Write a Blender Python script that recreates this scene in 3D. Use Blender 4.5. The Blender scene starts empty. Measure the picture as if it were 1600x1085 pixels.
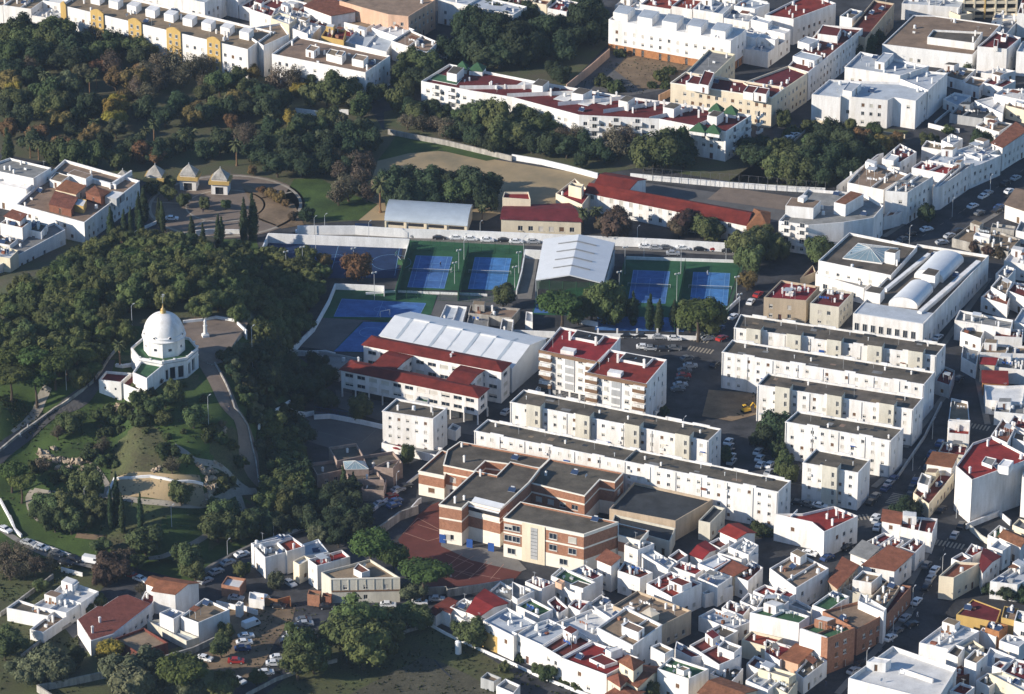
import bpy, bmesh, math, random
from math import radians as R, sin, cos, tan, pi, sqrt, atan2, exp
from mathutils import Vector, Matrix, noise
from mathutils.geometry import tessellate_polygon
random.seed(7)
SC = bpy.context.scene
COL = SC.collection
# ------------------------------------------------------------------ camera, world, sun, exposure
F_PX, CAM_H, PITCH = 6500.0, 508.0, R(24.8)
cam_d = bpy.data.cameras.new('camera'); cam = bpy.data.objects.new('camera', cam_d); COL.objects.link(cam)
cam.location = (0, 0, CAM_H); cam.rotation_euler = (pi/2-PITCH, 0, 0)
cam_d.sensor_width = 36; cam_d.lens = 36*F_PX/1600; cam_d.clip_start = 10; cam_d.clip_end = 20000
SC.camera = cam
SUN_EL, SUN_DIR = R(22), R(18+180)          # the sun stands to the left and a little this side
W = bpy.data.worlds.new('World'); SC.world = W; W.use_nodes = True
nt = W.node_tree; bg = nt.nodes['Background']
sky = nt.nodes.new('ShaderNodeTexSky'); sky.sky_type = 'NISHITA'; sky.sun_disc = False
sky.sun_elevation = SUN_EL; sky.sun_rotation = pi/2-SUN_DIR
sky.air_density = 1.0; sky.dust_density = 0.1; sky.ozone_density = 5.0
nt.links.new(sky.outputs[0], bg.inputs[0]); bg.inputs[1].default_value = 0.115
sd = bpy.data.lights.new('sun', 'SUN'); sun = bpy.data.objects.new('sun', sd); COL.objects.link(sun)
sd.energy = 5.0; sd.angle = R(0.5); sd.color = (1.0, 0.915, 0.80)
sv = Vector((cos(SUN_EL)*cos(SUN_DIR), cos(SUN_EL)*sin(SUN_DIR), sin(SUN_EL)))
sun.rotation_euler = sv.to_track_quat('Z', 'Y').to_euler()
SC.view_settings.view_transform = 'Standard'; SC.view_settings.look = 'None'
SC.view_settings.exposure = 0.55; SC.view_settings.gamma = 1; SC.view_settings.use_curve_mapping = False
SC.render.engine = 'CYCLES'; SC.cycles.max_bounces = 5; SC.cycles.diffuse_bounces = 3

# ------------------------------------------------------------------ places: survey points sighted from the photograph
TILE = {}
for r_, y_ in zip('ABCD', (0, 270, 540, 805)):
    for c_ in range(4): TILE[r_+str(c_+1)] = (400*c_, y_, 3.875)
TILE['F'] = (0, 0, 1)
TILE['S'] = (640, 690, 4.444); TILE['Q'] = (820, 520, 6.957); TILE['Z'] = (1320, 990, 8.0)
TILE['H'] = (150, 460, 6.028); TILE['K'] = (90, 870, 6.78); TILE['N'] = (590, 370, 6.154)
TILE['J'] = (1480, 680, 7.75)
def px(tile, x, y):
    o = TILE[tile]; return o[0]+x/o[2], o[1]+y/o[2]
CP, SP = cos(PITCH), sin(PITCH)
def ray(X, Y):
    u = (X-800)/F_PX; v = (542.5-Y)/F_PX
    return Vector((u, CP+v*SP, -SP+v*CP))
def G(X, Y, z=0.0):
    d = ray(X, Y); t = (CAM_H-z)/-d.z
    return Vector((d.x*t, d.y*t, z))
HILL_C = Vector((-94.0, 1042.0)); HILL_H = 22.0
def sst(t): t = max(0.0, min(1.0, t)); return t*t*(3-2*t)
def hz(x, y):
    dx, dy = x-HILL_C.x, y-HILL_C.y
    rx = 27 if dx > 0 else 92; ry = 92 if dy > 0 else 56
    q = (dx/rx)**2+(dy/ry)**2
    z = HILL_H/(1+q**(2.6+1.6*max(0, min(1, dx/20)))*1.1)-1.2
    z -= 5.2*sst((-99-x)/9)*sst((1032-y)/7)*(1-sst((1006-y)/28))*(1-sst((-128-x)/14))
    e = max(0.0, min(1.0, (z-0.6)/5))
    z += e*noise.noise(Vector((x*.06, y*.06, 3)))*1.6*min(1, q*1.6)
    return max(0.0, z-0.5)
def GT(X, Y, dz=0.0):
    z = 0.0
    for _ in range(30):
        p = G(X, Y, z+dz); z += (hz(p.x, p.y)-z)*.6
    p = G(X, Y, z+dz); return p
def kpx(Y):                                    # pixels per metre across at a row
    th = PITCH+math.atan((Y-542.5)/F_PX)
    return F_PX*sin(th)/CAM_H
def nums(s): return [tuple(float(a) for a in q.split(',')) for q in s.split()]
def quad(tile, s, z): return [G(*px(tile, *q), z) for q in nums(s)]

# ------------------------------------------------------------------ materials
MT = {}
def mat(name, col, rough=.9, var=.12, scale=.35, col2=None, bump=0, spec=.2, metal=0, streak=False, rnd=0, wave=None, fine=0.0):
    if name in MT: return MT[name]
    m = bpy.data.materials.new(name); m.use_nodes = True; t = m.node_tree; b = t.nodes['Principled BSDF']
    L = t.links.new
    b.inputs['Roughness'].default_value = rough; b.inputs['Specular IOR Level'].default_value = spec
    b.inputs['Metallic'].default_value = metal
    geo = t.nodes.new('ShaderNodeNewGeometry')
    mp = t.nodes.new('ShaderNodeMapping'); L(geo.outputs['Position'], mp.inputs[0])
    if streak: mp.inputs['Scale'].default_value = (1, 1, .18)
    n1 = t.nodes.new('ShaderNodeTexNoise'); n1.inputs['Scale'].default_value = scale; n1.inputs['Detail'].default_value = 7
    n1.inputs['Roughness'].default_value = .65
    L(mp.outputs[0], n1.inputs[0])
    rp = t.nodes.new('ShaderNodeValToRGB'); rp.color_ramp.elements[0].position = .32; rp.color_ramp.elements[1].position = .68
    c2 = col2 or tuple(c*(1-var*2.2) for c in col)
    rp.color_ramp.elements[0].color = (*c2, 1); rp.color_ramp.elements[1].color = (*[min(1, c*(1+var*.6)) for c in col], 1)
    L(n1.outputs['Fac'], rp.inputs[0]); out = rp.outputs[0]
    if fine:
        n2 = t.nodes.new('ShaderNodeTexNoise'); n2.inputs['Scale'].default_value = 2.2; n2.inputs['Detail'].default_value = 4
        L(geo.outputs['Position'], n2.inputs[0])
        mr = t.nodes.new('ShaderNodeMapRange'); mr.inputs[1].default_value = .3; mr.inputs[2].default_value = .7
        mr.inputs[3].default_value = 1-fine; mr.inputs[4].default_value = 1+fine*.6; L(n2.outputs['Fac'], mr.inputs[0])
        hs = t.nodes.new('ShaderNodeHueSaturation'); L(mr.outputs[0], hs.inputs['Value']); L(out, hs.inputs['Color']); out = hs.outputs[0]
    if rnd:
        oi = t.nodes.new('ShaderNodeObjectInfo')
        hs = t.nodes.new('ShaderNodeHueSaturation')
        mr = t.nodes.new('ShaderNodeMapRange'); mr.inputs[3].default_value = 1-rnd; mr.inputs[4].default_value = 1+rnd
        L(oi.outputs['Random'], mr.inputs[0]); L(mr.outputs[0], hs.inputs['Value'])
        m2 = t.nodes.new('ShaderNodeMath'); m2.operation = 'MULTIPLY'; m2.inputs[1].default_value = 7.31
        m3 = t.nodes.new('ShaderNodeMath'); m3.operation = 'FRACT'; L(oi.outputs['Random'], m2.inputs[0]); L(m2.outputs[0], m3.inputs[0])
        mr2 = t.nodes.new('ShaderNodeMapRange'); mr2.inputs[3].default_value = .5-rnd*.13; mr2.inputs[4].default_value = .5+rnd*.09
        L(m3.outputs[0], mr2.inputs[0]); L(mr2.outputs[0], hs.inputs['Hue'])
        L(out, hs.inputs['Color']); out = hs.outputs[0]
    L(out, b.inputs['Base Color'])
    if bump or wave:
        bp = t.nodes.new('ShaderNodeBump'); bp.inputs['Strength'].default_value = bump or .5
        if wave:
            wv = t.nodes.new('ShaderNodeTexWave'); wv.inputs['Scale'].default_value = wave; wv.bands_direction = 'X'
            mw = t.nodes.new('ShaderNodeMapping'); mw.inputs['Rotation'].default_value = (0, 0, R(22)); L(geo.outputs['Position'], mw.inputs[0])
            L(mw.outputs[0], wv.inputs[0]); L(wv.outputs['Fac'], bp.inputs['Height']); bp.inputs['Distance'].default_value = .08
        else:
            L(n1.outputs['Fac'], bp.inputs['Height']); bp.inputs['Distance'].default_value = .15
        L(bp.outputs[0], b.inputs['Normal'])
    MT[name] = m; return m
def M(n): return MT[n]
mat('white', (.83, .81, .78), var=.045, col2=(.62, .585, .53), scale=.5, streak=True, rnd=.04, fine=.05)
mat('white2', (.72, .71, .69), var=.10, scale=.6, streak=True, rnd=.05, fine=.05)
mat('cream', (.72, .63, .46), var=.07, scale=.5, streak=True, rnd=.06, fine=.05)
mat('beige', (.50, .40, .28), var=.10, scale=.5, streak=True, rnd=.06, fine=.06)
mat('stone', (.62, .58, .48), var=.10, scale=.5, streak=True, fine=.06)
mat('ochre', (.52, .35, .12), var=.07, scale=.5, streak=True, fine=.05)
mat('peach', (.62, .40, .27), var=.1, scale=.5, streak=True, fine=.05)
mat('brick', (.36, .175, .105), var=.12, scale=1.2, fine=.16)
mat('brickdark', (.24, .10, .06), var=.15, scale=1.2, fine=.16)
mat('mud', (.36, .27, .22), var=.15, scale=.8, fine=.1)
mat('orangewall', (.42, .19, .08), var=.15, scale=.8, fine=.1)
mat('greywall', (.42, .42, .41), var=.12, scale=.6, streak=True, fine=.06)
mat('trim', (.80, .74, .62), var=.05, scale=.8)
mat('browntrim', (.20, .12, .07), var=.1)
mat('bitumen', (.128, .108, .082), var=.22, scale=.22, fine=.14, rnd=.08)
mat('bitumendark', (.045, .050, .055), var=.2, scale=.22, fine=.12)
mat('brownroof', (.26, .19, .125), var=.16, scale=.3, fine=.12, rnd=.12)
mat('red', (.24, .036, .024), var=.18, scale=.3, fine=.12, rnd=.10)
mat('maroon', (.135, .028, .022), var=.18, scale=.3, fine=.14, rnd=.12)
mat('green', (.050, .120, .055), var=.18, scale=.35, fine=.12, rnd=.10)
mat('orange', (.27, .11, .055), var=.16, scale=.5, fine=.16, wave=2.2, rnd=.1)
mat('tile', (.24, .10, .055), var=.2, scale=.6, fine=.2, wave=2.2, rnd=.1)
mat('redtile', (.19, .062, .045), var=.15, scale=.6, fine=.18, wave=2.2)
mat('pale', (.42, .45, .48), var=.10, scale=.3, fine=.07, rnd=.08)
mat('whiteroof', (.66, .65, .62), var=.10, scale=.3, fine=.06, rnd=.06)
mat('greyroof', (.24, .235, .22), var=.16, scale=.3, fine=.10, rnd=.12)
mat('metalroof', (.67, .68, .68), rough=.45, var=.04, scale=.3, wave=1.2, spec=.4)
mat('metalgrey', (.40, .45, .49), rough=.5, var=.06, scale=.3, wave=1.5, spec=.4)
mat('hallwall', (.55, .58, .60), rough=.6, var=.05, wave=.8)
mat('greentile', (.045, .105, .050), var=.1, scale=1, fine=.12)
mat('glass', (.025, .035, .05), rough=.12, var=.2, spec=.6)
mat('skyglass', (.22, .30, .33), rough=.15, var=.12, spec=.6)
mat('frame', (.62, .60, .55), var=.05)
mat('shutter', (.55, .52, .45), var=.08, rnd=.15)
mat('brownshutter', (.16, .09, .05), var=.1)
mat('door', (.14, .08, .05), var=.1, rnd=.3)
mat('schoolred', (.165, .026, .018), var=.2, scale=.3, fine=.14)
mat('fencegrey', (.12, .12, .12), rough=.6)
mat('bluedoor', (.03, .09, .30), var=.1)
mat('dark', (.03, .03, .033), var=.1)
mat('steel', (.45, .46, .46), rough=.45, var=.05, spec=.5)
mat('solar', (.03, .05, .10), rough=.2, var=.1, spec=.6)
mat('tank', (.70, .70, .68), rough=.5, var=.05)
mat('asphalt', (.060, .060, .064), var=.30, scale=.13, fine=.22)
mat('asphalt2', (.085, .082, .082), var=.14, scale=.1, fine=.12)
mat('pavement', (.20, .185, .165), var=.12, scale=.2, fine=.1)
mat('yard', (.12, .115, .11), var=.14, scale=.12, fine=.1)
mat('dirt', (.22, .155, .095), var=.24, scale=.12, fine=.16)
mat('sand', (.37, .27, .15), var=.14, scale=.06, fine=.06, col2=(.22, .18, .11))
mat('plaza', (.20, .155, .12), var=.12, scale=.2, fine=.1)
mat('path', (.34, .30, .24), var=.12, scale=.4, fine=.1)
mat('grass', (.058, .092, .022), var=.3, scale=.10, col2=(.028, .048, .014), fine=.28, bump=.5)
mat('scrub', (.080, .095, .034), var=.3, scale=.09, col2=(.070, .062, .034), fine=.35, bump=.6)
mat('parkground', (.060, .078, .030), var=.3, scale=.07, col2=(.10, .080, .055), fine=.3, bump=.5)
mat('field', (.100, .092, .062), var=.2, scale=.12, col2=(.055, .050, .030), fine=.4, bump=.6)
mat('rock', (.46, .37, .26), var=.25, scale=.7, col2=(.16, .12, .09), bump=1, fine=.25)
mat('blue', (.060, .150, .36), var=.16, scale=.3, fine=.12)
mat('lightblue', (.065, .20, .44), var=.16, scale=.3, fine=.12)
mat('navy', (.013, .034, .095), var=.16, scale=.3, fine=.12)
mat('courtgreen', (.028, .10, .045), var=.16, scale=.3, fine=.12)
mat('redcourt', (.13, .040, .030), var=.13, scale=.15, fine=.07)
mat('line', (.62, .62, .60), var=.06)
mat('redline', (.42, .24, .18), var=.06)
mat('courtline', (.20, .38, .60), var=.06)
mat('net', (.05, .09, .08), var=.1)
mat('whitewall', (.80, .79, .76), var=.08, scale=.5, streak=True, fine=.08)
mat('oldwall', (.42, .39, .34), var=.25, scale=.6, streak=True, fine=.12)
mat('gold', (.52, .34, .10), rough=.5, var=.15, metal=0.0, spec=.6)
mat('bark', (.09, .065, .045), var=.25, scale=3)
mat('palmbark', (.22, .13, .07), var=.25, scale=3)
LEAF = dict(pine=(.080, .100, .032), stonepine=(.056, .082, .020), oak=(.068, .088, .032), dark=(.034, .052, .024), cypress=(.030, .050, .020),
            autumn=(.14, .095, .035), yellow=(.21, .17, .03), bare=(.125, .105, .066), olive=(.100, .110, .058), redbrown=(.075, .052, .034), bush=(.045, .060, .020))
for k_, c_ in LEAF.items(): mat('leaf_'+k_, c_, var=.3, scale=.9, fine=.35, rnd=.30, col2=tuple(q*.6 for q in c_))
mat('leaf_palm', (.075, .085, .035), var=.2, rnd=.15)
for n_, c_ in dict(whitecar=(.75, .75, .74), silver=(.38, .39, .40), blackcar=(.02, .02, .024), bluecar=(.03, .06, .16), redcar=(.35, .03, .025), greycar=(.13, .135, .14)).items():
    mat(n_, c_, rough=.3, var=.03, spec=.5)
mat('tyre', (.02, .02, .02), var=.1); mat('yellowpaint', (.7, .42, .04), var=.1); mat('skin', (.45, .28, .2), var=.05)
mat('cloth1', (.05, .06, .1)); mat('cloth2', (.7, .7, .7))
mat('marble', (.70, .69, .66), var=.08, scale=1)

# ------------------------------------------------------------------ mesh helpers
class MB:
    def __init__(s): s.v = []; s.f = []; s.m = []
    def face(s, pts, mi=0):
        i = len(s.v); s.v += [tuple(p) for p in pts]; s.f.append(tuple(range(i, i+len(pts)))); s.m.append(mi)
    def box(s, c, sx, sy, sz, rz=0, mi=0, base=True):
        """box with its base centre at c (base=True)"""
        cz = c[2] if base else c[2]-sz/2
        ca, sa = cos(rz), sin(rz); P = []
        for z in (cz, cz+sz):
            for x, y in ((-1, -1), (1, -1), (1, 1), (-1, 1)):
                x *= sx/2; y *= sy/2; P.append((c[0]+x*ca-y*sa, c[1]+x*sa+y*ca, z))
        i = len(s.v); s.v += P
        for f in ((3, 2, 1, 0), (4, 5, 6, 7), (0, 1, 5, 4), (1, 2, 6, 5), (2, 3, 7, 6), (3, 0, 4, 7)):
            s.f.append(tuple(i+k for k in f)); s.m.append(mi)
    def prism(s, poly, z0, z1, mi=0, top=True, bottom=False, mtop=None):
        n = len(poly)
        for k in range(n):
            a, b = poly[k], poly[(k+1) % n]
            s.face([(a[0], a[1], z0), (b[0], b[1], z0), (b[0], b[1], z1), (a[0], a[1], z1)], mi)
        if top: s.face([(p[0], p[1], z1) for p in poly], mi if mtop is None else mtop)
        if bottom: s.face([(p[0], p[1], z0) for p in poly][::-1], mi)
    def cyl(s, c, r, h, n=10, mi=0, r2=None, cap=True):
        r2 = r if r2 is None else r2
        A = [(c[0]+r*cos(2*pi*k/n), c[1]+r*sin(2*pi*k/n), c[2]) for k in range(n)]
        Bv = [(c[0]+r2*cos(2*pi*k/n), c[1]+r2*sin(2*pi*k/n), c[2]+h) for k in range(n)]
        for k in range(n): s.face([A[k], A[(k+1) % n], Bv[(k+1) % n], Bv[k]], mi)
        if cap: s.face(Bv, mi)
    def lathe(s, c, prof, n=24, mi=0, a0=0):
        for (r0, z0), (r1, z1) in zip(prof, prof[1:]):
            for k in range(n):
                a, b = a0+2*pi*k/n, a0+2*pi*(k+1)/n
                s.face([(c[0]+r0*cos(a), c[1]+r0*sin(a), c[2]+z0), (c[0]+r0*cos(b), c[1]+r0*sin(b), c[2]+z0),
                        (c[0]+r1*cos(b), c[1]+r1*sin(b), c[2]+z1), (c[0]+r1*cos(a), c[1]+r1*sin(a), c[2]+z1)], mi)
    def tube(s, a, b, r, n=6, mi=0, r2=None):
        a, b = Vector(a), Vector(b); d = (b-a).normalized()
        u = d.orthogonal().normalized(); w = d.cross(u); r2 = r if r2 is None else r2
        A = [a+(u*cos(2*pi*k/n)+w*sin(2*pi*k/n))*r for k in range(n)]; Bv = [b+(u*cos(2*pi*k/n)+w*sin(2*pi*k/n))*r2 for k in range(n)]
        for k in range(n): s.face([A[k], A[(k+1) % n], Bv[(k+1) % n], Bv[k]], mi)
        s.face(Bv, mi)
    def mesh(s, name, mats, smooth=False, merge=False):
        me = bpy.data.meshes.new(name); me.from_pydata(s.v, [], s.f)
        for m in mats: me.materials.append(M(m) if isinstance(m, str) else m)
        me.polygons.foreach_set('material_index', s.m)
        if merge:
            bm = bmesh.new(); bm.from_mesh(me); bmesh.ops.remove_doubles(bm, verts=bm.verts, dist=.002); bm.to_mesh(me); bm.free()
        if smooth: me.polygons.foreach_set('use_smooth', [True]*len(me.polygons))
        me.update(); return me
    def build(s, name, mats, parent=None, smooth=False, merge=False, loc=None):
        if isinstance(mats, str): mats = [mats]
        return place(name, s.mesh(name, mats, smooth, merge), parent, loc)
def place(name, me, parent=None, loc=None, rz=0):
    o = bpy.data.objects.new(name, me); COL.objects.link(o)
    if parent: o.parent = parent
    if loc is not None: o.location = loc
    if rz: o.rotation_euler = (0, 0, rz)
    return o
def empty(name, loc, rz=0):
    o = bpy.data.objects.new(name, None); COL.objects.link(o); o.location = loc; o.rotation_euler = (0, 0, rz); o.empty_display_size = .5
    return o
LAB = []          # (object, category, description, place, group, X order)
def tag(o, cat, desc, where='', group=None, order=0):
    o['category'] = cat; LAB.append([o, desc, where, order])
    if group: o['group'] = group
    return o
def finish_labels():
    orders = 'leftmost,second from left,third from left,fourth from left,fifth from left,sixth from left,seventh from left,eighth from left,ninth from left,tenth from left,eleventh from left,twelfth from left'.split(',')
    D = {}
    for e in LAB: D.setdefault((e[1], e[2]), []).append(e)
    for (d, w), es in D.items():
        es.sort(key=lambda e: e[3])
        if len(es) == 1: es[0][0]['label'] = ' '.join((d+' '+w).split()); continue
        share = len(es) > 24
        for i, e in enumerate(es):
            if share: e[0]['label'] = ' '.join((d+' '+w).split()); e[0]['group'] = e[0].get('group') or (d+' '+w)[:60]
            else:
                n = len(es)
                if i < 12: o_ = orders[i]
                elif n-1-i == 0: o_ = 'rightmost'
                else: o_ = orders[n-1-i].replace('leftmost', 'rightmost').replace('left', 'right')
                if i == n-1: o_ = 'rightmost'
                e[0]['label'] = ' '.join((o_+' '+d+' '+w).split())
def setting(name, mb_or_me, mats=None, smooth=False):
    o = mb_or_me.build(name, mats, smooth=smooth) if isinstance(mb_or_me, MB) else place(name, mb_or_me)
    o['kind'] = 'structure'; return o
LEVEL = [0]
def patch(name, tile, s, m, lvl=1):
    """a flat sheet of ground"""
    P = quad(tile, s, 0) if isinstance(s, str) else s
    mb = MB(); mb.face([(p.x, p.y, .03*lvl) for p in P]); o = setting(name, mb, [m])
    return o
# ------------------------------------------------------------------ buildings
def area(P): return sum(P[i][0]*P[(i+1) % len(P)][1]-P[(i+1) % len(P)][0]*P[i][1] for i in range(len(P)))/2
def inset(P, d):
    n = len(P); out = []
    for i in range(n):
        a, b, c = P[i-1], P[i], P[(i+1) % n]
        d1 = Vector((b[0]-a[0], b[1]-a[1])); d2 = Vector((c[0]-b[0], c[1]-b[1]))
        if d1.length < 1e-4 or d2.length < 1e-4: out.append(Vector((b[0], b[1]))); continue
        d1.normalize(); d2.normalize()
        n1 = Vector((-d1.y, d1.x)); n2 = Vector((-d2.y, d2.x)); k = 1+n1.dot(n2)
        off = (n1+n2)/max(k, .35)*d
        out.append(Vector((b[0]+off.x, b[1]+off.y)))
    return out
WIN = {}
def window_mesh(kind, w, h):
    key = (kind, round(w, 1), round(h, 1))
    if key in WIN: return WIN[key]
    w, h = key[1], key[2]; mb = MB(); f = .09
    # local: x along wall, y = -outward, z up, origin bottom centre of the opening, plane of the wall at y=0, glass set back
    def bx(x0, x1, z0, z1, y0, y1, mi): mb.box(((x0+x1)/2, (y0+y1)/2, z0), x1-x0, abs(y1-y0), z1-z0, 0, mi)
    if kind == 'door':
        bx(-w/2, w/2, 0, h, .14, .22, 1); bx(-w/2, -w/2+f, 0, h, .10, .14, 0); bx(w/2-f, w/2, 0, h, .10, .14, 0); bx(-w/2, w/2, h-f, h, .09, .135, 0)
        mats = ['frame', 'door']
    elif kind == 'garage':
        bx(-w/2, w/2, 0, h, .16, .22, 1)
        for k in range(1, 5): bx(-w/2, w/2, h*k/5-.02, h*k/5+.02, .13, .159, 0)
        mats = ['frame', 'dark']
    else:
        bx(-w/2, w/2, 0, h, .18, .22, 1)
        bx(-w/2, -w/2+f, 0, h, .11, .178, 0); bx(w/2-f, w/2, 0, h, .11, .178, 0)
        bx(-w/2+f, w/2-f, h-f, h, .115, .178, 0); bx(-w/2+f, w/2-f, 0, f, .115, .178, 0); bx(-.03, .03, f, h-f, .12, .178, 0)
        bx(-w/2-.08, w/2+.08, -.08, -.002, -.10, .10, 0)
        if kind == 'half': bx(-w/2+f, w/2-f, h*.5, h-f, .08, .113, 2)
        if kind == 'shut': bx(-w/2+f, w/2-f, f, h-f, .08, .113, 2)
        if kind == 'brown': bx(-w/2+f, w/2-f, f, h-f, .08, .113, 3)
        mats = ['frame', 'glass', 'shutter', 'brownshutter']
    WIN[key] = mb.mesh('window', mats); return WIN[key]
def facade(mb, a, b, z0, z1, cols, zones=None, depth=.22):
    """cols: list of (u_centre, width, [(v0, v1)...]); zones [(ztop, mat index)...]"""
    d = Vector((b[0]-a[0], b[1]-a[1])); L = d.length; d.normalize(); n = Vector((d.y, -d.x))
    zones = zones or [(1e9, 0)]
    def P(u, v, o=0): return (a[0]+d.x*u-n.x*o, a[1]+d.y*u-n.y*o, v)
    def strip(u0, u1, v0, v1):
        lo = v0
        for zt, mi in zones:
            if lo >= v1-1e-5: break
            if zt <= lo: continue
            hi = min(zt, v1)
            mb.face([P(u0, lo), P(u1, lo), P(u1, hi), P(u0, hi)], mi); lo = hi
    cur = 0
    for u, w, ops in sorted(cols):
        if not ops: continue
        u0, u1 = u-w/2, u+w/2
        if u0 < cur+.1 or u1 > L-.1: continue
        strip(cur, u0, z0, z1); v = z0
        for v0, v1 in sorted(ops):
            strip(u0, u1, v, v0)
            mb.face([P(u0, v0), P(u1, v0), P(u1, v0, depth), P(u0, v0, depth)], 0)
            mb.face([P(u0, v1, depth), P(u1, v1, depth), P(u1, v1), P(u0, v1)], 0)
            mb.face([P(u0, v0), P(u0, v0, depth), P(u0, v1, depth), P(u0, v1)], 0)
            mb.face([P(u1, v0, depth), P(u1, v0), P(u1, v1), P(u1, v1, depth)], 0)
            v = v1
        strip(u0, u1, v, z1); cur = u1
    strip(cur, L, z0, z1)
def plan(L, h, fl=2.9, pitch=3.0, w=1.15, hh=1.3, prob=.85, z0=0, rng=random, ground='door', first=1.0, top=.9):
    """columns and rows of openings for a wall"""
    rows = max(1, int((h-z0-top+.3)/fl)); n = int((L-1.0)/pitch)
    cols = []; wins = []
    if n < 1: return [], []
    off = (L-n*pitch)/2+pitch/2
    for i in range(n):
        u = off+i*pitch; ops = []
        for r in range(rows):
            if rng.random() > prob: continue
            v0 = z0+r*fl+first; kind = rng.choice(['glass', 'glass', 'half', 'half', 'shut', 'shut', 'brown'])
            H = hh
            if r == 0 and ground == 'door' and rng.random() < .3: v0 = z0+.05; H = 2.1; kind = 'door'
            if r == 0 and ground == 'garage': v0 = z0+.05; H = 2.4; kind = 'garage'
            if v0+H > h-.35: continue
            ops.append((v0, v0+H)); wins.append((u, v0, w, H, kind))
        cols.append((u, w, ops))
    return cols, wins
def put_windows(par, a, b, wins, c):
    d = Vector((b[0]-a[0], b[1]-a[1])).normalized(); ang = atan2(d.y, d.x)
    for u, v0, w, H, kind in wins:
        nm = 'door' if kind == 'door' else 'garage_door' if kind == 'garage' else 'window'
        place(nm, window_mesh(kind, w, H), par, (a[0]+d.x*u-c.x, a[1]+d.y*u-c.y, v0-c.z), ang)
WALLNAME = dict(white='white', white2='off-white', cream='cream', beige='beige', stone='pale stone', ochre='ochre', peach='peach coloured', brick='brick', brickdark='dark brick',
                mud='brown', oldwall='weathered grey', redtile='red', brownshutter='brown', orangewall='orange', greywall='grey', whitewall='white', hallwall='grey')
ROOFNAME = dict(bitumen='dark grey roof', bitumendark='black roof', brownroof='brown roof', red='red roof terrace', maroon='maroon roof terrace',
                green='green roof terrace', orange='orange tiled roof', tile='brown tiled roof', redtile='red tiled roof', pale='grey-blue roof',
                whiteroof='white roof', greyroof='grey roof', metalroof='white metal roof', metalgrey='curved grey metal roof', greentile='green tiled roof', schoolred='red roof')
def chimney_mb(h=1.5, w=.55):
    mb = MB(); mb.box((0, 0, 0), w, w, h); mb.box((0, 0, h+.002), w+.18, w+.18, .12); mb.box((0, 0, h+.125), w*.6, w*.6, .22); return mb
CH = {}
def shared(key, fn, mats, **kw):
    if key not in CH: CH[key] = fn().mesh(key, mats if isinstance(mats, list) else [mats], **kw)
    return CH[key]
def tank_mb():
    mb = MB(); mb.box((0, 0, 0), 1.1, .9, .25, 0, 1); mb.cyl((0, 0, .25), .5, .95, 12); mb.cyl((0, 0, 1.2), .5, .15, 12, r2=.2); return mb
def dish_mb():
    mb = MB(); mb.tube((0, 0, 0), (0, 0, .8), .04); c = Vector((0, -.1, .9)); prev = None
    for k, (r, d) in enumerate(((.05, 0), (.3, .05), (.45, .14))):
        ring = [Vector((c.x+r*cos(a), c.y-d, c.z+r*sin(a))) for a in [2*pi*i/10 for i in range(10)]]
        if prev:
            for i in range(10): mb.face([prev[i], prev[(i+1) % 10], ring[(i+1) % 10], ring[i]])
        prev = ring
    return mb
def aerial_mb():
    mb = MB(); mb.tube((0, 0, 0), (0, 0, 3.2), .035, 4); mb.tube((-.5, 0, 3), (.5, 0, 3), .02, 4)
    for x in (-.5, -.25, 0, .25, .5): mb.tube((x, -.3, 3), (x, .3, 3), .015, 4)
    return mb
def ac_mb():
    mb = MB(); mb.box((0, 0, .12), .9, .35, .65); mb.box((-.3, 0, 0), .08, .35, .12); mb.box((.3, 0, 0), .08, .35, .12); mb.cyl((0, 0, .77), .12, .03, 10, 1); return mb
def panel_mb():
    mb = MB(); mb.v += [(-1, -.6, .25), (1, -.6, .25), (1, .6, 1.0), (-1, .6, 1.0), (-1, -.6, .32), (1, -.6, .32), (1, .6, 1.07), (-1, .6, 1.07)]
    for f, m_ in (((3, 2, 1, 0), 1), ((4, 5, 6, 7), 0), ((0, 1, 5, 4), 1), ((1, 2, 6, 5), 1), ((2, 3, 7, 6), 1), ((3, 0, 4, 7), 1)): mb.f.append(f); mb.m.append(m_)
    mb.tube((0, .55, 0), (0, .55, 1), .05, 4, 1); mb.tube((-.5, .85, 1.1), (.5, .85, 1.1), .22, 10, 1); return mb
def inpoly(p, P):
    r = False; n = len(P)
    for i in range(n):
        a, b = P[i], P[(i+1) % n]
        if (a[1] > p[1]) != (b[1] > p[1]) and p[0] < (b[0]-a[0])*(p[1]-a[1])/(b[1]-a[1])+a[0]: r = not r
    return r
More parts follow.
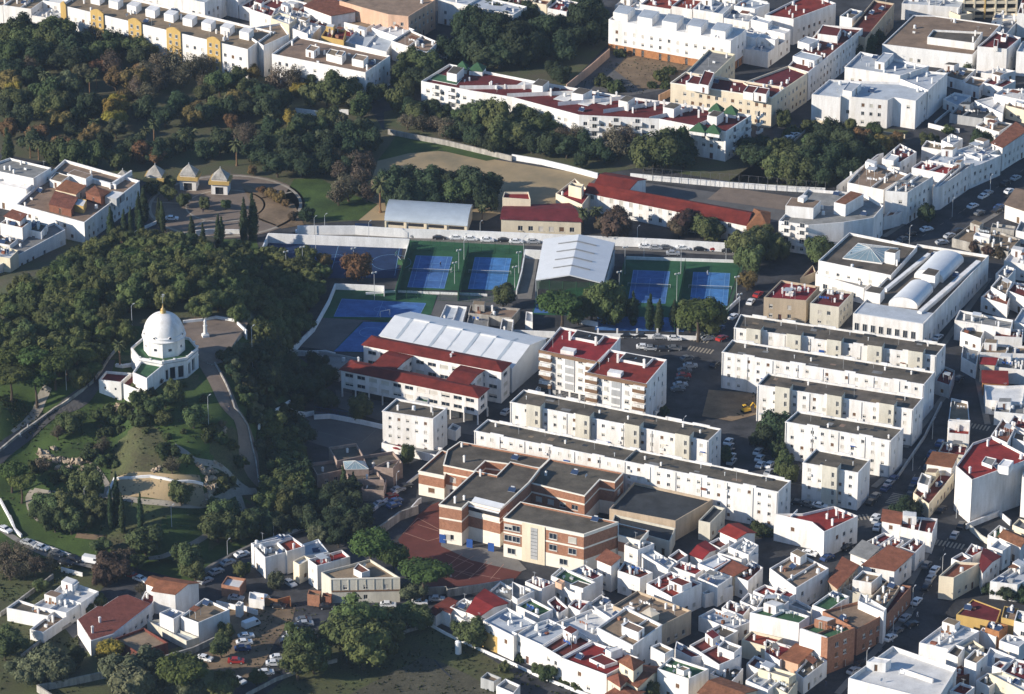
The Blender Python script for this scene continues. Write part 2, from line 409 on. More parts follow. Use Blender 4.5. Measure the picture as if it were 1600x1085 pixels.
def clutter(par, P, zr, c, rng, n, kinds=None, avoid=()):
    Q = inset(P, 1.1)
    if abs(area(Q)) < 4: return
    xs = [q[0] for q in Q]; ys = [q[1] for q in Q]
    d = P[1]-P[0] if isinstance(P[0], Vector) else Vector(P[1])-Vector(P[0]); ang = atan2(d[1], d[0]); got = 0
    for _ in range(n*12):
        if got >= n: break
        p = (rng.uniform(min(xs), max(xs)), rng.uniform(min(ys), max(ys)))
        if not inpoly(p, Q) or any(inpoly(p, A) for A in avoid): continue
        k = rng.choice(kinds or ['chimney']*5+['tank', 'dish', 'aerial', 'ac', 'solar', 'pipe']); got += 1
        if k == 'chimney':
            hh = rng.choice([1.0, 1.3, 1.7]); me = shared('chimney%s' % hh, lambda: chimney_mb(hh, .5), ['white', 'tile']); nm = 'chimney'
        elif k == 'tank': me = shared('water_tank', tank_mb, ['tank', 'greywall']); nm = 'water_tank'
        elif k == 'dish': me = shared('satellite_dish', dish_mb, ['tank']); nm = 'satellite_dish'
        elif k == 'aerial': me = shared('aerial', aerial_mb, ['steel']); nm = 'aerial'
        elif k == 'ac': me = shared('air_conditioner', ac_mb, ['tank', 'dark']); nm = 'air_conditioner'
        elif k == 'solar': me = shared('solar_heater', panel_mb, ['solar', 'steel']); nm = 'solar_heater'
        else:
            me = shared('vent_pipe', lambda: (lambda m_: (m_.cyl((0, 0, 0), .09, .9, 8), m_.cyl((0, 0, .9), .16, .15, 8), m_)[-1])(MB()), ['tank']); nm = 'vent_pipe'
        place(nm, me, par, (p[0]-c.x, p[1]-c.y, zr-c.z), ang+(0 if k != 'dish' else 1.2))
def roof_solid(kind, P, h, rise, mi=0, over=.35, th=.16):
    """pitched roofs over a quadrilateral whose edge 0 is an eave"""
    mb = MB(); Q = [Vector((q.x, q.y)) for q in inset(P, -over)]
    A, Bq, C, D = Q[:4]; L = lambda p, q, t: p+(q-p)*t
    def f(*pts): mb.face([(p[0].x, p[0].y, p[1]) for p in pts], mi)
    if kind == 'gable':
        R0, R1 = (L(A, D, .5), h+rise), (L(Bq, C, .5), h+rise)
        for t in (0, -th):
            a, b, c, d = (A, h+t), (Bq, h+t), (C, h+t), (D, h+t); r0, r1 = (R0[0], R0[1]+t), (R1[0], R1[1]+t)
            if t == 0: f(a, b, r1, r0); f(r0, r1, c, d)
            else: f(r0, r1, b, a); f(d, c, r1, r0)
        for x, y in (((A, h), (Bq, h)), ((C, h), (D, h)), ((Bq, h), R1), (R1, (C, h)), ((D, h), R0), (R0, (A, h))):
            f((x[0], x[1]-th), (y[0], y[1]-th), y, x)
    elif kind in ('hip', 'pyramid'):
        w = (D-A).length; l = (Bq-A).length; s = min(.5, w/2/max(l, .1))
        if kind == 'pyramid': s = .5
        m0, m1 = L(A, D, .5), L(Bq, C, .5); r0, r1 = (L(m0, m1, s), h+rise), (L(m0, m1, 1-s), h+rise)
        a, b, c, d = (A, h), (Bq, h), (C, h), (D, h)
        if s < .49: f(a, b, r1, r0); f(b, c, r1); f(c, d, r0, r1); f(d, a, r0)
        else:
            f(a, b, r0); f(b, c, r0); f(c, d, r0); f(d, a, r0)
        for x, y in ((a, b), (b, c), (c, d), (d, a)): f((x[0], h-th), (y[0], h-th), y, x)
        f((D, h-th), (C, h-th), (Bq, h-th), (A, h-th))
    elif kind == 'shed':
        f((A, h), (Bq, h), (C, h+rise), (D, h+rise))
        for x, y in (((A, h), (Bq, h)), ((Bq, h), (C, h+rise)), ((C, h+rise), (D, h+rise)), ((D, h+rise), (A, h))): f((x[0], x[1]-th), (y[0], y[1]-th), y, x)
        f((D, h+rise-th), (C, h+rise-th), (Bq, h-th), (A, h-th))
    elif kind == 'barrel':
        N = 14; prev = None
        for k in range(N+1):
            t = .5-.5*cos(pi*k/N); z = h+rise*sin(pi*k/N); cur = ((L(A, D, t), z), (L(Bq, C, t), z))
            if prev: f(prev[0], prev[1], cur[1], cur[0])
            prev = cur
    return mb
def gable_walls(mb, P, h, rise, kind):
    A, Bq, C, D = [Vector((p.x, p.y)) for p in P[:4]]
    if kind == 'gable':
        m0, m1 = (A+D)/2, (Bq+C)/2; z = h+rise-.2
        mb.face([(Bq.x, Bq.y, h-.01), (C.x, C.y, h-.01), (m1.x, m1.y, z)]); mb.face([(D.x, D.y, h-.01), (A.x, A.y, h-.01), (m0.x, m0.y, z)])
    elif kind == 'barrel':
        for X, Y in ((Bq, C), (A, D)):
            pts = [(X.x, X.y, h-.01)]+[(*(X+(Y-X)*(.5-.5*cos(pi*k/14))), h-.06+rise*sin(pi*k/14)) for k in range(1, 14)]+[(Y.x, Y.y, h-.01)]
            mb.face(pts)
    elif kind == 'shed':
        for X, Y in ((Bq, C), (D, A)):
            zx = h-.05 if X is Bq or X is A else h+rise-.2; zy = h-.05 if Y is A or Y is Bq else h+rise-.2
            mb.face([(X.x, X.y, h-.3), (Y.x, Y.y, h-.3), (Y.x, Y.y, zy), (X.x, X.y, zx)])
        mb.face([(C.x, C.y, h-.3), (D.x, D.y, h-.3), (D.x, D.y, h+rise-.2), (C.x, C.y, h+rise-.2)])
NB = [0]; ALLB = []
def B(tile, s, h, wall='white', roof='bitumen', kind='flat', rise=2.0, par=.7, z0=0, win=None, huts=(), n=None, where='', label=None,
      name='town_house', cat='house', zones=None, fl=2.9, clut=None, group=None, solid=True, wide=1.1, tall=1.3, pitch=2.75, trim=None, edges=(0, 1), ground='door', feature='', top=.9, first=1.0):
    NB[0] += 1; rng = random.Random(NB[0]*13+5)
    P = s if not isinstance(s, str) else quad(tile, s, h)
    P = [Vector((p[0], p[1])) for p in P]
    if len(P) == 3: P.append(P[0]+P[2]-P[1])
    if area(P) < 0: P = [P[0]]+P[:0:-1]
    c2 = sum(P, Vector((0, 0)))/len(P); c = Vector((c2.x, c2.y, z0))
    root = empty(name, c); X = (c2.x/c2.y)
    wn, rn = WALLNAME.get(wall, wall), ROOFNAME.get(roof, roof)
    st = {1: 'single-storey', 2: 'two-storey', 3: 'three-storey', 4: 'four-storey'}.get(max(1, min(4, int((h-z0)/2.8))), 'tall')
    if label: root['label'] = label; root['category'] = cat
    else: tag(root, cat, f'{wn} {st} {cat} with {rn}{feature}'.replace('white white','all white'), where, None, X)
    if group: root['group'] = group
    walls = MB(); zr = h-par if kind == 'flat' else h
    n_e = len(P)
    for i in range(n_e):
        a, b = P[i], P[(i+1) % n_e]; L = (b-a).length
        nrm = Vector((b.y-a.y, a.x-b.x)); facing = nrm.dot(-c2) > 0
        pr = win if isinstance(win, (int, float)) else (win or {}).get(i, None) if isinstance(win, dict) else None
        if pr is None: pr = (.6 if nrm.x < 0 else .88) if win is None and facing and (n_e > 4 or i in edges) else 0
        if pr and L > 2.5 and (facing or i in edges):
            cols, wins = plan(L, h if kind != 'flat' else h-par+.3, fl, pitch, wide, tall, pr, z0, rng, ground, first, top if kind == 'flat' else .3)
        else: cols, wins = [], []
        facade(walls, a, b, z0-.5, h, cols, zones); put_windows(root, a, b, wins, c)
    if kind == 'flat':
        I = inset(P, .22)
        for i in range(n_e):
            j = (i+1) % n_e
            walls.face([(*P[i], h), (*P[j], h), (*I[j], h), (*I[i], h)])
            walls.face([(*I[j], zr), (*I[i], zr), (*I[i], h), (*I[j], h)])
        if not trim: pass
        rm = MB(); rm.face([(*q, zr) for q in inset(P, .20)])
        if trim:
            tm = MB(); O = inset(P, -.12)
            for i in range(n_e):
                j = (i+1) % n_e
                tm.face([(*O[i], h-.25), (*O[j], h-.25), (*O[j], h+.06), (*O[i], h+.06)])
                tm.face([(*O[i], h+.06), (*O[j], h+.06), (*I[j], h+.06), (*I[i], h+.06)])
                tm.face([(*O[j], h-.25), (*O[i], h-.25), (*P[i], h-.25), (*P[j], h-.25)])
                tm.face([(*I[j], h), (*I[i], h), (*I[i], h+.06), (*I[j], h+.06)])
            shift(tm, c); tm.build('cornice', trim, root)
    else:
        gable_walls(walls, P, h, rise, kind)
        rm = roof_solid(kind, P, h, rise)
    mats = [wall] if zones is None else [wall, 'trim', 'orangewall', 'browntrim']
    shift(walls, c); walls.build('wall', mats, root)
    shift(rm, c); rm.build('roof', roof, root, smooth=False)
    avoid = []
    for hut in huts:
        hs, hh = hut[0], hut[1]; hw = hut[2] if len(hut) > 2 else wall; hr = hut[3] if len(hut) > 3 else roof; hk = hut[4] if len(hut) > 4 else 'flat'
        HP = [Vector((q.x, q.y)) for q in quad(tile, hs, zr+hh)]
        if len(HP) == 3: HP.append(HP[0]+HP[2]-HP[1])
        if area(HP) < 0: HP = [HP[0]]+HP[:0:-1]
        avoid.append(inset(HP, -.6)); hm = MB()
        for i in range(len(HP)):
            a, b = HP[i], HP[(i+1) % len(HP)]; L = (b-a).length
            cols = [(L/2, .9, [(zr+.05, zr+1.95)])] if i == rng.choice([0, 1]) and L > 2.2 and hh > 2.1 else []
            facade(hm, a, b, zr-.05, zr+hh, cols)
            if cols: put_windows(root, a, b, [(L/2, zr+.05, .9, 1.9, 'door')], c)
        if hk == 'flat':
            I = inset(HP, .15)
            for i in range(len(HP)):
                j = (i+1) % len(HP)
                hm.face([(*HP[i], zr+hh), (*HP[j], zr+hh), (*I[j], zr+hh), (*I[i], zr+hh)]); hm.face([(*I[j], zr+hh-.2), (*I[i], zr+hh-.2), (*I[i], zr+hh), (*I[j], zr+hh)])
            shift(hm, c); hp = hm.build('stair_hut', hw, root)
            r_ = MB(); r_.face([(*q, zr+hh-.2) for q in I]); shift(r_, c); r_.build('hut_roof', hr, hp)
        else:
            gable_walls(hm, HP, zr+hh, hut[5] if len(hut) > 5 else 1.5, hk)
            shift(hm, c); hp = hm.build('stair_hut', hw, root)
            r_ = roof_solid(hk, HP, zr+hh, hut[5] if len(hut) > 5 else 1.5, over=.2); shift(r_, c); r_.build('hut_roof', hr, hp)
    if kind == 'flat':
        ar = abs(area(P)); k = int((clut if clut is not None else min(5, ar/45+rng.random()*2))*1.5)+(name == 'town_house')
        clutter(root, P, zr, c, rng, k, avoid=avoid)
        if name == 'town_house' and not huts and ar > 60 and n is None and rng.random() < .75:
            # a low partition wall across the terrace and a stair hut
            d = (P[1]-P[0]).normalized(); w = (P[3]-P[0]) if n_e == 4 else Vector((-d.y, d.x))*5
            t = rng.uniform(.3, .65); a = P[0]+(P[1]-P[0])*t+w*.03; b = P[3]+(P[2]-P[3])*t-w*.03 if n_e == 4 else a+w
            nn = Vector((b.y-a.y, a.x-b.x)).normalized()*.1; pm = MB(); pm.prism([a+nn, b+nn, b-nn, a-nn], zr, h-.02); shift(pm, c); pm.build('partition_wall', wall, root)
            if n_e == 4 and rng.random() < .8:
                u = P[3]*.62+P[0]*.38; q0 = P[3]+(P[2]-P[3])*.06-(P[3]-P[0])*.08
                e1 = (P[2]-P[3]).normalized()*min(3.6, (P[2]-P[3]).length*.4); e2 = (P[0]-P[3]).normalized()*min(2.8, (P[0]-P[3]).length*.45)
                HP = [q0+e2, q0+e2+e1, q0+e1, q0]; hm = MB(); hh = 2.35; hm.prism(HP, zr-.03, zr+hh); shift(hm, c); hp = hm.build('stair_hut', wall, root)
                r_ = MB(); r_.prism(inset(HP, .15), zr+hh, zr+hh+.05); shift(r_, c); r_.build('hut_roof', rng.choice([roof, roof, 'brownroof', 'whiteroof']), hp)
                L = (HP[1]-HP[0]).length; put_windows(root, HP[0]+(HP[1]-HP[0])*0+Vector((d.y, -d.x))*.2, HP[1]+Vector((d.y, -d.x))*.2, [(L/2, zr+.03, .8, 1.9, 'door')], c)
    if kind == 'flat' and name == 'town_house' and n_e == 4 and abs(area(P)) > 38:
        e1, e2 = P[1]-P[0], P[3]-P[0]; D1, D2 = e1.normalized(), e2.normalized(); ang = atan2(D1.y, D1.x)
        def rect(u, v, w_, l_, z_, hh, nm, m_, m2=None):
            q = P[0]+e1*u+e2*v; H = [q, q+D1*w_, q+D1*w_+D2*l_, q+D2*l_]
            if not all(inpoly(x, P) for x in H): return None
            mb = MB(); mb.prism([tuple(x) for x in H], z_, z_+hh, bottom=True); shift(mb, c); o = mb.build(nm, m_, root)
            return o
        if huts and rng.random() < .6: rect(rng.uniform(.1, .7), .04, .16, (e2.length-.8), zr, par-.03, 'partition_wall', wall)
        if rng.random() < .35:          # sheet roof on posts
            w_, l_ = rng.uniform(2, 3.4), rng.uniform(1.8, 3); u, v = rng.uniform(.1, .5), rng.uniform(.1, .6)
            if rect(u, v, w_, l_, zr+2.05, .07, 'awning', rng.choice(['metalroof', 'tile', 'greyroof', 'pale', 'whiteroof'])):
                for a_ in (.08, w_-.16):
                    for b_ in (.08, l_-.16): rect(u+a_/e1.length, v+b_/e2.length, .09, .09, zr, 2.05, 'awning_post', 'steel')
        if rng.random() < .4: rect(rng.uniform(.08, .6), rng.uniform(.1, .6), rng.uniform(.6, 1.6), rng.uniform(.5, 1.2), zr, rng.uniform(.4, 1.1), 'planter', rng.choice(['tile', 'white', 'greywall', 'brick']))
        if rng.random() < .35:          # washing line
            u, v = rng.uniform(.1, .4), rng.uniform(.25, .7); q = P[0]+e1*u+e2*v; L_ = min(4.5, e1.length*.45); mb = MB(); mb.tube((*q, zr), (*q, zr+1.8), .04, 4); mb.tube((*(q+D1*L_), zr), (*(q+D1*L_), zr+1.8), .04, 4); mb.tube((*q, zr+1.75), (*(q+D1*L_), zr+1.75), .015, 3)
            if inpoly(q, P) and inpoly(q+D1*L_, P):
                shift(mb, c); wl = mb.build('washing_line', 'steel', root); mb = MB(); t_ = .2
                while t_ < L_-.9: w_ = rng.uniform(.4, .9); y_ = q+D1*t_+D2*.03; mb.box((*(y_+D1*w_/2), zr+rng.uniform(.7, 1.1)), w_, .04, .62, ang); t_ += w_+rng.uniform(.1, .5)
                shift(mb, c); mb.build('laundry', rng.choice(['white', 'cloth2', 'pale', 'orange', 'bluedoor']), wl)
    ALLB.append((root, P, h, c)); return root, P, c
def shift(mb, c): mb.v = [(v[0]-c.x, v[1]-c.y, v[2]-c.z) for v in mb.v]
def obox(root, c, a, d, n, u0, u1, o0, o1, z0, z1, name, m):
    """box on a wall: u along the wall, o outward"""
    P = [a+d*u0+n*o1, a+d*u1+n*o1, a+d*u1+n*o0, a+d*u0+n*o0]
    mb = MB(); mb.prism([(p.x, p.y) for p in P], z0, z1, bottom=True); shift(mb, c); return mb.build(name, m, root)
def edge(P, i):
    a, b = P[i], P[(i+1) % len(P)]; d = (b-a).normalized(); return a, b, d, Vector((d.y, -d.x)), (b-a).length
def balcony(root, P, c, i, us, zs, w=2.6, dep=1.0, m='white', hh=.95):
    a, b, d, n, L = edge(P, i)
    for u in us:
        for z in zs:
            mb = MB(); f = lambda u0, u1, o0, o1, z0, z1: mb.prism([tuple(a+d*u0+n*o1), tuple(a+d*u1+n*o1), tuple(a+d*u1+n*o0), tuple(a+d*u0+n*o0)], z0, z1, bottom=True)
            f(u-w/2, u+w/2, 0, dep, z-.14, z); f(u-w/2, u+w/2, dep-.09, dep, z+.002, z+hh); f(u-w/2, u-w/2+.09, 0, dep-.092, z+.002, z+hh); f(u+w/2-.09, u+w/2, 0, dep-.092, z+.002, z+hh)
            shift(mb, c); mb.build('balcony', m, root)
            place('window', window_mesh('glass', 1.5, 2.0), root, tuple(Vector((*(a+d*u+n*.215), z+.03))-c), atan2(d.y, d.x))
def long_block(tile, s, h, towers, where_label, seed, pipes=True):
    root, P, c = B(tile, s, h, 'white', 'bitumen', win={0: .85, 1: .5, 2: .8}, label=where_label, name='apartment_block', cat='apartment block', fl=2.65, par=.55,
                   pitch=2.9, wide=.95, tall=1.05, clut=0, edges=(0, 1, 2), ground='x', trim=None, top=.5)
    a, b, d, n, L = edge(P, 0); rng = random.Random(seed); ang = atan2(d.y, d.x)
    for k in range(towers):
        u = L*(k+.5)/towers+(L/towers)*.02; zt = h+1.1
        pp = [a+d*(u-2.1)+n*1.5, a+d*(u+2.1)+n*1.5, a+d*(u+2.1)-n*1.8, a+d*(u-2.1)-n*1.8]
        tm = MB()
        for i in range(4):
            p, q = pp[i], pp[(i+1) % 4]; cols = [(3.1, .8, [(z_, z_+1.5) for z_ in (1.2, 3.9, 6.6, 9.2)])] if i == 0 else []
            facade(tm, p, q, -.3, zt, cols)
        shift(tm, c); tw = tm.build('stair_tower', 'stone', root)
        rr = MB(); rr.face([(p.x, p.y, zt) for p in pp]); shift(rr, c); rr.build('tower_roof', 'bitumen', tw)
        put_windows(root, pp[0], pp[1], [(3.1, z_, .8, 1.5, 'glass') for z_ in (1.2, 3.9, 6.6, 9.2)], c)
    # raised lengths of parapet, front and back
    for e, cnt in ((2, int(L/9)), (0, int(L/13))):
        a2, b2, d2, n2, L2 = edge(P, e)
        for k in range(cnt):
            u = L2*(k+.5)/cnt+rng.uniform(-1, 1); w = rng.uniform(1.5, 2.6)
            obox(root, c, a2, d2, n2, u-w, u+w, -.22, .10, h+.003, h+rng.uniform(.25, .5), 'parapet_step', 'white')
    obox(root, c, a, d, n, -.1, L+.1, .003, .14, h-.22, h-.02, 'cornice', 'white')
    if pipes:
        m_ = int(L/7.4)
        for k in range(m_+1):
            u = min(L-.3, .3+L*k/m_); place('downpipe', shared('pipe%.1f' % h, lambda: (lambda q: (q.cyl((0, 0, 0), .075, h-.3, 6), q)[-1])(MB()), ['steel']), root, tuple(Vector((*(a+d*u+n*.1), 0))-c))
    for k in range(int(L/6)):
        u = rng.uniform(1.5, L-1.5); z_ = rng.choice([2.3, 5.0, 7.6]); kd = rng.random()
        if kd < .5: place('air_conditioner', shared('air_conditioner', ac_mb, ['tank', 'dark']), root, tuple(Vector((*(a+d*u+n*.2), z_+rng.uniform(0, .8)))-c), ang)
        elif kd < .8: obox(root, c, a, d, n, u-.7, u+.7, .01, .5, z_, z_+.1, 'awning', rng.choice(['green', 'tile', 'trim', 'bluedoor']))
        else: obox(root, c, a, d, n, u-.8, u+.8, .3, .34, z_-.1, z_+.6, 'laundry', rng.choice(['white', 'pale', 'red', 'bluedoor', 'orange']))
    # fire walls across the roof, flues and aerials
    zr = h-.55
    for k in range(1, max(1, int(L/30))+0):
        u = L*k/int(L/30); W_ = (P[3]-P[0]).length
        obox(root, c, P[0]+d*u, (P[3]-P[0]).normalized(), Vector((-d.x, -d.y)), .25, W_-.25, -.12, .12, zr, h+.05, 'fire_wall', 'oldwall')
    for k in range(int(L/7)):
        u = L*(k+rng.uniform(.2, .8))/int(L/7); t = rng.choice([.3, .7, .5]); p = a+d*u+(P[3]-P[0])*t
        nm, me = rng.choice([('vent_pipe', shared('vent_pipe', lambda: (lambda m2: (m2.cyl((0, 0, 0), .1, .9, 8), m2.cyl((0, 0, .9), .18, .15, 8), m2)[-1])(MB()), ['tank'])),
                             ('aerial', shared('aerial', aerial_mb, ['steel'])), ('chimney', shared('chimneyL', lambda: chimney_mb(.8, .4), ['white']))])
        place(nm, me, root, tuple(Vector((*p, zr))-c), ang)
    for k in range(int(L/7)):           # repaired patches in the felt
        u = rng.uniform(1, L-4); t = rng.uniform(.1, .7); p = a+d*u+(P[3]-P[0])*t; W2 = (P[3]-P[0]).normalized(); w_, l_ = rng.uniform(1, 3), rng.uniform(.8, 2.5)
        mb = MB(); mb.face([(*q, zr+.02) for q in (p, p+d*w_, p+d*w_+W2*l_, p+W2*l_)]); shift(mb, c); mb.build('roof_patch', rng.choice(['greyroof', 'bitumendark', 'brownroof', 'bitumen']), root)
    # low dark slabs on the roof, near the back parapet
    for k in range(int(L/14)):
        u = L*(k+.6)/int(L/14); p = a+d*u+(P[3]-P[0])*.85
        mb = MB(); mb.box((0, 0, 0), 3.2, 1.0, .3); place('dark_roof_slab', shared('dark_roof_slab', lambda: mb, ['bitumendark']), root, tuple(Vector((*p, zr))-c), ang)
    return root, P, c
# ------------------------------------------------------------------ vegetation
def lobed(mb, cx, cy, cz, rx, ry, rz_, seed, sub=2, amp=.28, mi=0):
    bm = bmesh.new(); bmesh.ops.create_icosphere(bm, subdivisions=sub, radius=1)
    for v in bm.verts:
        k = 1+amp*noise.noise(v.co*1.7+Vector((seed*7.1, 0, 0)))*1.6+amp*.5*noise.noise(v.co*4+Vector((0, seed*3.3, 0)))
        v.co = Vector((cx+v.co.x*rx*k, cy+v.co.y*ry*k, cz+v.co.z*rz_*k))
    i0 = len(mb.v); bm.verts.index_update()
    mb.v += [tuple(v.co) for v in bm.verts]
    for f in bm.faces: mb.f.append(tuple(i0+v.index for v in f.verts)); mb.m.append(mi)
    bm.free()
def leaves(mb, lobes, n, size, rng, mi=0, droop=0):
    tot = sum(l[3]*l[5] for l in lobes)
    for cx, cy, cz, rx, ry, rz_ in lobes:
        for _ in range(int(n*rx*rz_/tot)):
            v = Vector((rng.gauss(0, 1), rng.gauss(0, 1), rng.gauss(0, 1)+.15)).normalized(); k = rng.uniform(.86, 1.22)
            p = Vector((cx+v.x*rx*k, cy+v.y*ry*k, cz+v.z*rz_*k)); s = size*rng.uniform(.6, 1.4)
            q = (v+Vector((rng.uniform(-.5, .5), rng.uniform(-.5, .5), rng.uniform(-.2, .6)))).normalized(); u = q.orthogonal().normalized(); w = q.cross(u)
            a = rng.uniform(0, 6.28); u2 = u*cos(a)+w*sin(a); w2 = q.cross(u2)
            mb.face([p-u2*s-w2*s*.6, p+u2*s-w2*s*.5, p+u2*s*.2+w2*s], mi)
def crown_lobes(kind, rng):
    """a crown 1 unit wide spec: list of ellipsoids in a crown of diameter 2 (x,y) centred at 0"""
    L = []
    if kind in ('oak', 'dark', 'autumn', 'yellow', 'redbrown', 'olive', 'bare', 'bush'):
        L.append((0, 0, 0, .62, .62, .6))
        for k in range(13):
            a = rng.uniform(0, 6.28); r = rng.uniform(.3, .82); q = rng.uniform(.16, .42); L.append((r*cos(a), r*sin(a), rng.uniform(-.45, .62)*(1.25-r), q, q, q*rng.uniform(.75, 1.1)))
    elif kind == 'pine':
        L.append((0, 0, 0, .6, .6, .55))
        for k in range(14):
            a = rng.uniform(0, 6.28); r = rng.uniform(.25, .76); q = rng.uniform(.2, .4); L.append((r*cos(a), r*sin(a), rng.uniform(-.4, .7)*(1.2-r), q, q, q*.85))
    elif kind == 'stonepine':
        L.append((0, 0, 0, .72, .72, .28))
        for k in range(10):
            a = k*.63+rng.uniform(0, .4); r = rng.uniform(.4, .68); L.append((r*cos(a), r*sin(a), rng.uniform(-.06, .14), *(rng.uniform(.28, .38),)*2, rng.uniform(.18, .26)))
    elif kind == 'cypress':
        for k in range(7): z = -2.2+k*.72; r = (.62, .8, .85, .75, .62, .42, .22)[k]; L.append((rng.uniform(-.1, .1), rng.uniform(-.1, .1), z, r, r, .62))
    return L
TREES = {}
def tree_meshes(kind, var):
    key = (kind, var)
    if key in TREES: return TREES[key]
    rng = random.Random(hash(kind+str(var)) % 9999 if False else sum(map(ord, kind))*17+var*101)
    L = crown_lobes(kind, rng); mb = MB()
    if kind != 'bare':
        for i, l in enumerate(L): lobed(mb, *l[:3], l[3]*.88, l[4]*.88, l[5]*.88, i+var*20, sub=2 if i else 2)
    n, size = dict(cypress=(1500, .12), stonepine=(1900, .06), bare=(1500, .045), bush=(500, .12)).get(kind, (2100, .065))
    leaves(mb, L, n, size, rng)
    if kind == 'bare':
        for l in L:
            for _ in range(12):
                v = Vector((rng.uniform(-1, 1), rng.uniform(-1, 1), rng.uniform(.1, 1))).normalized()
                mb.tube((l[0]*.3, l[1]*.3, -.6), (l[0]+v.x*l[3], l[1]+v.y*l[4], l[2]+v.z*l[5]), .02, 3, 0, .006)
    crown = mb.mesh('crown', ['leaf_'+kind])
    tb = MB(); H = dict(stonepine=1.5, cypress=.9, bush=.25).get(kind, .95)      # trunk length below the crown's middle, in crown radii
    base = -H-(2.2 if kind == 'cypress' else 0)
    bend = [Vector((0, 0, base))]; 
    for k in range(3): bend.append(bend[-1]+Vector((rng.uniform(-.05, .05), rng.uniform(-.05, .05), H/3)))
    r0 = .075
    for k in range(3): tb.tube(bend[k], bend[k+1], r0*(1-.22*k), 7, 0, r0*(1-.22*(k+1)))
    for k in range(5):
        a = k*1.26+rng.uniform(0, .5); st = bend[2]+(bend[3]-bend[2])*rng.uniform(0, .8)
        tb.tube(st, st+Vector((cos(a)*.45, sin(a)*.45, rng.uniform(.25, .45))), .035, 5, 0, .015)
    trunk = tb.mesh('trunk', ['bark'])
    TREES[key] = (crown, trunk, -base); return TREES[key]
def palm_meshes(var):
    key = ('palm', var)
    if key in TREES: return TREES[key]
    rng = random.Random(40+var); mb = MB()
    for k in range(38):
        a = k*2.4; el = rng.uniform(-.5, 1.2); L = rng.uniform(.85, 1.05); p = Vector((0, 0, 0)); d = Vector((cos(a)*cos(el), sin(a)*cos(el), sin(el)))
        side = Vector((-sin(a), cos(a), 0)); w = .10
        for j in range(4):
            q = p+d*L/4; w2 = (.15, .14, .10, .02)[j]
            mb.face([p-side*w-Vector((0, 0, w*.6)), q-side*w2-Vector((0, 0, w2*.6)), q, p]); mb.face([p, q, q+side*w2-Vector((0, 0, w2*.6)), p+side*w-Vector((0, 0, w*.6))])
            p = q; w = w2; d = (d+Vector((0, 0, -.38))).normalized()
    crown = mb.mesh('crown', ['leaf_palm']); tb = MB()
    tb.cyl((0, 0, -2.6), .17, .3, 9, 0, .11); tb.cyl((0, 0, -2.3), .10, 2.0, 9, 0, .085); tb.cyl((0, 0, -.3), .09, .3, 9, 0, .17)
    TREES[key] = (crown, tb.mesh('trunk', ['palmbark']), 2.6); return TREES[key]
TREEDESC = dict(pine='green pine', stonepine='umbrella pine with flat crown', oak='round green tree', dark='dark evergreen tree', cypress='narrow cypress', autumn='orange-brown autumn tree',
                yellow='yellow autumn tree', bare='leafless grey-brown tree', olive='grey-green tree', redbrown='reddish brown tree', bush='low green bush', palm='palm tree')
TREENAME = dict(pine='pine_tree', stonepine='umbrella_pine', oak='broadleaf_tree', dark='evergreen_tree', cypress='cypress_tree', autumn='autumn_tree', yellow='autumn_tree',
                bare='bare_tree', olive='olive_tree', redbrown='autumn_tree', bush='bush', palm='palm_tree')
NT = [0]
def scatter(tile, s, mix, n, where, rad=(2.6, 4.4), gap=4.0, seed=1):
    rng = random.Random(seed); P = [Vector((p.x, p.y)) for p in line_pts(tile, s)]; got = []
    xs = [p.x for p in P]; ys = [p.y for p in P]
    for _ in range(n*25):
        if len(got) >= n: break
        q = Vector((rng.uniform(min(xs), max(xs)), rng.uniform(min(ys), max(ys))))
        if not inpoly(q, P) or any((q-g_).length < gap for g_ in got) or any((q-g_).length < gap*.8 for g_ in FEET): continue
        got.append(q); k = rng.choice(mix); tree_at((q.x, q.y, hz(q.x, q.y)-.1), rng.uniform(*rad), k, where, 1, q.x/q.y)
FEET = []
def tree_at(p, rad, kind, where, squash=1.0, order=0):
    """p: foot of the tree, rad: crown radius in metres"""
    NT[0] += 1; rng = random.Random(NT[0]*7+3); var = rng.randrange(4)
    crown, trunk, down = palm_meshes(var % 2) if kind == 'palm' else tree_meshes(kind, var)
    root = empty(TREENAME[kind], p); z = down*rad*squash; FEET.append(Vector((p[0], p[1]))); kx, ky, kz_, ra = rng.uniform(.84, 1.14), rng.uniform(.84, 1.14), rng.uniform(.85, 1.3 if kind != 'stonepine' else 1.1), rng.uniform(0, 6.28)
    for nm, me in (('crown', crown), ('trunk', trunk)):
        o = place(nm, me, root, (0, 0, z), 0); o.scale = (rad*kx, rad*ky, rad*squash*kz_ if nm == 'crown' else rad*squash); o.rotation_euler = (0, 0, ra if nm == 'crown' else 0)
    cat = 'bush' if kind == 'bush' else 'palm' if kind == 'palm' else 'tree'
    tag(root, cat, TREEDESC[kind], where, f'{TREEDESC[kind]}s {where}'.replace('bushs', 'bushes')[:70], order); return root
def T(tile, kind, s, where, squash=1.0):
    """trees given by the middle and the width of their crowns"""
    for x, y, w in nums(s):
        X, Y = px(tile, x, y); rad = w/TILE[tile][2]/kpx(Y)/2*(1 if kind in ('palm', 'cypress') else 1.2)
        crown, trunk, down = palm_meshes(0) if kind == 'palm' else tree_meshes(kind, 0)
        p = GT(X, Y, down*rad*squash); z = hz(p.x, p.y)
        tree_at((p.x, p.y, z-.1), rad, kind, where, squash, X)
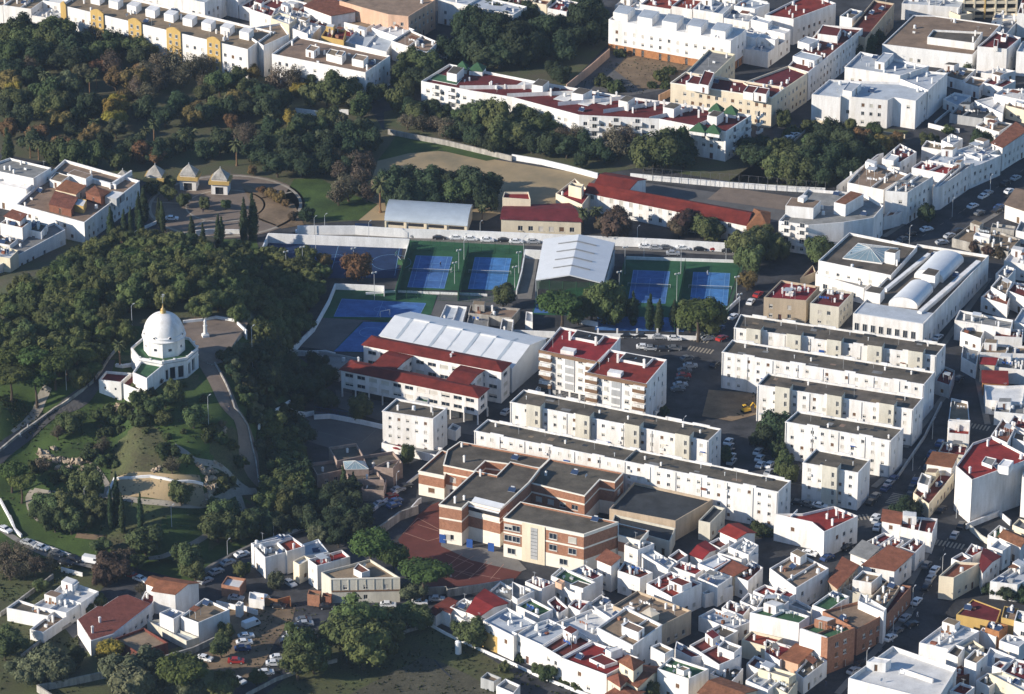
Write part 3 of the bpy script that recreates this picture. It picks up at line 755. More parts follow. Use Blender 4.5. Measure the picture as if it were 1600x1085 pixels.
# ------------------------------------------------------------------ cars, lamps, walls, people
def car_body(van=False):
    bm = bmesh.new(); mb = MB()
    if van: prof = [(-2.4, .35), (2.35, .35), (2.45, .75), (2.2, 1.15), (1.6, 1.95), (-2.35, 2.0), (-2.45, 1.0)]
    else: prof = [(-2.05, .32), (2.05, .32), (2.12, .62), (1.95, .85), (.95, .98), (.35, 1.40), (-.95, 1.44), (-1.70, 1.02), (-2.08, .93), (-2.12, .6)]
    hw = .95 if van else .86
    def ring(y, k): return [(x, y, z if z < 1 else z) for x, z in prof]
    n = len(prof); secs = [(-hw, .0), (-hw*.97, 0), (hw*.97, 0), (hw, 0)]
    def pt(x, z, s):                      # cabin narrows towards the roof
        w = hw-(max(0, z-.95)*.28 if not van else max(0, z-1.2)*.10); return (x, s*w, z)
    A = [pt(x, z, -1) for x, z in prof]; Bv = [pt(x, z, 1) for x, z in prof]
    for k in range(n): mb.face([A[k], Bv[k], Bv[(k+1) % n], A[(k+1) % n]][::-1])
    mb.face(A); mb.face(Bv[::-1]); return mb
def car_glass(van=False):
    mb = MB(); hw = .95 if van else .86
    def w(z): return hw-(max(0, z-.95)*.28 if not van else max(0, z-1.2)*.10)
    def sl(p, q, e=.02):
        (x0, z0), (x1, z1) = p, q; nx, nz = -(z1-z0), (x1-x0); l = sqrt(nx*nx+nz*nz); nx, nz = -nx/l*e, -nz/l*e
        if nz < 0 and not van: nx, nz = -nx, -nz
        mb.face([(x0+nx, -w(z0)+.08, z0+nz), (x0+nx, w(z0)-.08, z0+nz), (x1+nx, w(z1)-.08, z1+nz), (x1+nx, -w(z1)+.08, z1+nz)])
    if van: sl((2.12, 1.22), (1.68, 1.85)); sides = [[(1.9, 1.2), (1.5, 1.8), (.9, 1.8), (.9, 1.2)]]
    else:
        sl((.90, 1.01), (.40, 1.36)); sl((-1.62, 1.08), (-1.02, 1.38))
        sides = [[(.75, 1.0), (.32, 1.34), (-.25, 1.36), (-.25, 1.0)], [(-.33, 1.0), (-.33, 1.36), (-.92, 1.36), (-1.4, 1.05)]]
    for s in sides:
        for sg in (-1, 1): mb.face([(x, sg*(w(z)+.012), z) for x, z in (s if sg > 0 else s[::-1])])
    return mb
def wheel_mb():
    mb = MB(); n = 12
    A = [(.32*cos(2*pi*k/n), -.1, .32*sin(2*pi*k/n)) for k in range(n)]; Bv = [(a[0], .1, a[2]) for a in A]
    for k in range(n): mb.face([A[k], Bv[k], Bv[(k+1) % n], A[(k+1) % n]])
    mb.face(A[::-1]); mb.face(Bv)
    for y in (-.103, .103): mb.face([(a[0]*.6, y, a[2]*.6) for a in (A if y > 0 else A[::-1])], 1)
    return mb
CN = dict(w='whitecar', s='silver', b='blackcar', u='bluecar', r='redcar', g='greycar')
CD = dict(w='white', s='silver', b='black', u='dark blue', r='red', g='grey')
def car(p, ang, col, where, van=False, order=0):
    nm = 'parked_van' if van else 'parked_car'
    root = empty(nm, p, R(ang)); tag(root, 'van' if van else 'car', f"{CD[col]} {'van' if van else 'car'} parked", where, f'cars {where}'[:60], order)
    place('body', shared('body_%s%d' % (col, van), lambda: car_body(van), [CN[col]]), root)
    place('windows', shared('car_glass%d' % van, lambda: car_glass(van), ['glass']), root)
    me = shared('wheel', wheel_mb, ['tyre', 'steel'])
    x = 1.5 if van else 1.3
    for sx, sy in ((1, 1), (1, -1), (-1, 1), (-1, -1)): place('wheel', me, root, (sx*x, sy*(.84 if van else .77), .32))
    if not van:
        me = shared('lamp_pair', lambda: (lambda m_: (m_.box((2.03, .58, .6), .12, .32, .16), m_.box((2.03, -.58, .6), .12, .32, .16), m_)[-1])(MB()), ['frame']); place('headlights', me, root)
    return root
def cars(tile, s, where, van=False):
    """x,y,direction,colour: direction r = along the streets of the rows, c = across, or degrees"""
    for q in s.split():
        x, y, a, col = q.split(','); X, Y = px(tile, float(x), float(y)); p = GT(X, Y, .7); v = col.isupper()
        ang = {'r': -22, 'c': 66}.get(a, None); ang = float(a) if ang is None else ang
        p.z -= .7-.04; car(p, ang, col.lower(), where, van or v, X)
def line_pts(tile, s, dz=0): return [GT(*px(tile, *q), dz) for q in nums(s)]
def wall(tile, s, h, m='whitewall', th=.3, where='', desc=None, name='boundary_wall', pts=None, cap=None):
    P = pts or line_pts(tile, s, h)
    Q = []
    for a, b in zip(P, P[1:]):
        k = max(1, int((b-a).length/2)) if max(hz(a.x, a.y), hz(b.x, b.y)) > .1 else 1
        Q += [a+(b-a)*i/k for i in range(k)]
    Q.append(P[-1]); mb = MB(); n = len(Q); L_, R_ = [], []
    for i in range(n):
        d = (Q[min(i+1, n-1)]-Q[max(i-1, 0)]); d.z = 0; d.normalize(); w = Vector((-d.y, d.x, 0))*th/2
        z = hz(Q[i].x, Q[i].y); L_.append((Q[i]+w, z)); R_.append((Q[i]-w, z))
    for i in range(n-1):
        (l0, z0), (l1, z1), (r0, _), (r1, _) = L_[i], L_[i+1], R_[i], R_[i+1]
        f = lambda p, z: (p.x, p.y, z)
        mb.face([f(r0, z0-.8), f(r1, z1-.8), f(r1, z1+h), f(r0, z0+h)]); mb.face([f(l1, z1-.8), f(l0, z0-.8), f(l0, z0+h), f(l1, z1+h)])
        mb.face([f(r0, z0+h), f(r1, z1+h), f(l1, z1+h), f(l0, z0+h)])
    for i, sg in ((0, 1), (n-1, -1)):
        (l, z), (r, _) = L_[i], R_[i]; q = [(l.x, l.y, z-.8), (r.x, r.y, z-.8), (r.x, r.y, z+h), (l.x, l.y, z+h)]; mb.face(q if sg > 0 else q[::-1])
    o = mb.build(name, [m]); tag(o, 'wall' if 'wall' in name else 'fence', desc or f'{WALLNAME.get(m, "pale")} boundary wall', where, None, 0); return o
def fence(tile, s, h, where, desc='tall wire mesh fence on steel posts', gap=3.0, m='steel', mesh_m=None, name='mesh_fence', screen=False):
    P = line_pts(tile, s, h); root = empty(name, (P[0].x, P[0].y, hz(P[0].x, P[0].y)))
    tag(root, 'fence', desc, where); c = root.location.copy()
    me = shared('post%.1f' % h, lambda: (lambda q: (q.cyl((0, 0, -.5), .06, h+.5, 6), q)[-1])(MB()), [m])
    for a, b in zip(P, P[1:]):
        L = (b-a).length; k = max(1, int(L/gap))
        for i in range(k+1):
            p = a+(b-a)*i/k; place('post', me, root, (p.x-c.x, p.y-c.y, hz(p.x, p.y)-c.z))
        GP = .9 if h < 4.5 else 2.2; rm = MB()
        for z in (h-.05, h*.5, .15): rm.tube((a.x-c.x, a.y-c.y, z), (b.x-c.x, b.y-c.y, z), .035, 4)
        # chain-link: crossing wires
        for i in range(int(L/GP)):
            for s_ in (0, 1):
                t0, t1 = min(1, (i+s_)*GP/L), min(1, (i+1-s_)*GP/L); p, q = a+(b-a)*t0, a+(b-a)*t1
                rm.tube((p.x-c.x, p.y-c.y, .1), (q.x-c.x, q.y-c.y, h-.05), .012, 3)
        rm.build('wire_mesh', [mesh_m or m], root)
        if screen:
            d = (b-a).normalized(); n_ = Vector((-d.y, d.x, 0))*.03; sm = MB(); sm.prism([tuple((q-c).xy) for q in (a-n_, b-n_, b+n_, a+n_)], .1, h-.3); sm.build('wind_screen', ['courtgreen'], root)
    return root
def ribbon(name, tile, s, w, m, dz=.2, wend=None, pts=None):
    P = pts or line_pts(tile, s); S = []
    for i in range(len(P)-1):               # Catmull-Rom
        p0, p1, p2, p3 = P[max(i-1, 0)], P[i], P[i+1], P[min(i+2, len(P)-1)]; k = max(2, int((p2-p1).length/1.2))
        for j in range(k):
            t = j/k; S.append(.5*((2*p1)+(p2-p0)*t+(2*p0-5*p1+4*p2-p3)*t*t+(3*p1-p0-3*p2+p3)*t**3))
    S.append(P[-1]); mb = MB(); n = len(S); prev = None
    for i in range(n):
        d = S[min(i+1, n-1)]-S[max(i-1, 0)]; d.z = 0; d.normalize(); ww = (w+((wend or w)-w)*i/n)/2; q = Vector((-d.y, d.x, 0))
        row = []
        for k in range(5):
            p = S[i]+q*ww*(1-k/2); row.append((p.x, p.y, hz(p.x, p.y)+dz))
        if prev:
            for k in range(4): mb.face([prev[k+1], row[k+1], row[k], prev[k]])
        prev = row
    return setting(name, mb, [m]), S
def lamp(tile, s, h, where, kind='lamp', arm=1.2):
    for x, y in nums(s):                     # x,y: the head of the lamp
        X, Y = px(tile, x, y); p = GT(X, Y, h); z = hz(p.x, p.y); root = empty('street_lamp' if kind == 'lamp' else 'floodlight_mast', (p.x, p.y, z))
        tag(root, 'lamp' if kind == 'lamp' else 'floodlight', 'slim pale street lamp' if kind == 'lamp' else 'tall floodlight mast', where, None, X)
        place('pole', shared('pole%.1f' % h, lambda: (lambda q: (q.cyl((0, 0, -.3), .11, h+.3, 7, 0, .06), q)[-1])(MB()), ['steel']), root)
        if kind == 'lamp':
            place('lamp_head', shared('lamp_head', lambda: (lambda q: (q.tube((0, 0, -.1), (.9, 0, .15), .04, 5), q.box((1.1, 0, .1), .6, .28, .13), q)[-1])(MB()), ['steel']), root, (0, 0, h), 1.0)
        else:
            place('floodlights', shared('floodlights', lambda: (lambda q: (q.box((0, 0, 0), 1.6, .1, .1), q.box((-.55, -.1, -.2), .5, .3, .45), q.box((.55, -.1, -.2), .5, .3, .45), q)[-1])(MB()), ['frame']), root, (0, 0, h), .4)
def person(tile, s, label, cloth='cloth1', order=0):
    x, y = nums(s)[0]; X, Y = px(tile, x, y); p = GT(X, Y, .9); z = hz(p.x, p.y)+.06
    key = 'person_'+cloth
    if key not in CH:
        V = [(0, 0, .95), (0, 0, 1.2), (0, 0, 1.42), (0, 0, 1.53), (0, 0, 1.66), (-.19, 0, 1.42), (-.30, .05, 1.15), (-.28, .22, .95), (.19, 0, 1.42), (.30, -.05, 1.15), (.28, .12, .93),
             (-.1, 0, .88), (-.12, .12, .5), (-.12, .02, .08), (-.12, .16, .04), (.1, 0, .88), (.12, -.1, .5), (.12, -.22, .08), (.12, -.08, .04)]
        E = [(0, 1), (1, 2), (2, 3), (3, 4), (2, 5), (5, 6), (6, 7), (2, 8), (8, 9), (9, 10), (0, 11), (11, 12), (12, 13), (13, 14), (0, 15), (15, 16), (16, 17), (17, 18)]
        r = [.15, .15, .13, .06, .115, .07, .05, .035, .07, .05, .035, .1, .07, .05, .04, .1, .07, .05, .04]
        me = bpy.data.meshes.new('body'); me.from_pydata(V, E, []); o = bpy.data.objects.new('tmp', me); COL.objects.link(o)
        md = o.modifiers.new('s', 'SKIN')
        for sv_, rr in zip(me.skin_vertices[0].data, r): sv_.radius = (rr, rr)
        me.skin_vertices[0].data[0].use_root = True
        o.modifiers.new('u', 'SUBSURF').levels = 1
        dg = bpy.context.evaluated_depsgraph_get(); m2 = bpy.data.meshes.new_from_object(o.evaluated_get(dg)); bpy.data.objects.remove(o)
        m2.materials.clear(); m2.materials.append(M(cloth)); m2.materials.append(M('skin'))
        for f in m2.polygons:
            if f.center.z > 1.52: f.material_index = 1
        CH[key] = m2
    o = place('person', CH[key], None, (p.x, p.y, z), 1.0); o['label'] = label; o['category'] = 'person'
# fills a four-sided block of town with houses side by side
def block(tile, s, rows, cols, where, roofs, walls_=('white',), hs=(4.2, 7.5), name='town_house', jitter=.12, gap=0.0, seed=1, win=None, skip=.04):
    rng = random.Random(seed); Q = [Vector((p.x, p.y)) for p in quad(tile, s, 5.0)]
    def at(u, v): return (Q[0]*(1-u)+Q[1]*u)*(1-v)+(Q[3]*(1-u)+Q[2]*u)*v
    us = [[0]+[(i+rng.uniform(-jitter, jitter))/cols for i in range(1, cols)]+[1] for _ in range(rows)]
    vs = [0]+[(j+rng.uniform(-jitter, jitter)*.7)/rows for j in range(1, rows)]+[1]
    for j in range(rows):
        for i in range(cols):
            if rng.random() < skip: continue
            u0, u1, v0, v1 = us[j][i]+.004, us[j][i+1]-.002, vs[j]+.004, vs[j+1]-.002
            h = rng.uniform(*hs); w = rng.choice(walls_); rf = rng.choice(roofs); P = [at(u0, v0), at(u1, v0), at(u1, v1), at(u0, v1)]
            if rng.random() < .35:       # terrace in front of a taller back part
                k = rng.uniform(.45, .65); M_ = [P[0]+(P[3]-P[0])*k, P[1]+(P[2]-P[1])*k]
                root, PP, c = B(tile, [P[0], P[1], M_[1]-(M_[1]-P[1])*.01, M_[0]-(M_[0]-P[0])*.01], max(3.4, h-2.7), w, rf, where=where, win=win)
                obj_h = h; rf2 = rng.choice(roofs)
                up = MB(); HP = [M_[0], M_[1], P[2], P[3]]
                for e in range(4):
                    a, b = HP[e], HP[(e+1) % 4]; L = (b-a).length; cols_ = []; wins = []
                    if e in (0, 1): cols_, wins = plan(L, h, 2.9, 2.8, 1.0, 1.2, .6, max(0, h-3.6) if e == 0 else 0, rng, 'x')
                    facade(up, a, b, -.5, h, cols_); put_windows(root, a, b, wins, c)
                I = inset(HP, .2)
                for e in range(4):
                    q = (e+1) % 4; up.face([(*HP[e], h), (*HP[q], h), (*I[q], h), (*I[e], h)]); up.face([(*I[q], h-.6), (*I[e], h-.6), (*I[e], h), (*I[q], h)])
                shift(up, c); up.build('upper_storey', w, root); r_ = MB(); r_.face([(*q, h-.6) for q in I]); shift(r_, c); r_.build('roof', rf2, root)
            else: B(tile, P, h, w, rf, where=where, win=win)
# ------------------------------------------------------------------ ground, hill, roads, courts
g = MB()
for i in range(-8, 8):
    for j in range(-4, 18): g.face([(i*400, j*400, 0), (i*400+400, j*400, 0), (i*400+400, j*400+400, 0), (i*400, j*400+400, 0)])
setting('ground', g, ['asphalt'])
patch('park_ground', 'F', '-260,-30 60,25 150,45 330,92 480,130 575,165 600,205 640,215 560,345 460,352 440,345 440,290 340,275 230,285 0,240 -200,220', 'parkground', 1)
patch('park_ground', 'F', '-300,520 -60,470 120,405 250,372 400,375 415,420 500,450 450,545 520,600 430,650 400,620 480,740 560,800 470,830 420,845 330,880 300,910 200,885 120,865 40,840 -10,790 -200,700', 'grass', 1)
patch('garden_ground', 'F', '600,205 940,272 1000,262 1150,285 1290,292 1190,250 1160,250 1000,240 900,220 650,165 600,175', 'parkground', 1)
patch('verge', 'F', '590,252 625,205 700,225 800,245 760,252 690,236 640,240', 'grass', 3)
patch('sports_field', 'F', '560,345 590,252 640,232 700,238 935,276 905,300 880,318 790,330 760,345', 'sand', 2)
patch('park_lawn', 'F', '430,330 460,280 500,280 540,300 590,320 560,345 470,342', 'grass', 3)
patch('playground', 'F', '905,300 935,276 1000,285 1260,320 1225,345 1190,350 1060,310 960,300', 'yard', 2)
patch('playground_court', 'F', '1130,292 1250,310 1235,330 1105,312', 'plaza', 3)
patch('wooded_plot', 'F', '1130,290 1200,240 1265,188 1420,205 1400,235 1330,250 1310,292', 'scrub', 1)
patch('vacant_plot', 'F', '885,135 955,70 1090,98 1040,140 985,150', 'yard', 2)
patch('vacant_plot_earth', 'F', '960,110 985,80 1080,100 1040,140 1000,140', 'dirt', 3)
patch('park_ground', 'F', '700,110 715,30 880,5 955,65 885,135 860,130', 'parkground', 1)
# plaza before the park
pz = G(352, 322, 0); mb = MB(); mb.face([(pz.x+25*cos(a), pz.y+26*sin(a), .09) for a in [2*pi*k/48 for k in range(48)]]); setting('plaza', mb, ['plaza'])
mb = MB()
for k in range(48):
    a, b = 2*pi*k/48, 2*pi*(k+1)/48
    for r0, r1 in ((23.2, 24.2), (12.0, 12.6)):
        mb.face([(pz.x+r0*cos(a), pz.y+1.04*r0*sin(a), .12), (pz.x+r1*cos(a), pz.y+1.04*r1*sin(a), .12), (pz.x+r1*cos(b), pz.y+1.04*r1*sin(b), .12), (pz.x+r0*cos(b), pz.y+1.04*r0*sin(b), .12)])
for k in range(5):
    a = .5+k*1.2566; w = .35; q = Vector((-sin(a), cos(a), 0))*w; p0 = pz+Vector((cos(a), sin(a), 0))*12.7; p1 = pz+Vector((cos(a), sin(a), 0))*23.1
    mb.face([(p.x, p.y, .12) for p in (p0-q, p1-q, p1+q, p0+q)])
setting('plaza_paving_bands', mb, ['path'])
patch('plaza_forecourt', 'F', '375,285 460,320 475,352 440,358 405,345', 'dirt', 4)
# the hill
x0, x1, y0, y1 = -240, -20, 965, 1180; st = 1.25
nx, ny = int((x1-x0)/st), int((y1-y0)/st); V = []; 
for j in range(ny+1):
    for i in range(nx+1):
        x, y = x0+i*st, y0+j*st; z = hz(x, y); V.append((x, y, z if z > .02 else -.4))
Fc = [(j*(nx+1)+i, j*(nx+1)+i+1, (j+1)*(nx+1)+i+1, (j+1)*(nx+1)+i) for j in range(ny) for i in range(nx)]
me = bpy.data.meshes.new('hill'); me.from_pydata(V, [], Fc); me.materials.append(M('grass')); me.materials.append(M('scrub')); me.materials.append(M('parkground'))
for f in me.polygons:
    cx, cy = f.center.x, f.center.y; k = noise.noise(Vector((cx*.045, cy*.045, 1)))
    e = G(400, 700, 5)
    f.material_index = 2 if (cy > 1072+k*10) else 1 if (k > .22 and cy < 1050) or cx > -72+k*20 else 0
me.polygons.foreach_set('use_smooth', [True]*len(me.polygons)); setting('hill', me)
# roads and paths on it
ribbon('hill_road', 'C1', '-60,740 20,640 130,560 330,415 540,270 620,190 660,90', 4.4, 'asphalt2', .16, 3.6)
wall('C1', '-50,670 30,600 140,510 330,375 500,260 560,215 610,150 665,60 700,20', .8, 'oldwall', .5, 'beside the road to the chapel', 'low pale parapet wall curving uphill', 'parapet_wall')
ribbon('hill_road', 'C1', '1230,70 1310,200 1390,370 1460,460 1500,600 1520,760 1600,850', 5.0, 'plaza', .16, 5.5)
wall('C1', '1300,100 1370,230 1420,370 1500,480 1530,620 1550,700 1570,840', .7, 'oldwall', .35, 'beside the road winding down right of the chapel', 'low pale parapet wall curving downhill', 'parapet_wall')
ribbon('foot_path', 'C1', '90,540 170,470 240,360 275,280 290,250', 2.6, 'path', .14)
ribbon('foot_path', 'C1', '200,880 330,900 480,915 640,915 760,930 900,950 1060,965 1200,965 1330,935 1420,890 1560,885', 1.8, 'path', .14)
ribbon('foot_path', 'C1', '200,880 175,920 190,1000 240,1060', 1.8, 'path', .15)
ribbon('foot_path', 'C1', '1050,610 1120,650 1190,700 1330,735 1400,790 1460,850 1510,880', 1.8, 'path', .14)
ribbon('foot_path', 'C1', '540,690 600,770 650,850 640,915', 1.5, 'path', .15)
ribbon('foot_path', 'D1', '900,265 980,255 1100,205 1180,170 1260,120', 1.6, 'path', .14)
ribbon('foot_path', 'C1', '1440,900 1460,960 1475,1020', 2.0, 'path', .15)
ribbon('foot_path', 'D1', '460,125 560,135 640,140', 2.0, 'dirt', .15)
# the sunken sandy basin with its pale rim
P = line_pts('C1', '700,800 910,790 1060,815 1230,830 1245,900 1240,945 1050,930 860,920 680,905')
mb = MB(); cpt = sum(P, Vector())/len(P); zb = min(hz(p.x, p.y) for p in P)+.9
ribbon('sand_basin', 'C1', '690,860 800,850 900,850 1010,862 1120,875 1235,890', 7.5, 'sand', .18)
wall('C1', '650,895 690,800 800,795 910,785 1000,800 1060,818 1140,815 1230,832', .7, 'whitewall', .5, 'round the sandy basin at the foot of the grassy hill', 'low white wavy rim wall', 'rim_wall')
# streets round the town
ribbon('pavement', 'F', '-40,800 60,862 140,885 230,905 300,915 330,885 400,852 470,830 560,800', 1.6, 'pavement', .12)
patch('pavement', 'F', '470,362 1150,396 1150,400 470,368', 'pavement', 3)
# sandy car park
patch('earth_car_park', 'D2', '-420,700 -300,560 -100,440 60,560 240,560 220,640 120,760 60,880 -20,1000 -420,900', 'dirt', 2)
patch('waste_ground', 'D2', '60,1085 400,820 560,760 820,740 1060,650 1300,790 1560,960 1560,1200 -200,1200', 'scrub', 1)
patch('sports_ground', 'D2', '560,1090 860,940 1010,855 1080,875 1300,975 1480,1090 1480,1200 400,1200', 'field', 3)
patch('pitch_line', 'D2', '1075,880 1085,878 1140,940 1190,985 1180,988 1130,945', 'bitumendark', 4)
patch('yard_ground', 'D1', '-200,300 0,260 330,250 560,330 640,420 460,640 480,820 700,860 860,860 1300,740 1400,1200 -200,1200', 'scrub', 1)
patch('forecourt', 'D1', '395,690 470,640 470,740 440,745', 'pavement', 3)
patch('earth_yard', 'C3', '1190,270 1470,290 1480,420 1330,460 1150,430', 'dirt', 3)
# courts in the middle
patch('ball_court', 'B2', '85,420 890,452 850,640 400,640 20,600', 'navy', 2)
patch('court_surface', 'N', '312,20 1410,62 1335,520 165,515', 'courtgreen', 2)
def tennis(TL, TR, BR, BL, tile, surf='blue', lines='courtline', where='', sub=True):
    P = [G(*px(tile, *q)) for q in (BL, BR, TR, TL)]
    # rectify to a true court
    c = sum(P, Vector())/4; u = ((P[1]-P[0])+(P[2]-P[3])).normalized(); v = Vector((-u.y, u.x, 0))
    w, l = 10.97, 23.77
    f = lambda x, y: (c+u*x+v*y)
    mb = MB(); mb.face([(*f(x, y)[:2], .09) for x, y in ((-w/2-.15, -l/2-.15), (w/2+.15, -l/2-.15), (w/2+.15, l/2+.15), (-w/2-.15, l/2+.15))])
    setting('tennis_court', mb, [surf]); lm = MB(); t = .10
    def ln(x0, y0, x1, y1, t=.10):
        d = Vector((x1-x0, y1-y0)).normalized(); n = Vector((-d.y, d.x))*t/2
        lm.face([(*f(x, y)[:2], .12) for x, y in ((x0-n.x, y0-n.y), (x1-n.x, y1-n.y), (x1+n.x, y1+n.y), (x0+n.x, y0+n.y))])
    for x in (-w/2, w/2, -4.115, 4.115): ln(x, -l/2, x, l/2)
    for y in (-l/2, l/2): ln(-w/2, y, w/2, y)
    for y in (-6.4, 6.4): ln(-4.115, y, 4.115, y)
    ln(0, -6.4, 0, 6.4); o = setting('court_lines', lm, [lines])
    root = empty('tennis_net', f(0, 0)); tag(root, 'net', 'tennis net across the blue court', where, None, c.x)
    for s_ in (-6.4, 6.4): p = f(s_, 0); mb = MB(); mb.cyl((p.x-c.x, p.y-c.y, 0), .06, 1.15, 8); mb.build('post', ['steel'], root)
    mb = MB(); a, b = f(-6.35, 0)-c, f(6.35, 0)-c
    n_ = 60
    for k in range(n_+1): p = a+(b-a)*k/n_; mb.tube((p.x, p.y, .1), (p.x, p.y, 1.0), .02, 3)
    for k in range(7): mb.tube((a.x, a.y, .1+k*.14), (b.x, b.y, .1+k*.14), .02, 3)
    mb.build('netting', ['net'], root); mb = MB(); mb.tube((a.x, a.y, 1.05), (b.x, b.y, 1.05), .05, 4); mb.build('net_tape', ['line'], root)
tennis((372, 185), (720, 200), (635, 498), (290, 488), 'N', where='left of the pair below the white wall')
tennis((945, 210), (1290, 222), (1215, 505), (868, 495), 'N', 'lightblue', where='second of the pair, beside the white roofed hall')
patch('court_surface', 'B3', '690,505 1395,530 1290,830 1180,960 540,950', 'courtgreen', 2)
tennis((745, 592), (968, 600), (915, 795), (693, 786), 'B3', where='right of the white roofed hall')
tennis((1115, 605), (1335, 612), (1285, 805), (1063, 797), 'B3', 'lightblue', where='nearest the street with the parked cars')
patch('ball_court', 'B3', '520,870 1060,880 1040,965 500,955', 'blue', 3)
patch('court_surface', 'B3', '140,770 360,700 560,690 520,870 120,860', 'courtgreen', 2)
patch('ball_court', 'B3', '150,790 340,800 330,855 130,850', 'blue', 3)
patch('court_surface', 'B2', '480,672 1095,745 1060,860 760,900 400,880', 'courtgreen', 3)
patch('ball_court', 'B2', '520,765 1030,792 985,880 470,875', 'blue', 4)
patch('earth_court', 'B2', '400,880 760,895 640,910 470,1080 240,1052', 'yard', 3)
patch('court_surface', 'B2', '760,895 1000,880 900,1085 560,1090 470,1080 640,905', 'courtgreen', 3)
patch('ball_court', 'B2', '650,905 890,912 800,1090 470,1085', 'blue', 4)
patch('paving', 'N', '1425,130 1545,200 1510,420 1480,600 1350,600 1335,515 1390,330', 'pavement', 2)
patch('paving', 'B2', '1110,725 1440,745 1560,800 1550,830 1150,795 1110,880 1060,860', 'yard', 3)
# markings on the two ball courts
def arcs(tile, x, y, r, m='courtline', n=40, w=.1, lvl=5, f=1.0):
    p = G(*px(tile, x, y)); mb = MB()
    for k in range(int(n*f)):
        a, b = 2*pi*k/n, 2*pi*(k+1)/n; mb.face([(p.x+q*cos(t), p.y+q*sin(t), .03*lvl) for q, t in ((r-w, a), (r, a), (r, b), (r-w, b))])
    setting('court_lines', mb, [m])
def lines(tile, s, m='courtline', w=.1, lvl=5):
    mb = MB()
    for seg in s.split(';'):
        P = [G(*px(tile, *q)) for q in nums(seg)]
        for a, b in zip(P, P[1:]):
            d = (b-a).normalized(); n_ = Vector((-d.y, d.x, 0))*w/2; mb.face([(q.x, q.y, .03*lvl) for q in (a-n_, b-n_, b+n_, a+n_)])
    setting('court_lines', mb, [m])
arcs('B2', 820, 545, 6.0, lvl=3); arcs('B2', 480, 520, 3.0, lvl=3); lines('B2', '500,440 455,600;90,425 870,452 840,625', lvl=3)
arcs('B2', 750, 830, 1.8); arcs('B2', 700, 970, 3.6); lines('B2', '520,768 1028,795 985,878 472,872 520,768;770,780 730,876')
# red school yard
patch('school_yard', 'D2', '860,150 980,0 1060,-60 1110,-80 1110,140 1140,200 1550,290 1620,330 1560,400 1250,430 1150,440 1000,430', 'redcourt', 2)
patch('yard_margin', 'D2', '1120,140 1560,245 1640,330 1600,345 1300,275 1120,190', 'pavement', 3)
lines('D2', '890,115 980,20 1110,90;980,60 1105,100;900,110 1040,160 1110,140;1150,240 1320,300 1200,380;1320,250 1180,330 1300,370 1430,290;1400,280 1290,390;1500,300 1420,390;1250,235 1140,330;1230,340 1480,390', 'redline', .16, 4)
# grey school playground
patch('playground', 'C2', '20,480 200,380 350,400 760,480 780,600 640,700 440,620 370,600', 'yard', 2)
lines('C2', '200,480 640,590;640,590 740,500', 'pavement', .15, 3)
patch('school_yard', 'C2', '480,270 770,330 1150,400 1420,480 1400,560 1160,520 760,460 500,380', 'yard', 3)
# zebra crossings
def zebra(tile, x, y, ang, n=7, L=3.2):
    p = G(*px(tile, x, y)); a = R(ang); mb = MB()
    for k in range(n):
        q = p+Vector((cos(a), sin(a), 0))*(k-n/2)*1.0; u = Vector((cos(a), sin(a), 0))*.25; v = Vector((-sin(a), cos(a), 0))*L/2
        mb.face([(w.x, w.y, .06) for w in (q-u-v, q+u-v, q+u+v, q-u+v)])
    setting('zebra_crossing', mb, ['path'])
zebra('C4', 1280, 495, -22); zebra('D4', 1100, 180, -22, 9); zebra('C4', 770, 925, 66); zebra('B3', 1120, 1010, -22, 9); zebra('C3', 1150, 30, -22, 8); zebra('D4', 560, 15, 10, 6)
def dashes(tile, s, on_=2.0, gap=3.5, w=.14):
    P = [G(*px(tile, *q)) for q in nums(s)]; mb = MB()
    for a, b in zip(P, P[1:]):
        d = (b-a).normalized(); n_ = Vector((-d.y, d.x, 0))*w/2; t = 0
        while t < (b-a).length-on_: p, q = a+d*t, a+d*(t+on_); mb.face([(v.x, v.y, .05) for v in (p-n_, q-n_, q+n_, p+n_)]); t += on_+gap
    setting('road_marking', mb, ['path'])
dashes('D4', '1090,140 1010,360 850,640 430,1085'); dashes('B4', '880,420 1180,230 1550,-20'); dashes('C4', '880,800 1030,560'); dashes('D1', '60,130 300,250 520,330'); dashes('A4', '30,880 300,690')
for k in range(9): lines('C3', '%d,%d %d,%d' % (1040-k*9, 110+k*20, 1105-k*9, 118+k*20), 'path', .12, 2)
for k in range(10): lines('C3', '%d,%d %d,%d' % (1450+k*6, 590+k*16, 1530+k*6, 605+k*16), 'path', .12, 2)
# pavements along the main streets
for s in ('B4', '1340,640 1050,1060'), ('C4', '1090,280 830,620'), ('C4', '840,690 640,860'), ('C4', '1240,60 1330,480'), ('D4', '1010,140 860,420'), ('D4', '880,560 420,1085'), ('B4', '700,390 1200,60'), ('B4', '1120,410 1420,230'):
    ribbon('pavement', s[0], s[1], 1.8, 'pavement', .13)
patch('car_park_lane', 'F', '470,366 1150,400 1160,385 470,352', 'asphalt2', 1)
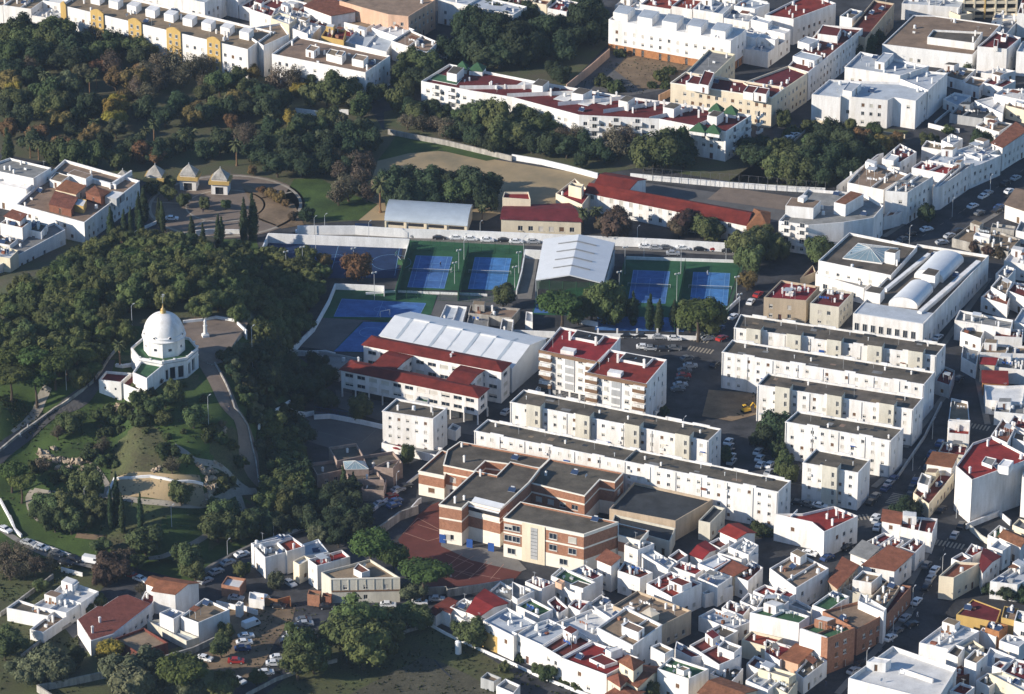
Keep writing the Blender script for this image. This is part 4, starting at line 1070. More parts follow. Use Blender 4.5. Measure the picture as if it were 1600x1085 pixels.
# ------------------------------------------------------------------ apartment blocks in parallel rows
L1, PL1, cL1 = long_block('F', '741,673 1216,769 1236,751 762,655', 11.3, 0, 'longest white slab block with dark flat roof, behind the brick school', 1)
L2, PL2, cL2 = long_block('F', '797,628 1107,689 1127,670 818,609', 11.3, 4, 'white slab block with four pale stair towers, below the red roofed flats', 2)
long_block('F', '1147,512 1463,556 1478,538 1157,491', 11.3, 5, 'rearmost white slab block of the right group, below the market hall', 3)
long_block('F', '1128,550 1444,601 1461,581 1144,531', 11.3, 0, 'second white slab block of the right group, long flat front facing the dug-up plot', 4)
long_block('F', '1183,601 1427,640 1443,621 1200,583', 11.3, 3, 'third white slab block of the right group, with pale stair towers', 5)
long_block('F', '1227,659 1392,689 1412,669 1246,642', 11.3, 0, 'shorter white slab block with washing lines, fourth of the right group', 6)
long_block('F', '1254,723 1341,739 1360,718 1275,701', 11.3, 1, 'smallest white block with one pale stair tower, nearest the crossroads', 7, pipes=False)
def red_flats(s, notch, label):
    P = quad('Q', s, 13.6); root, P, c = B('Q', s, 13.6, 'white', 'red', win={0: 0, 1: .75}, label=label, name='apartment_block', cat='apartment block', fl=3.0, par=.7, clut=0, wide=1.0, pitch=3.4)
    a, b, d, n, L = edge(P, 0)
    wm = MB()
    obox(root, c, a, d, n, -.3, L+.3, .004, .35, 12.6, 13.65, 'brown_cornice', 'browntrim')
    for u0, u1 in ((0, L*.21), (L*.79, L)):
        for k in range(4):
            obox(root, c, a, d, n, u0+.05, u1-.05, .004, 1.1, 2.6+k*2.75, 3.65+k*2.75, 'brown_balcony', 'browntrim')
            obox(root, c, a, d, n, u0+.15, u1-.15, .004, .95, 3.652+k*2.75, 4.65+k*2.75, 'balcony_glazing', 'white' if k % 2 else 'whitewall')
            for j in range(3): place('window', window_mesh('glass' if (j+k) % 2 else 'shut', 1.0, .7), root, tuple(Vector((*(a+d*(u0+(u1-u0)*(j+.5)/3)+n*1.1), 3.8+k*2.75))-c), atan2(d.y, d.x))
    obox(root, c, a, d, n, L*.21+.1, L*.27, .004, .06, 0, 12.58, 'wall_stripe', 'greywall')
    obox(root, c, a, d, n, L*.42, L*.58, .004, .25, 2.8, 12.58, 'stair_panel', 'whitewall')
    for k in range(4):
        for u in (.33, .68): place('window', window_mesh(['glass', 'half', 'shut'][(k+int(u*10)) % 3], 1.3, 1.2), root, tuple(Vector((*(a+d*(L*u)+n*.22), 3.7+k*2.75))-c), atan2(d.y, d.x))
        obox(root, c, a, d, n, L*.43, L*.57, .252, .30, 3.2+k*2.5, 5.0+k*2.5, 'louvre', 'greywall')
    for k in range(6): place('garage_door', window_mesh('garage', 2.4, 2.3), root, tuple(Vector((*(a+d*(L*(k+.5)/6)+n*.20), .05))-c), atan2(d.y, d.x))
    W_ = P[3]-P[0]; zr = 12.9
    # dark light-well in the back edge and its pale coping
    q = [P[3]+d*(L*t)-W_*s_ for t, s_ in ((.30, .28), (.74, .28), (.74, .02), (.30, .02))]
    mb = MB(); mb.prism([tuple(x) for x in inset(q, -.25)], zr, zr+.75); shift(mb, c); mb.build('light_well_wall', 'white', root)
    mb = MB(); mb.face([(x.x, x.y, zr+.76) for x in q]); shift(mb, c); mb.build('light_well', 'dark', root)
    for t, s_, h_ in ((.28, .34, 2.6), (.72, .34, 2.6)):
        p = P[3]+d*(L*t)-W_*s_; place('chimney', shared('tallch', lambda: chimney_mb(2.4, .6), ['white']), root, tuple(Vector((*p, zr))-c), -.38)
    p = P[0]+d*(L*.42)+W_*.18; mb = MB(); mb.box((0, 0, 0), 4.0, 2.4, 1.2, -.38); mb.build('stair_hut', ['white'], root, loc=tuple(Vector((*p, zr))-c))
    clutter(root, P, zr, c, random.Random(5), 3, ['aerial', 'pipe', 'dish'])
red_flats('165,190 812,320 1040,52 385,-65', None, 'white flats with red roof and brown balconies, left of the pair beside the hall')
red_flats('668,430 1320,560 1545,292 915,180', None, 'white flats with red roof and brown balconies, right of the pair by the car park')
B('C2', '765,398 1072,445 1157,378 850,322', 11.3, 'white', 'bitumen', label='white four storey block with dark roof, in front of the red roofed school', name='apartment_block', cat='apartment block', win={0: .9, 1: .5}, fl=2.65, pitch=2.6, wide=.9, tall=1.0, par=.5, trim='white', clut=3, top=.5)
B('C2', '760,590 1090,665 1130,620 800,560', 2.4, 'white', 'greyroof', label='low white annex wall and terrace at the foot of the four storey block', name='annex', cat='annex', clut=1)
# ------------------------------------------------------------------ red-roofed school
SCH = 'school with red roofs'
def school():
    c = G(670, 590, 0); root = empty('school', c); root['label'] = 'white school with two long red roofed wings joined by red roofed links'; root['category'] = 'school'
    def wing(s, h, rise, wins, seed, z0=0, stilts=False, tile='C2', kind='hip'):
        P = [Vector((p.x, p.y)) for p in quad(tile, s, h)]; rng = random.Random(seed)
        if area(P) < 0: P = [P[0]]+P[:0:-1]
        I = inset(P, .5); mb = MB(); zb = 3.0 if stilts else -.4
        for e in range(4):
            a, b = I[e], I[(e+1) % 4]; L = (b-a).length; cols, ws = [], []
            if e in wins:
                pit = 3.8 if e in (0, 2) else 4; nn = int(L/pit); off = (L-nn*pit)/2+pit/2
                for i in range(nn):
                    ops = []; u = off+i*pit
                    for z in ((3.9, 6.6) if h < 9.5 else (1.2, 4.2, 7.3)):
                        ops.append((z, z+1.25)); ws.append((u, z, 2.6, 1.25, rng.choice(['glass', 'half', 'glass', 'shut'])))
                    cols.append((u, 2.6, ops))
            facade(mb, a, b, zb, h-.1, cols); put_windows(root, a, b, ws, c)
        if stilts:
            mb.face([(q.x, q.y, zb) for q in I][::-1]); 
            a, b, d, n, L = edge(I, 0); w = (I[3]-I[0]); m_ = int(L/4)
            for k in range(m_+1):
                for s_ in (.03, .97):
                    p = I[0]+d*(L-.4)*k/m_+d*.2+w*s_; cm = MB(); cm.box((p.x-c.x, p.y-c.y, -.2), .35, .35, 3.2, -.38); cm.build('column', ['white'], root)
            wm = MB(); J = inset(I, 2.2); wm.prism([tuple(q) for q in J], -.2, 3.0); shift(wm, c); wm.build('ground_floor', 'bitumendark', root)
        shift(mb, c); mb.build('wall', ['white'], root); r = roof_solid(kind, P, h, rise, over=0, th=.2); shift(r, c); r.build('roof', 'schoolred', root)
        return P
    wing('500,145 1350,318 1415,258 575,85', 8.8, 1.1, (0, 1), 1, stilts=True)
    wing('637,-5 1490,160 1550,103 700,-62', 10.2, 1.2, (0, 1, 3), 2)
    wing('690,128 835,158 985,45 850,5', 9.3, .8, (1,), 3, kind='gable')
    wing('1145,215 1285,245 1400,140 1260,105', 9.3, .8, (1, 3), 4, kind='gable')
    for x, y in ((620, 95), (1190, 62), (1180, 75)):
        p = G(*px('C2', x, y), 10.5); place('chimney', shared('chimney1.0', lambda: chimney_mb(1.0, .5), ['white', 'tile']), root, tuple(p-c))
school()
B('C2', '965,330 1040,345 1050,318 985,305', 10.2, 'greywall', 'green', label='small green roofed stair box behind the white four storey block', name='stair_box', cat='hut', clut=0, win={})
B('C2', '330,105 500,160 640,80 380,30', 3.2, 'greywall', 'greyroof', label='low grey flat roofed shed at the left end of the red roofed school', name='shed', cat='shed', clut=1)
B('C2', '1160,505 1210,520 1240,490 1190,470', 3.0, 'white', 'greyroof', label='small grey kiosk right of the four storey block', name='kiosk', cat='kiosk', clut=0)
# ------------------------------------------------------------------ sports hall with white curved roof
def sports_hall():
    h = 8.0; P = [Vector((p.x, p.y)) for p in (G(594, 524, h), G(800, 575, h), G(853, 529, h), G(642, 488, h))]
    c = Vector((*(sum(P, Vector((0, 0)))/4), 0)); root = empty('sports_hall', c); root['label'] = 'big sports hall with ribbed white metal roof behind the red roofed school'; root['category'] = 'sports hall'
    mb = MB()
    for e in range(4): facade(mb, P[e], P[(e+1) % 4], -.3, h, [])
    rise = 2.6; gable_walls(mb, P, h, rise, 'gable'); shift(mb, c); mb.build('wall', ['hallwall'], root)
    r = roof_solid('gable', P, h, rise, over=.3); shift(r, c); r.build('roof', 'metalroof', root)
    A, Bq, C, D = P; 
    for k in range(1, 8):
        t = k/8
        for X, Y, Z_ in ((A, Bq, 0), (D, C, 1)):
            p = X+(Y-X)*t; m_ = (A+D)/2+((Bq+C)/2-(A+D)/2)*t; sm = MB(); w = (Bq-A).normalized()*(.5 if k % 2 else .22)
            sm.face([(*(p-w), h+.06), (*(p+w), h+.06), (*(m_+w), h+rise+.04), (*(m_-w), h+rise+.04)] if Z_ == 0 else [(*(p+w), h+.06), (*(p-w), h+.06), (*(m_-w), h+rise+.04), (*(m_+w), h+rise+.04)])
            shift(sm, c); sm.build('skylight_strip', 'metalgrey', root)
    for t in (.2, .45, .7):
        m_ = (A+D)/2+((Bq+C)/2-(A+D)/2)*t; vm = MB(); vm.box((m_.x-c.x, m_.y-c.y, h+rise), 5, .7, .35, -.42); vm.build('ridge_vent', ['tank'], root)
sports_hall()
# open sided gym with white roof
def open_gym():
    h = 7.5; tile = 'B3'; P = [Vector((p.x, p.y)) for p in quad(tile, '145,648 552,668 620,425 192,402', h)]
    c = Vector((*(sum(P, Vector((0, 0)))/4), 0)); root = empty('sports_hall', c); root['label'] = 'open sided sports hall with white folded roof and green netting, between the tennis courts'; root['category'] = 'sports hall'
    Q = [P[1], P[2], P[3], P[0]]; rise = 2.2
    r = roof_solid('gable', Q, h, rise, over=.1, th=.35); shift(r, c); r.build('roof', 'metalroof', root)
    A, Bq, C, D = Q
    for k in range(1, 5):
        t = k/5+.02
        for X, Y in ((A, Bq), (D, C)):
            p = X+(Y-X)*t; m_ = (A+D)/2+((Bq+C)/2-(A+D)/2)*t; a = p+(m_-p)*.45; w = (Bq-A).normalized()*.28
            sm = MB(); z0, z1 = h+rise*.45+.05, h+rise+.05; sm.prism([tuple(a-w), tuple(a+w), tuple(m_+w), tuple(m_-w)], 0, .1) if False else None
            f = [(*(a-w), z0), (*(a+w), z0), (*(m_+w), z1), (*(m_-w), z1)]
            n_ = (Vector(f[1])-Vector(f[0])).cross(Vector(f[2])-Vector(f[1]))
            sm.face(f if n_.z > 0 else f[::-1]); g2 = [(x, y, z+.18) for x, y, z in (f if n_.z > 0 else f[::-1])]; sm.face(g2)
            shift(sm, c); sm.build('grey_roof_strip', 'greywall', root)  # grey strips from mid slope up to the ridge
    n = 6
    for X, Y in ((P[0], P[3]), (P[1], P[2])):
        for k in range(n+1):
            p = X+(Y-X)*k/n; cm = MB(); cm.box((p.x-c.x, p.y-c.y, 0), .3, .3, h); cm.build('column', ['steel'], root)
    # low side walls, rear wall and green netting
    for a, b in ((P[1], P[2]), (P[2], P[3])):
        d = (b-a).normalized(); w = Vector((-d.y, d.x))*.12; mb = MB(); mb.prism([tuple(a-w), tuple(b-w), tuple(b+w), tuple(a+w)], 0, 5.2); shift(mb, c); mb.build('side_wall', 'metalgrey', root)
    for a, b in ((P[0], P[1]), (P[3], P[0])):
        d = (b-a).normalized(); L = (b-a).length; nm = MB(); z0 = 4.6 if a is P[0] else 0.1
        for k in range(int(L/.35)):
            p = a+d*k*.35; nm.tube((p.x-c.x, p.y-c.y, z0), (p.x-c.x, p.y-c.y, h), .03, 3)
        for k in range(int((h-z0)/.35)): nm.tube((a.x-c.x, a.y-c.y, z0+k*.35), (b.x-c.x, b.y-c.y, z0+k*.35), .03, 3)
        nm.build('green_netting', ['courtgreen'], root)
        for k in range(6):
            p = a+(b-a)*k/5; cm = MB(); cm.cyl((p.x-c.x, p.y-c.y, 0), .09, h, 6); cm.build('post', ['courtgreen'], root)
open_gym()
w = 'between the tennis courts and the big sports hall'
B('B2', '1110,885 1250,905 1278,812 1150,798', 3.0, 'white', 'pale', where=w, win={}, clut=0)
B('B2', '1285,850 1550,880 1600,822 1300,800', 3.2, 'oldwall', 'brownroof', where=w, win={}, clut=1)
B('B2', '1270,930 1400,950 1412,870 1290,858', 2.8, 'oldwall', 'greyroof', where=w, win={}, clut=0)
B('B3', '-75,955 0,968 10,890 -60,880', 3.0, 'white', 'greyroof', where=w, win={}, clut=0)
B('B3', '80,895 125,905 125,845 85,840', 2.8, 'white', 'whiteroof', where=w, win={}, clut=0)
# barrel roofed barn
bn, PB, cB = B('B2', '785,288 1275,322 1310,212 820,180', 3.6, 'cream', 'metalgrey', kind='barrel', rise=2.6, win={}, label='long shed with curved grey metal roof and pale piers beyond the white wall', name='barn', cat='shed')
a, b, d, n, L = edge(PB, 0)
for k in range(5): obox(bn, cB, a, d, n, L*k/4-.25, L*k/4+.25, .004, .3, 0, 3.3, 'pier', 'cream')
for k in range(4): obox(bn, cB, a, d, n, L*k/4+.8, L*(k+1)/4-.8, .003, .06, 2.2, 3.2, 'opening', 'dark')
# ------------------------------------------------------------------ old school with long red roof
where = 'between the sports field and the white wall'
rs = 'by the old school beyond the white wall'
B('B3', '445,118 1420,318 1465,240 500,75', 6.2, 'white', 'schoolred', kind='gable', rise=2.0, win={0: .9, 1: .5}, label='very long white school wing with red pitched roof beside the playground', name='school_wing', cat='school', pitch=3.4, wide=1.2, tall=1.6, fl=3.1)
B('B3', '500,75 700,110 810,40 570,0', 6.6, 'white', 'schoolred', kind='gable', rise=1.6, win={}, label='red roofed rear wing joining the left end of the long school', name='school_wing', cat='school')
B('B3', '265,125 425,195 480,120 380,35', 6.0, 'cream', 'red', label='cream end pavilion of the old school with red roof', name='school_pavilion', cat='school', clut=1)
B('B3', '342,75 420,95 435,70 360,58', 9.0, 'cream', 'greyroof', label='small cream stair tower above the left end of the old school', name='stair_tower', cat='tower', clut=0, win={})
B('F', '783,342 908,346 888,318 788,322', 4.8, 'cream', 'maroon', kind='gable', rise=1.2, win={0: .95}, label='cream single storey classroom building with dark red roof, beside the barrel roofed shed', name='classroom_building', cat='school', pitch=3.2, wide=1.5, tall=1.6, ground='x')
B('F', '785,309 829,312 826,300 788,300', 7.8, 'cream', 'red', label='small cream box with red roof behind the classroom building', name='roof_room', cat='hut', clut=0, win={0: .8})
B('B3', '1425,330 1555,350 1560,240 1470,220', 6.4, 'orangewall', 'orange', kind='pyramid', rise=2.6, label='orange hipped roof house at the right end of the long school', name='town_house', win={0: .6})
# ------------------------------------------------------------------ brick school
zn = [(3.5, 1), (3.9, 1), (7.0, 0), (7.5, 1), (10.5, 0), (99, 1)]
def brick(s, h, label, **k):
    r = B('S', s, h, 'brick', 'bitumen', label=label, name='brick_school_block', cat='school', zones=zn if h > 8.5 else [(3.4, 1), (6.2, 0), (99, 1)], fl=3.6, pitch=k.pop('pitch', 3.6), wide=1.9, tall=1.5, par=.5, ground='x', first=1.3, top=.4, trim='trim', **k); return r
brick('62,205 240,240 330,95 225,62', 7.2, 'lowest brick school block with terrace, at the far left end', clut=0, win={0: .95, 1: 0})
brick('235,163 448,207 525,133 905,184 975,117 350,2 262,62', 9.6, 'long rear block of the brick school under the slab block', clut=2, win={0: .9})
r3, P3, c3 = brick('205,437 362,464 410,418 628,472 828,285 905,187 700,142 605,237 458,205', 11.2, 'tall central block of the brick school with metal canopy', clut=3, win={0: .4, 2: .35, 3: 0, 4: 0, 5: 0, 6: 0, 7: 0, 8: 0})
brick('830,285 1215,377 1320,264 1425,282 1485,217 975,120 907,187', 9.9, 'rear right block of the brick school, beside the inner court tree', clut=2, win={0: .8, 3: .5})
r5, P5, c5 = brick('652,532 1210,645 1447,560 770,420', 11.4, 'front right block of the brick school with tall grey stair window', clut=1, win={0: 0, 1: .15})
a, b, d, n, L = edge(P5, 0); ang = atan2(d.y, d.x)
obox(r5, c5, a, d, n, L*.235, L*.52, .004, .22, -.2, 11.3, 'cream_bay', 'cream')
obox(r5, c5, a, d, n, L*.345, L*.43, .221, .30, 1.2, 10.4, 'stair_window', 'greywall')
for k in range(1, 9): obox(r5, c5, a, d, n, L*.347, L*.428, .301, .34, 1.2+k*1.02, 1.28+k*1.02, 'louvre', 'dark')
for u, z, kd in ((.06, 8.2, 'half'), (.06, 5.0, 'glass'), (.16, 5.0, 'glass'), (.16, 8.2, 'glass'), (.62, 8.2, 'glass'), (.86, 8.2, 'shut'), (.62, 4.9, 'glass'), (.86, 4.9, 'glass'), (.10, 1.3, 'glass'), (.75, 1.3, 'glass')):
    place('window', window_mesh(kd, 2.3, 1.7), r5, tuple(Vector((*(a+d*L*u+n*.2), z))-c5), ang)
a, b, d, n, L = edge(P3, 2); ang = atan2(d.y, d.x)
obox(r3, c3, a, d, n, 0, L, -4.2, .15, 8.3, 8.5, 'terrace_edge', 'trim'); 
mb = MB(); q = [a+d*.1+n*.6, b-d*.1+n*.6, b-d*.1-n*3.2, a+d*.1-n*3.2]; mb.face([(*q[0], 10.2), (*q[1], 10.2), (*q[2], 11.3), (*q[3], 11.3)]); mb.face([(*q[0], 10.1), (*q[1], 10.1), (*q[2], 11.2), (*q[3], 11.2)][::-1]); shift(mb, c3); mb.build('metal_canopy', 'metalroof', r3)
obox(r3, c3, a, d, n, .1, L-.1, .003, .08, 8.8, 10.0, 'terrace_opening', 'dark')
obox(r3, c3, a, d, n, .1, L-.1, .085, .13, 7.6, 8.75, 'terrace_parapet', 'trim')
a, b, d, n, L = edge(P3, 0); ang = atan2(d.y, d.x)
for u, z, kd in ((.35, 1.2, 'shut'),): place('window', window_mesh(kd, 1.9, 1.6), r3, tuple(Vector((*(a+d*L*u+n*.2), z))-c3), ang)
for u in (.15, 1.35, 2.3): 
    p = a+d*L*u+n*.22; mb = MB(); mb.box((0, 0, 0), 1.7, .08, 2.5, ang); mb.build('blue_door', ['bluedoor'], r3, loc=tuple(Vector((*p, .05))-c3))
brick('1447,650 1600,690 1660,620 1447,570', 8.0, 'low right annex of the brick school next to the white houses', clut=0, win={})
B('C3', '590,988 990,1062 1215,932 740,828', 6.0, 'beige', 'bitumendark', label='low hall with near black roof between the brick school and the longest slab', name='hall', cat='hall', clut=0, win={0: .7}, ground='x')
B('C3', '1130,1060 1200,1075 1290,985 1220,968', 5.6, 'stone', 'bitumendark', label='narrow dark roofed annex at the right end of the black roofed hall', name='annex', cat='annex', clut=0, win={1: .5})
B('D3', '600,62 955,160 990,78 620,-5', 4.7, 'stone', 'bitumendark', label='lower dark roofed annex in front of the black roofed hall', name='annex', cat='annex', clut=0, win={0: .5})
# ------------------------------------------------------------------ brown community centre with glass pyramid
cw = 'of the brown community centre with glass pyramid'
for i, (s, h, l) in enumerate((('370,785 540,750 495,690 330,712', 4.0, 'left wing'), ('490,700 650,668 608,592 440,615', 5.4, 'rear wing'), ('680,760 888,712 830,640 645,668', 4.6, 'right wing'),
                     ('560,812 775,815 715,738 545,762', 4.4, 'front wing'), ('715,735 830,745 870,690 790,700', 5.6, 'raised block'), ('640,870 775,880 790,800 650,800', 3.6, 'entrance porch'))):
    B('C2', s, h, 'mud', 'bitumen', label=f'{l} {cw}', name='community_centre_wing', cat='community centre', clut=1, par=.9, win={0: .35, 1: .3}, ground='x')
def pyr():
    P = quad('C2', '540,752 682,748 655,700 528,702', 5.6); c = sum(P, Vector())/4; c.z = 5.6; root = empty('glass_pyramid', c); root['label'] = 'glass pyramid skylight on the brown community centre roof'; root['category'] = 'skylight'
    mb = MB(); ap = Vector((0, 0, 1.4))
    for k in range(4): mb.face([P[k]-c, P[(k+1) % 4]-c, ap])
    mb.build('glazing', ['skyglass'], root); mb = MB()
    for k in range(4):
        a, b = P[k]-c, P[(k+1) % 4]-c; mb.tube(a, b, .1, 4); mb.tube(a, ap, .08, 4)
        for t in (.25, .5, .75): mb.tube(a+(b-a)*t, ap*.98, .04, 4)
    mb.build('frame', ['frame'], root); mb = MB(); mb.prism([(p.x-c.x, p.y-c.y) for p in P], -2.0, -.01); mb.build('kerb', ['mud'], root)
pyr()
# ------------------------------------------------------------------ market building with vaults
mk, Pm, cm_ = B('B4', '515,852 940,918 1338,500 905,432', 8.6, 'white', 'bitumen', label='large white market hall with two vaulted roofs and a long windowed street front', name='market_hall', cat='market hall', win={0: .0, 1: 1.0}, fl=3.7, pitch=3.6, wide=1.2, tall=2.0, par=.9, clut=3, ground='x', first=1.2)
a, b, d, n, L = edge(Pm, 0); ang = atan2(d.y, d.x)
for k in range(8):
    place('window', window_mesh('glass', 1.4, 2.4), mk, tuple(Vector((*(a+d*L*(.06+.115*k)+n*.2), 3.4))-cm_), ang)
zr = 7.7
def sub_box(root, c, tile, s, z0, z1, m, name='stair_hut', roof=None):
    P = [Vector((p.x, p.y)) for p in quad(tile, s, z1)]
    if area(P) < 0: P = [P[0]]+P[:0:-1]
    mb = MB(); mb.prism([tuple(p) for p in P], z0, z1); shift(mb, c); o = mb.build(name, m, root)
    if roof: mb = MB(); mb.prism([tuple(p) for p in inset(P, .2)], z1+.002, z1+.05); shift(mb, c); mb.build('hut_roof', roof, o)
    return o
def sub_vault(root, c, tile, s, z, rise, m):
    P = [Vector((p.x, p.y)) for p in quad(tile, s, z)]
    if area(P) < 0: P = [P[0]]+P[:0:-1]
    mb = roof_solid('barrel', P, z, rise, over=0); w = MB(); gable_walls(w, P, z, rise, 'barrel'); w.prism([tuple(p) for p in P], z-1, z, top=False); shift(w, c); w.build('vault_wall', 'white', root); shift(mb, c); mb.build('vault', m, root, smooth=True, merge=True)
# vault axis runs up to the right: edge 0 is its lower right eave
sub_vault(mk, cm_, 'B4', '905,810 1000,705 850,680 730,790', 8.6, 2.4, 'metalroof')
sub_vault(mk, cm_, 'B4', '1060,650 1185,525 1000,505 885,620', 8.6, 2.4, 'metalroof')
sub_box(mk, cm_, 'B4', '928,612 1012,628 1042,592 970,575', zr, 11.6, 'white', roof='bitumen')
sub_box(mk, cm_, 'B4', '585,718 680,735 708,700 625,685', zr, 11.0, 'white', roof='bitumen')
sub_box(mk, cm_, 'B4', '520,850 935,915 1000,850 592,785', zr, 8.3, 'whitewall', 'front_terrace', 'pale')
sub_box(mk, cm_, 'B4', '905,838 930,845 1290,535 1262,528', zr, 9.0, 'white', 'roof_wall')
sub_box(mk, cm_, 'B4', '700,700 720,705 985,490 965,485', zr, 8.8, 'whitewall', 'roof_wall')
m1, P1, c1 = B('B4', '305,532 745,622 905,445 492,362', 9.4, 'white', 'bitumen', label='white rear hall of the market with glass pyramid roof', name='market_hall', cat='market hall', win={0: .7, 1: 0}, pitch=3.5, wide=1.0, tall=1.0, clut=2, par=.8, ground='x', first=5.5)
sub_box(m1, c1, 'B4', '452,515 690,548 790,455 545,425', 8.6, 9.0, 'white', 'skylight_kerb')
P = quad('B4', '455,515 688,546 785,457 547,428', 9.1); cc = sum(P, Vector())/4+Vector((0, 0, 1.6)); mb = MB(); fm = MB()
for k in range(4):
    mb.face([P[k]-c1, P[(k+1) % 4]-c1, cc-c1]); fm.tube(P[k]-c1, cc-c1, .1, 4)
    for t in (.2, .4, .6, .8): fm.tube(P[k]+(P[(k+1) % 4]-P[k])*t-c1, cc-c1, .05, 4)
mb.build('skylight', ['skyglass'], m1); fm.build('skylight_bars', ['frame'], m1)
sub_box(m1, c1, 'B4', '707,478 770,490 800,468 740,458', 8.6, 12.4, 'white', roof='bitumen')
B('B4', '288,612 580,700 640,665 310,580', 5.2, 'white', 'greyroof', label='low white front range of the market with dark arches', name='market_annex', cat='annex', win={0: .9}, pitch=3.4, wide=1.6, tall=1.7, clut=1, ground='x', fl=3.4)
# ------------------------------------------------------------------ corner flats by the long school
f1, Pf, cf = B('B4', '65,292 245,318 460,300 640,272 700,200 575,125 240,98', 9.8, 'white', 'greyroof', label='white corner flats with curved front and stacked balconies by the market', name='apartment_block', cat='apartment block', win={0: .8, 1: .8, 2: .8, 3: .8}, clut=3, par=.9)
balcony(f1, Pf, cf, 0, [2.5, 7.5], [2.9, 5.8, 8.2], 3.0, 1.1)
sub_box(f1, cf, 'B4', '105,200 275,215 320,170 140,150', 8.9, 12.6, 'white', 'upper_storey', 'brownroof')
sub_box(f1, cf, 'B4', '400,180 470,195 580,130 500,110', 8.9, 12.8, 'white', 'upper_storey', 'tile')
sub_box(f1, cf, 'B4', '180,150 215,160 240,140 210,132', 12.6, 14.0, 'white', roof='white')
w = 'near the market'
B('B4', '-25,755 232,775 312,688 80,650', 7.2, 'beige', 'red', where=w, huts=[('105,730 150,735 160,720 115,715', .8, 'white', 'white')])
B('B4', '255,790 430,815 517,722 345,700', 7.0, 'stone', 'maroon', where=w)
B('B4', '195,640 290,600 270,560 240,590', 3.0, 'beige', 'maroon', where=w, clut=0)
# ------------------------------------------------------------------ houses, lower middle (between the brick school and the big street)
w = 'in the row facing the vacant field'
B('D2', '1375,640 1560,735 1700,650 1520,558', 7.2, 'white', 'pale', where=w, win={0: .6, 1: .3}, edges=(0,))
B('D3', '0,705 185,790 350,690 222,628', 7.2, 'white', 'pale', where=w, win={0: .6})
B('D3', '187,795 300,862 485,762 355,690', 7.2, 'white', 'maroon', where=w, win={0: .6})
B('D3', '302,866 572,968 690,905 768,862 490,766', 7.2, 'white', 'red', where=w, win={0: .7, 1: 0, 2: 0}, huts=[('468,868 560,912 640,885 545,838', .9, 'white', 'maroon'), ('565,812 600,830 670,805 640,790', 2.4, 'white', 'white')], clut=2)
B('D3', '650,885 735,935 792,890 700,850', 9.4, 'cream', 'tile', kind='pyramid', rise=1.6, where=w)
B('D3', '575,985 655,1035 700,990 640,960', 6.2, 'cream', 'tile', kind='pyramid', rise=1.4, where=w)
B('D3', '690,1000 760,1040 930,925 800,910', 5.6, 'cream', 'tile', kind='gable', rise=1.2, where=w)
B('D3', '560,1090 690,1160 800,1070 720,1030', 4.0, 'cream', 'tile', kind='gable', rise=1.0, where=w)
w = 'right of the tiled corner house'
B('D3', '880,930 1070,992 1192,932 965,858', 7.6, 'white', 'green', where=w, win={0: .4, 1: .5}, huts=[('995,928 1040,945 1078,928 1035,912', 1.7, 'white', 'brownroof')])
B('D3', '840,797 925,842 980,812 895,772', 8.6, 'white', 'brownroof', where=w, win={0: .1, 1: .6}, clut=0)
B('D3', '985,810 1085,862 1160,850 995,762', 6.0, 'white', 'maroon', where=w, clut=1)
B('D3', '1075,788 1255,908 1385,852 1215,712', 6.6, 'white', 'maroon', where=w, win={0: .1, 1: .3}, clut=2)
B('D3', '1245,795 1345,835 1392,795 1285,755', 8.2, 'white', 'greyroof', where=w, clut=0)
B('D3', '1130,1075 1330,1150 1480,1060 1260,985', 6.0, 'cream', 'tile', kind='gable', rise=1.3, where=w)
B('D3', '1415,1000 1550,1060 1680,960 1540,905', 5.8, 'white', 'pale', where=w)
B('D3', '1390,755 1550,800 1640,745 1450,700', 5.0, 'cream', 'red', where=w)
B('D3', '1200,960 1330,1010 1400,930 1290,890', 4.4, 'white', 'bitumen', where=w)
B('D3', '1420,900 1500,940 1560,890 1470,850', 4.6, 'white', 'maroon', where=w)
w = 'amid the dense houses'
B('D3', '610,548 905,668 1086,578 760,457', 6.8, 'beige', 'brownroof', where=w, huts=[('785,592 845,615 890,595 835,560', 2.0, 'cream', 'cream', 'pyramid', .3), ('672,560 715,585 745,562 705,545', .8, 'white', 'white')])
B('D3', '515,682 732,792 908,664 690,560', 8.6, 'white', 'brownroof', where=w, win={0: .4, 1: .7}, trim='white', huts=[('665,672 765,712 802,682 705,640', 2.4, 'white', 'brownroof')], clut=0)
B('D3', '300,645 512,772 640,650 480,568', 5.4, 'white', 'whiteroof', where=w)
B('D3', '500,560 620,640 740,600 600,535', 6.0, 'white', 'whiteroof', where=w, clut=1)
B('D3', '815,412 968,498 1150,412 962,340', 7.0, 'white', 'red', where=w, win={0: .1, 1: .8}, huts=[('950,395 1030,430 1090,405 1005,372', 2.3, 'white', 'maroon')])
B('D3', '1125,378 1245,432 1335,372 1205,325', 6.0, 'white', 'pale', where=w)
B('D3', '965,312 1110,362 1172,322 1012,275', 5.6, 'white', 'red', where=w)
B('D3', '1125,292 1225,332 1325,272 1242,235', 6.6, 'white', 'metalroof', where=w, clut=0)
B('D3', '1230,322 1340,367 1422,327 1322,280', 6.0, 'beige', 'orange', where=w, kind='shed', rise=.4)
B('D3', '1342,367 1430,402 1520,318 1450,272', 5.6, 'white', 'maroon', where=w)
B('D3', '1245,228 1390,268 1492,232 1332,182', 6.4, 'white', 'greyroof', where=w)
B('D3', '1310,192 1432,242 1492,182 1402,135', 7.4, 'white', 'whiteroof', where=w, huts=[('1370,185 1400,195 1430,175 1398,165', .7, 'greywall', 'skyglass')])
B('D3', '1260,97 1360,142 1472,107 1372,52', 5.6, 'white', 'red', where=w, kind='gable', rise=1.0)
B('D3', '1080,237 1150,264 1232,207 1172,160', 5.4, 'white', 'red', where=w, kind='gable', rise=.8)
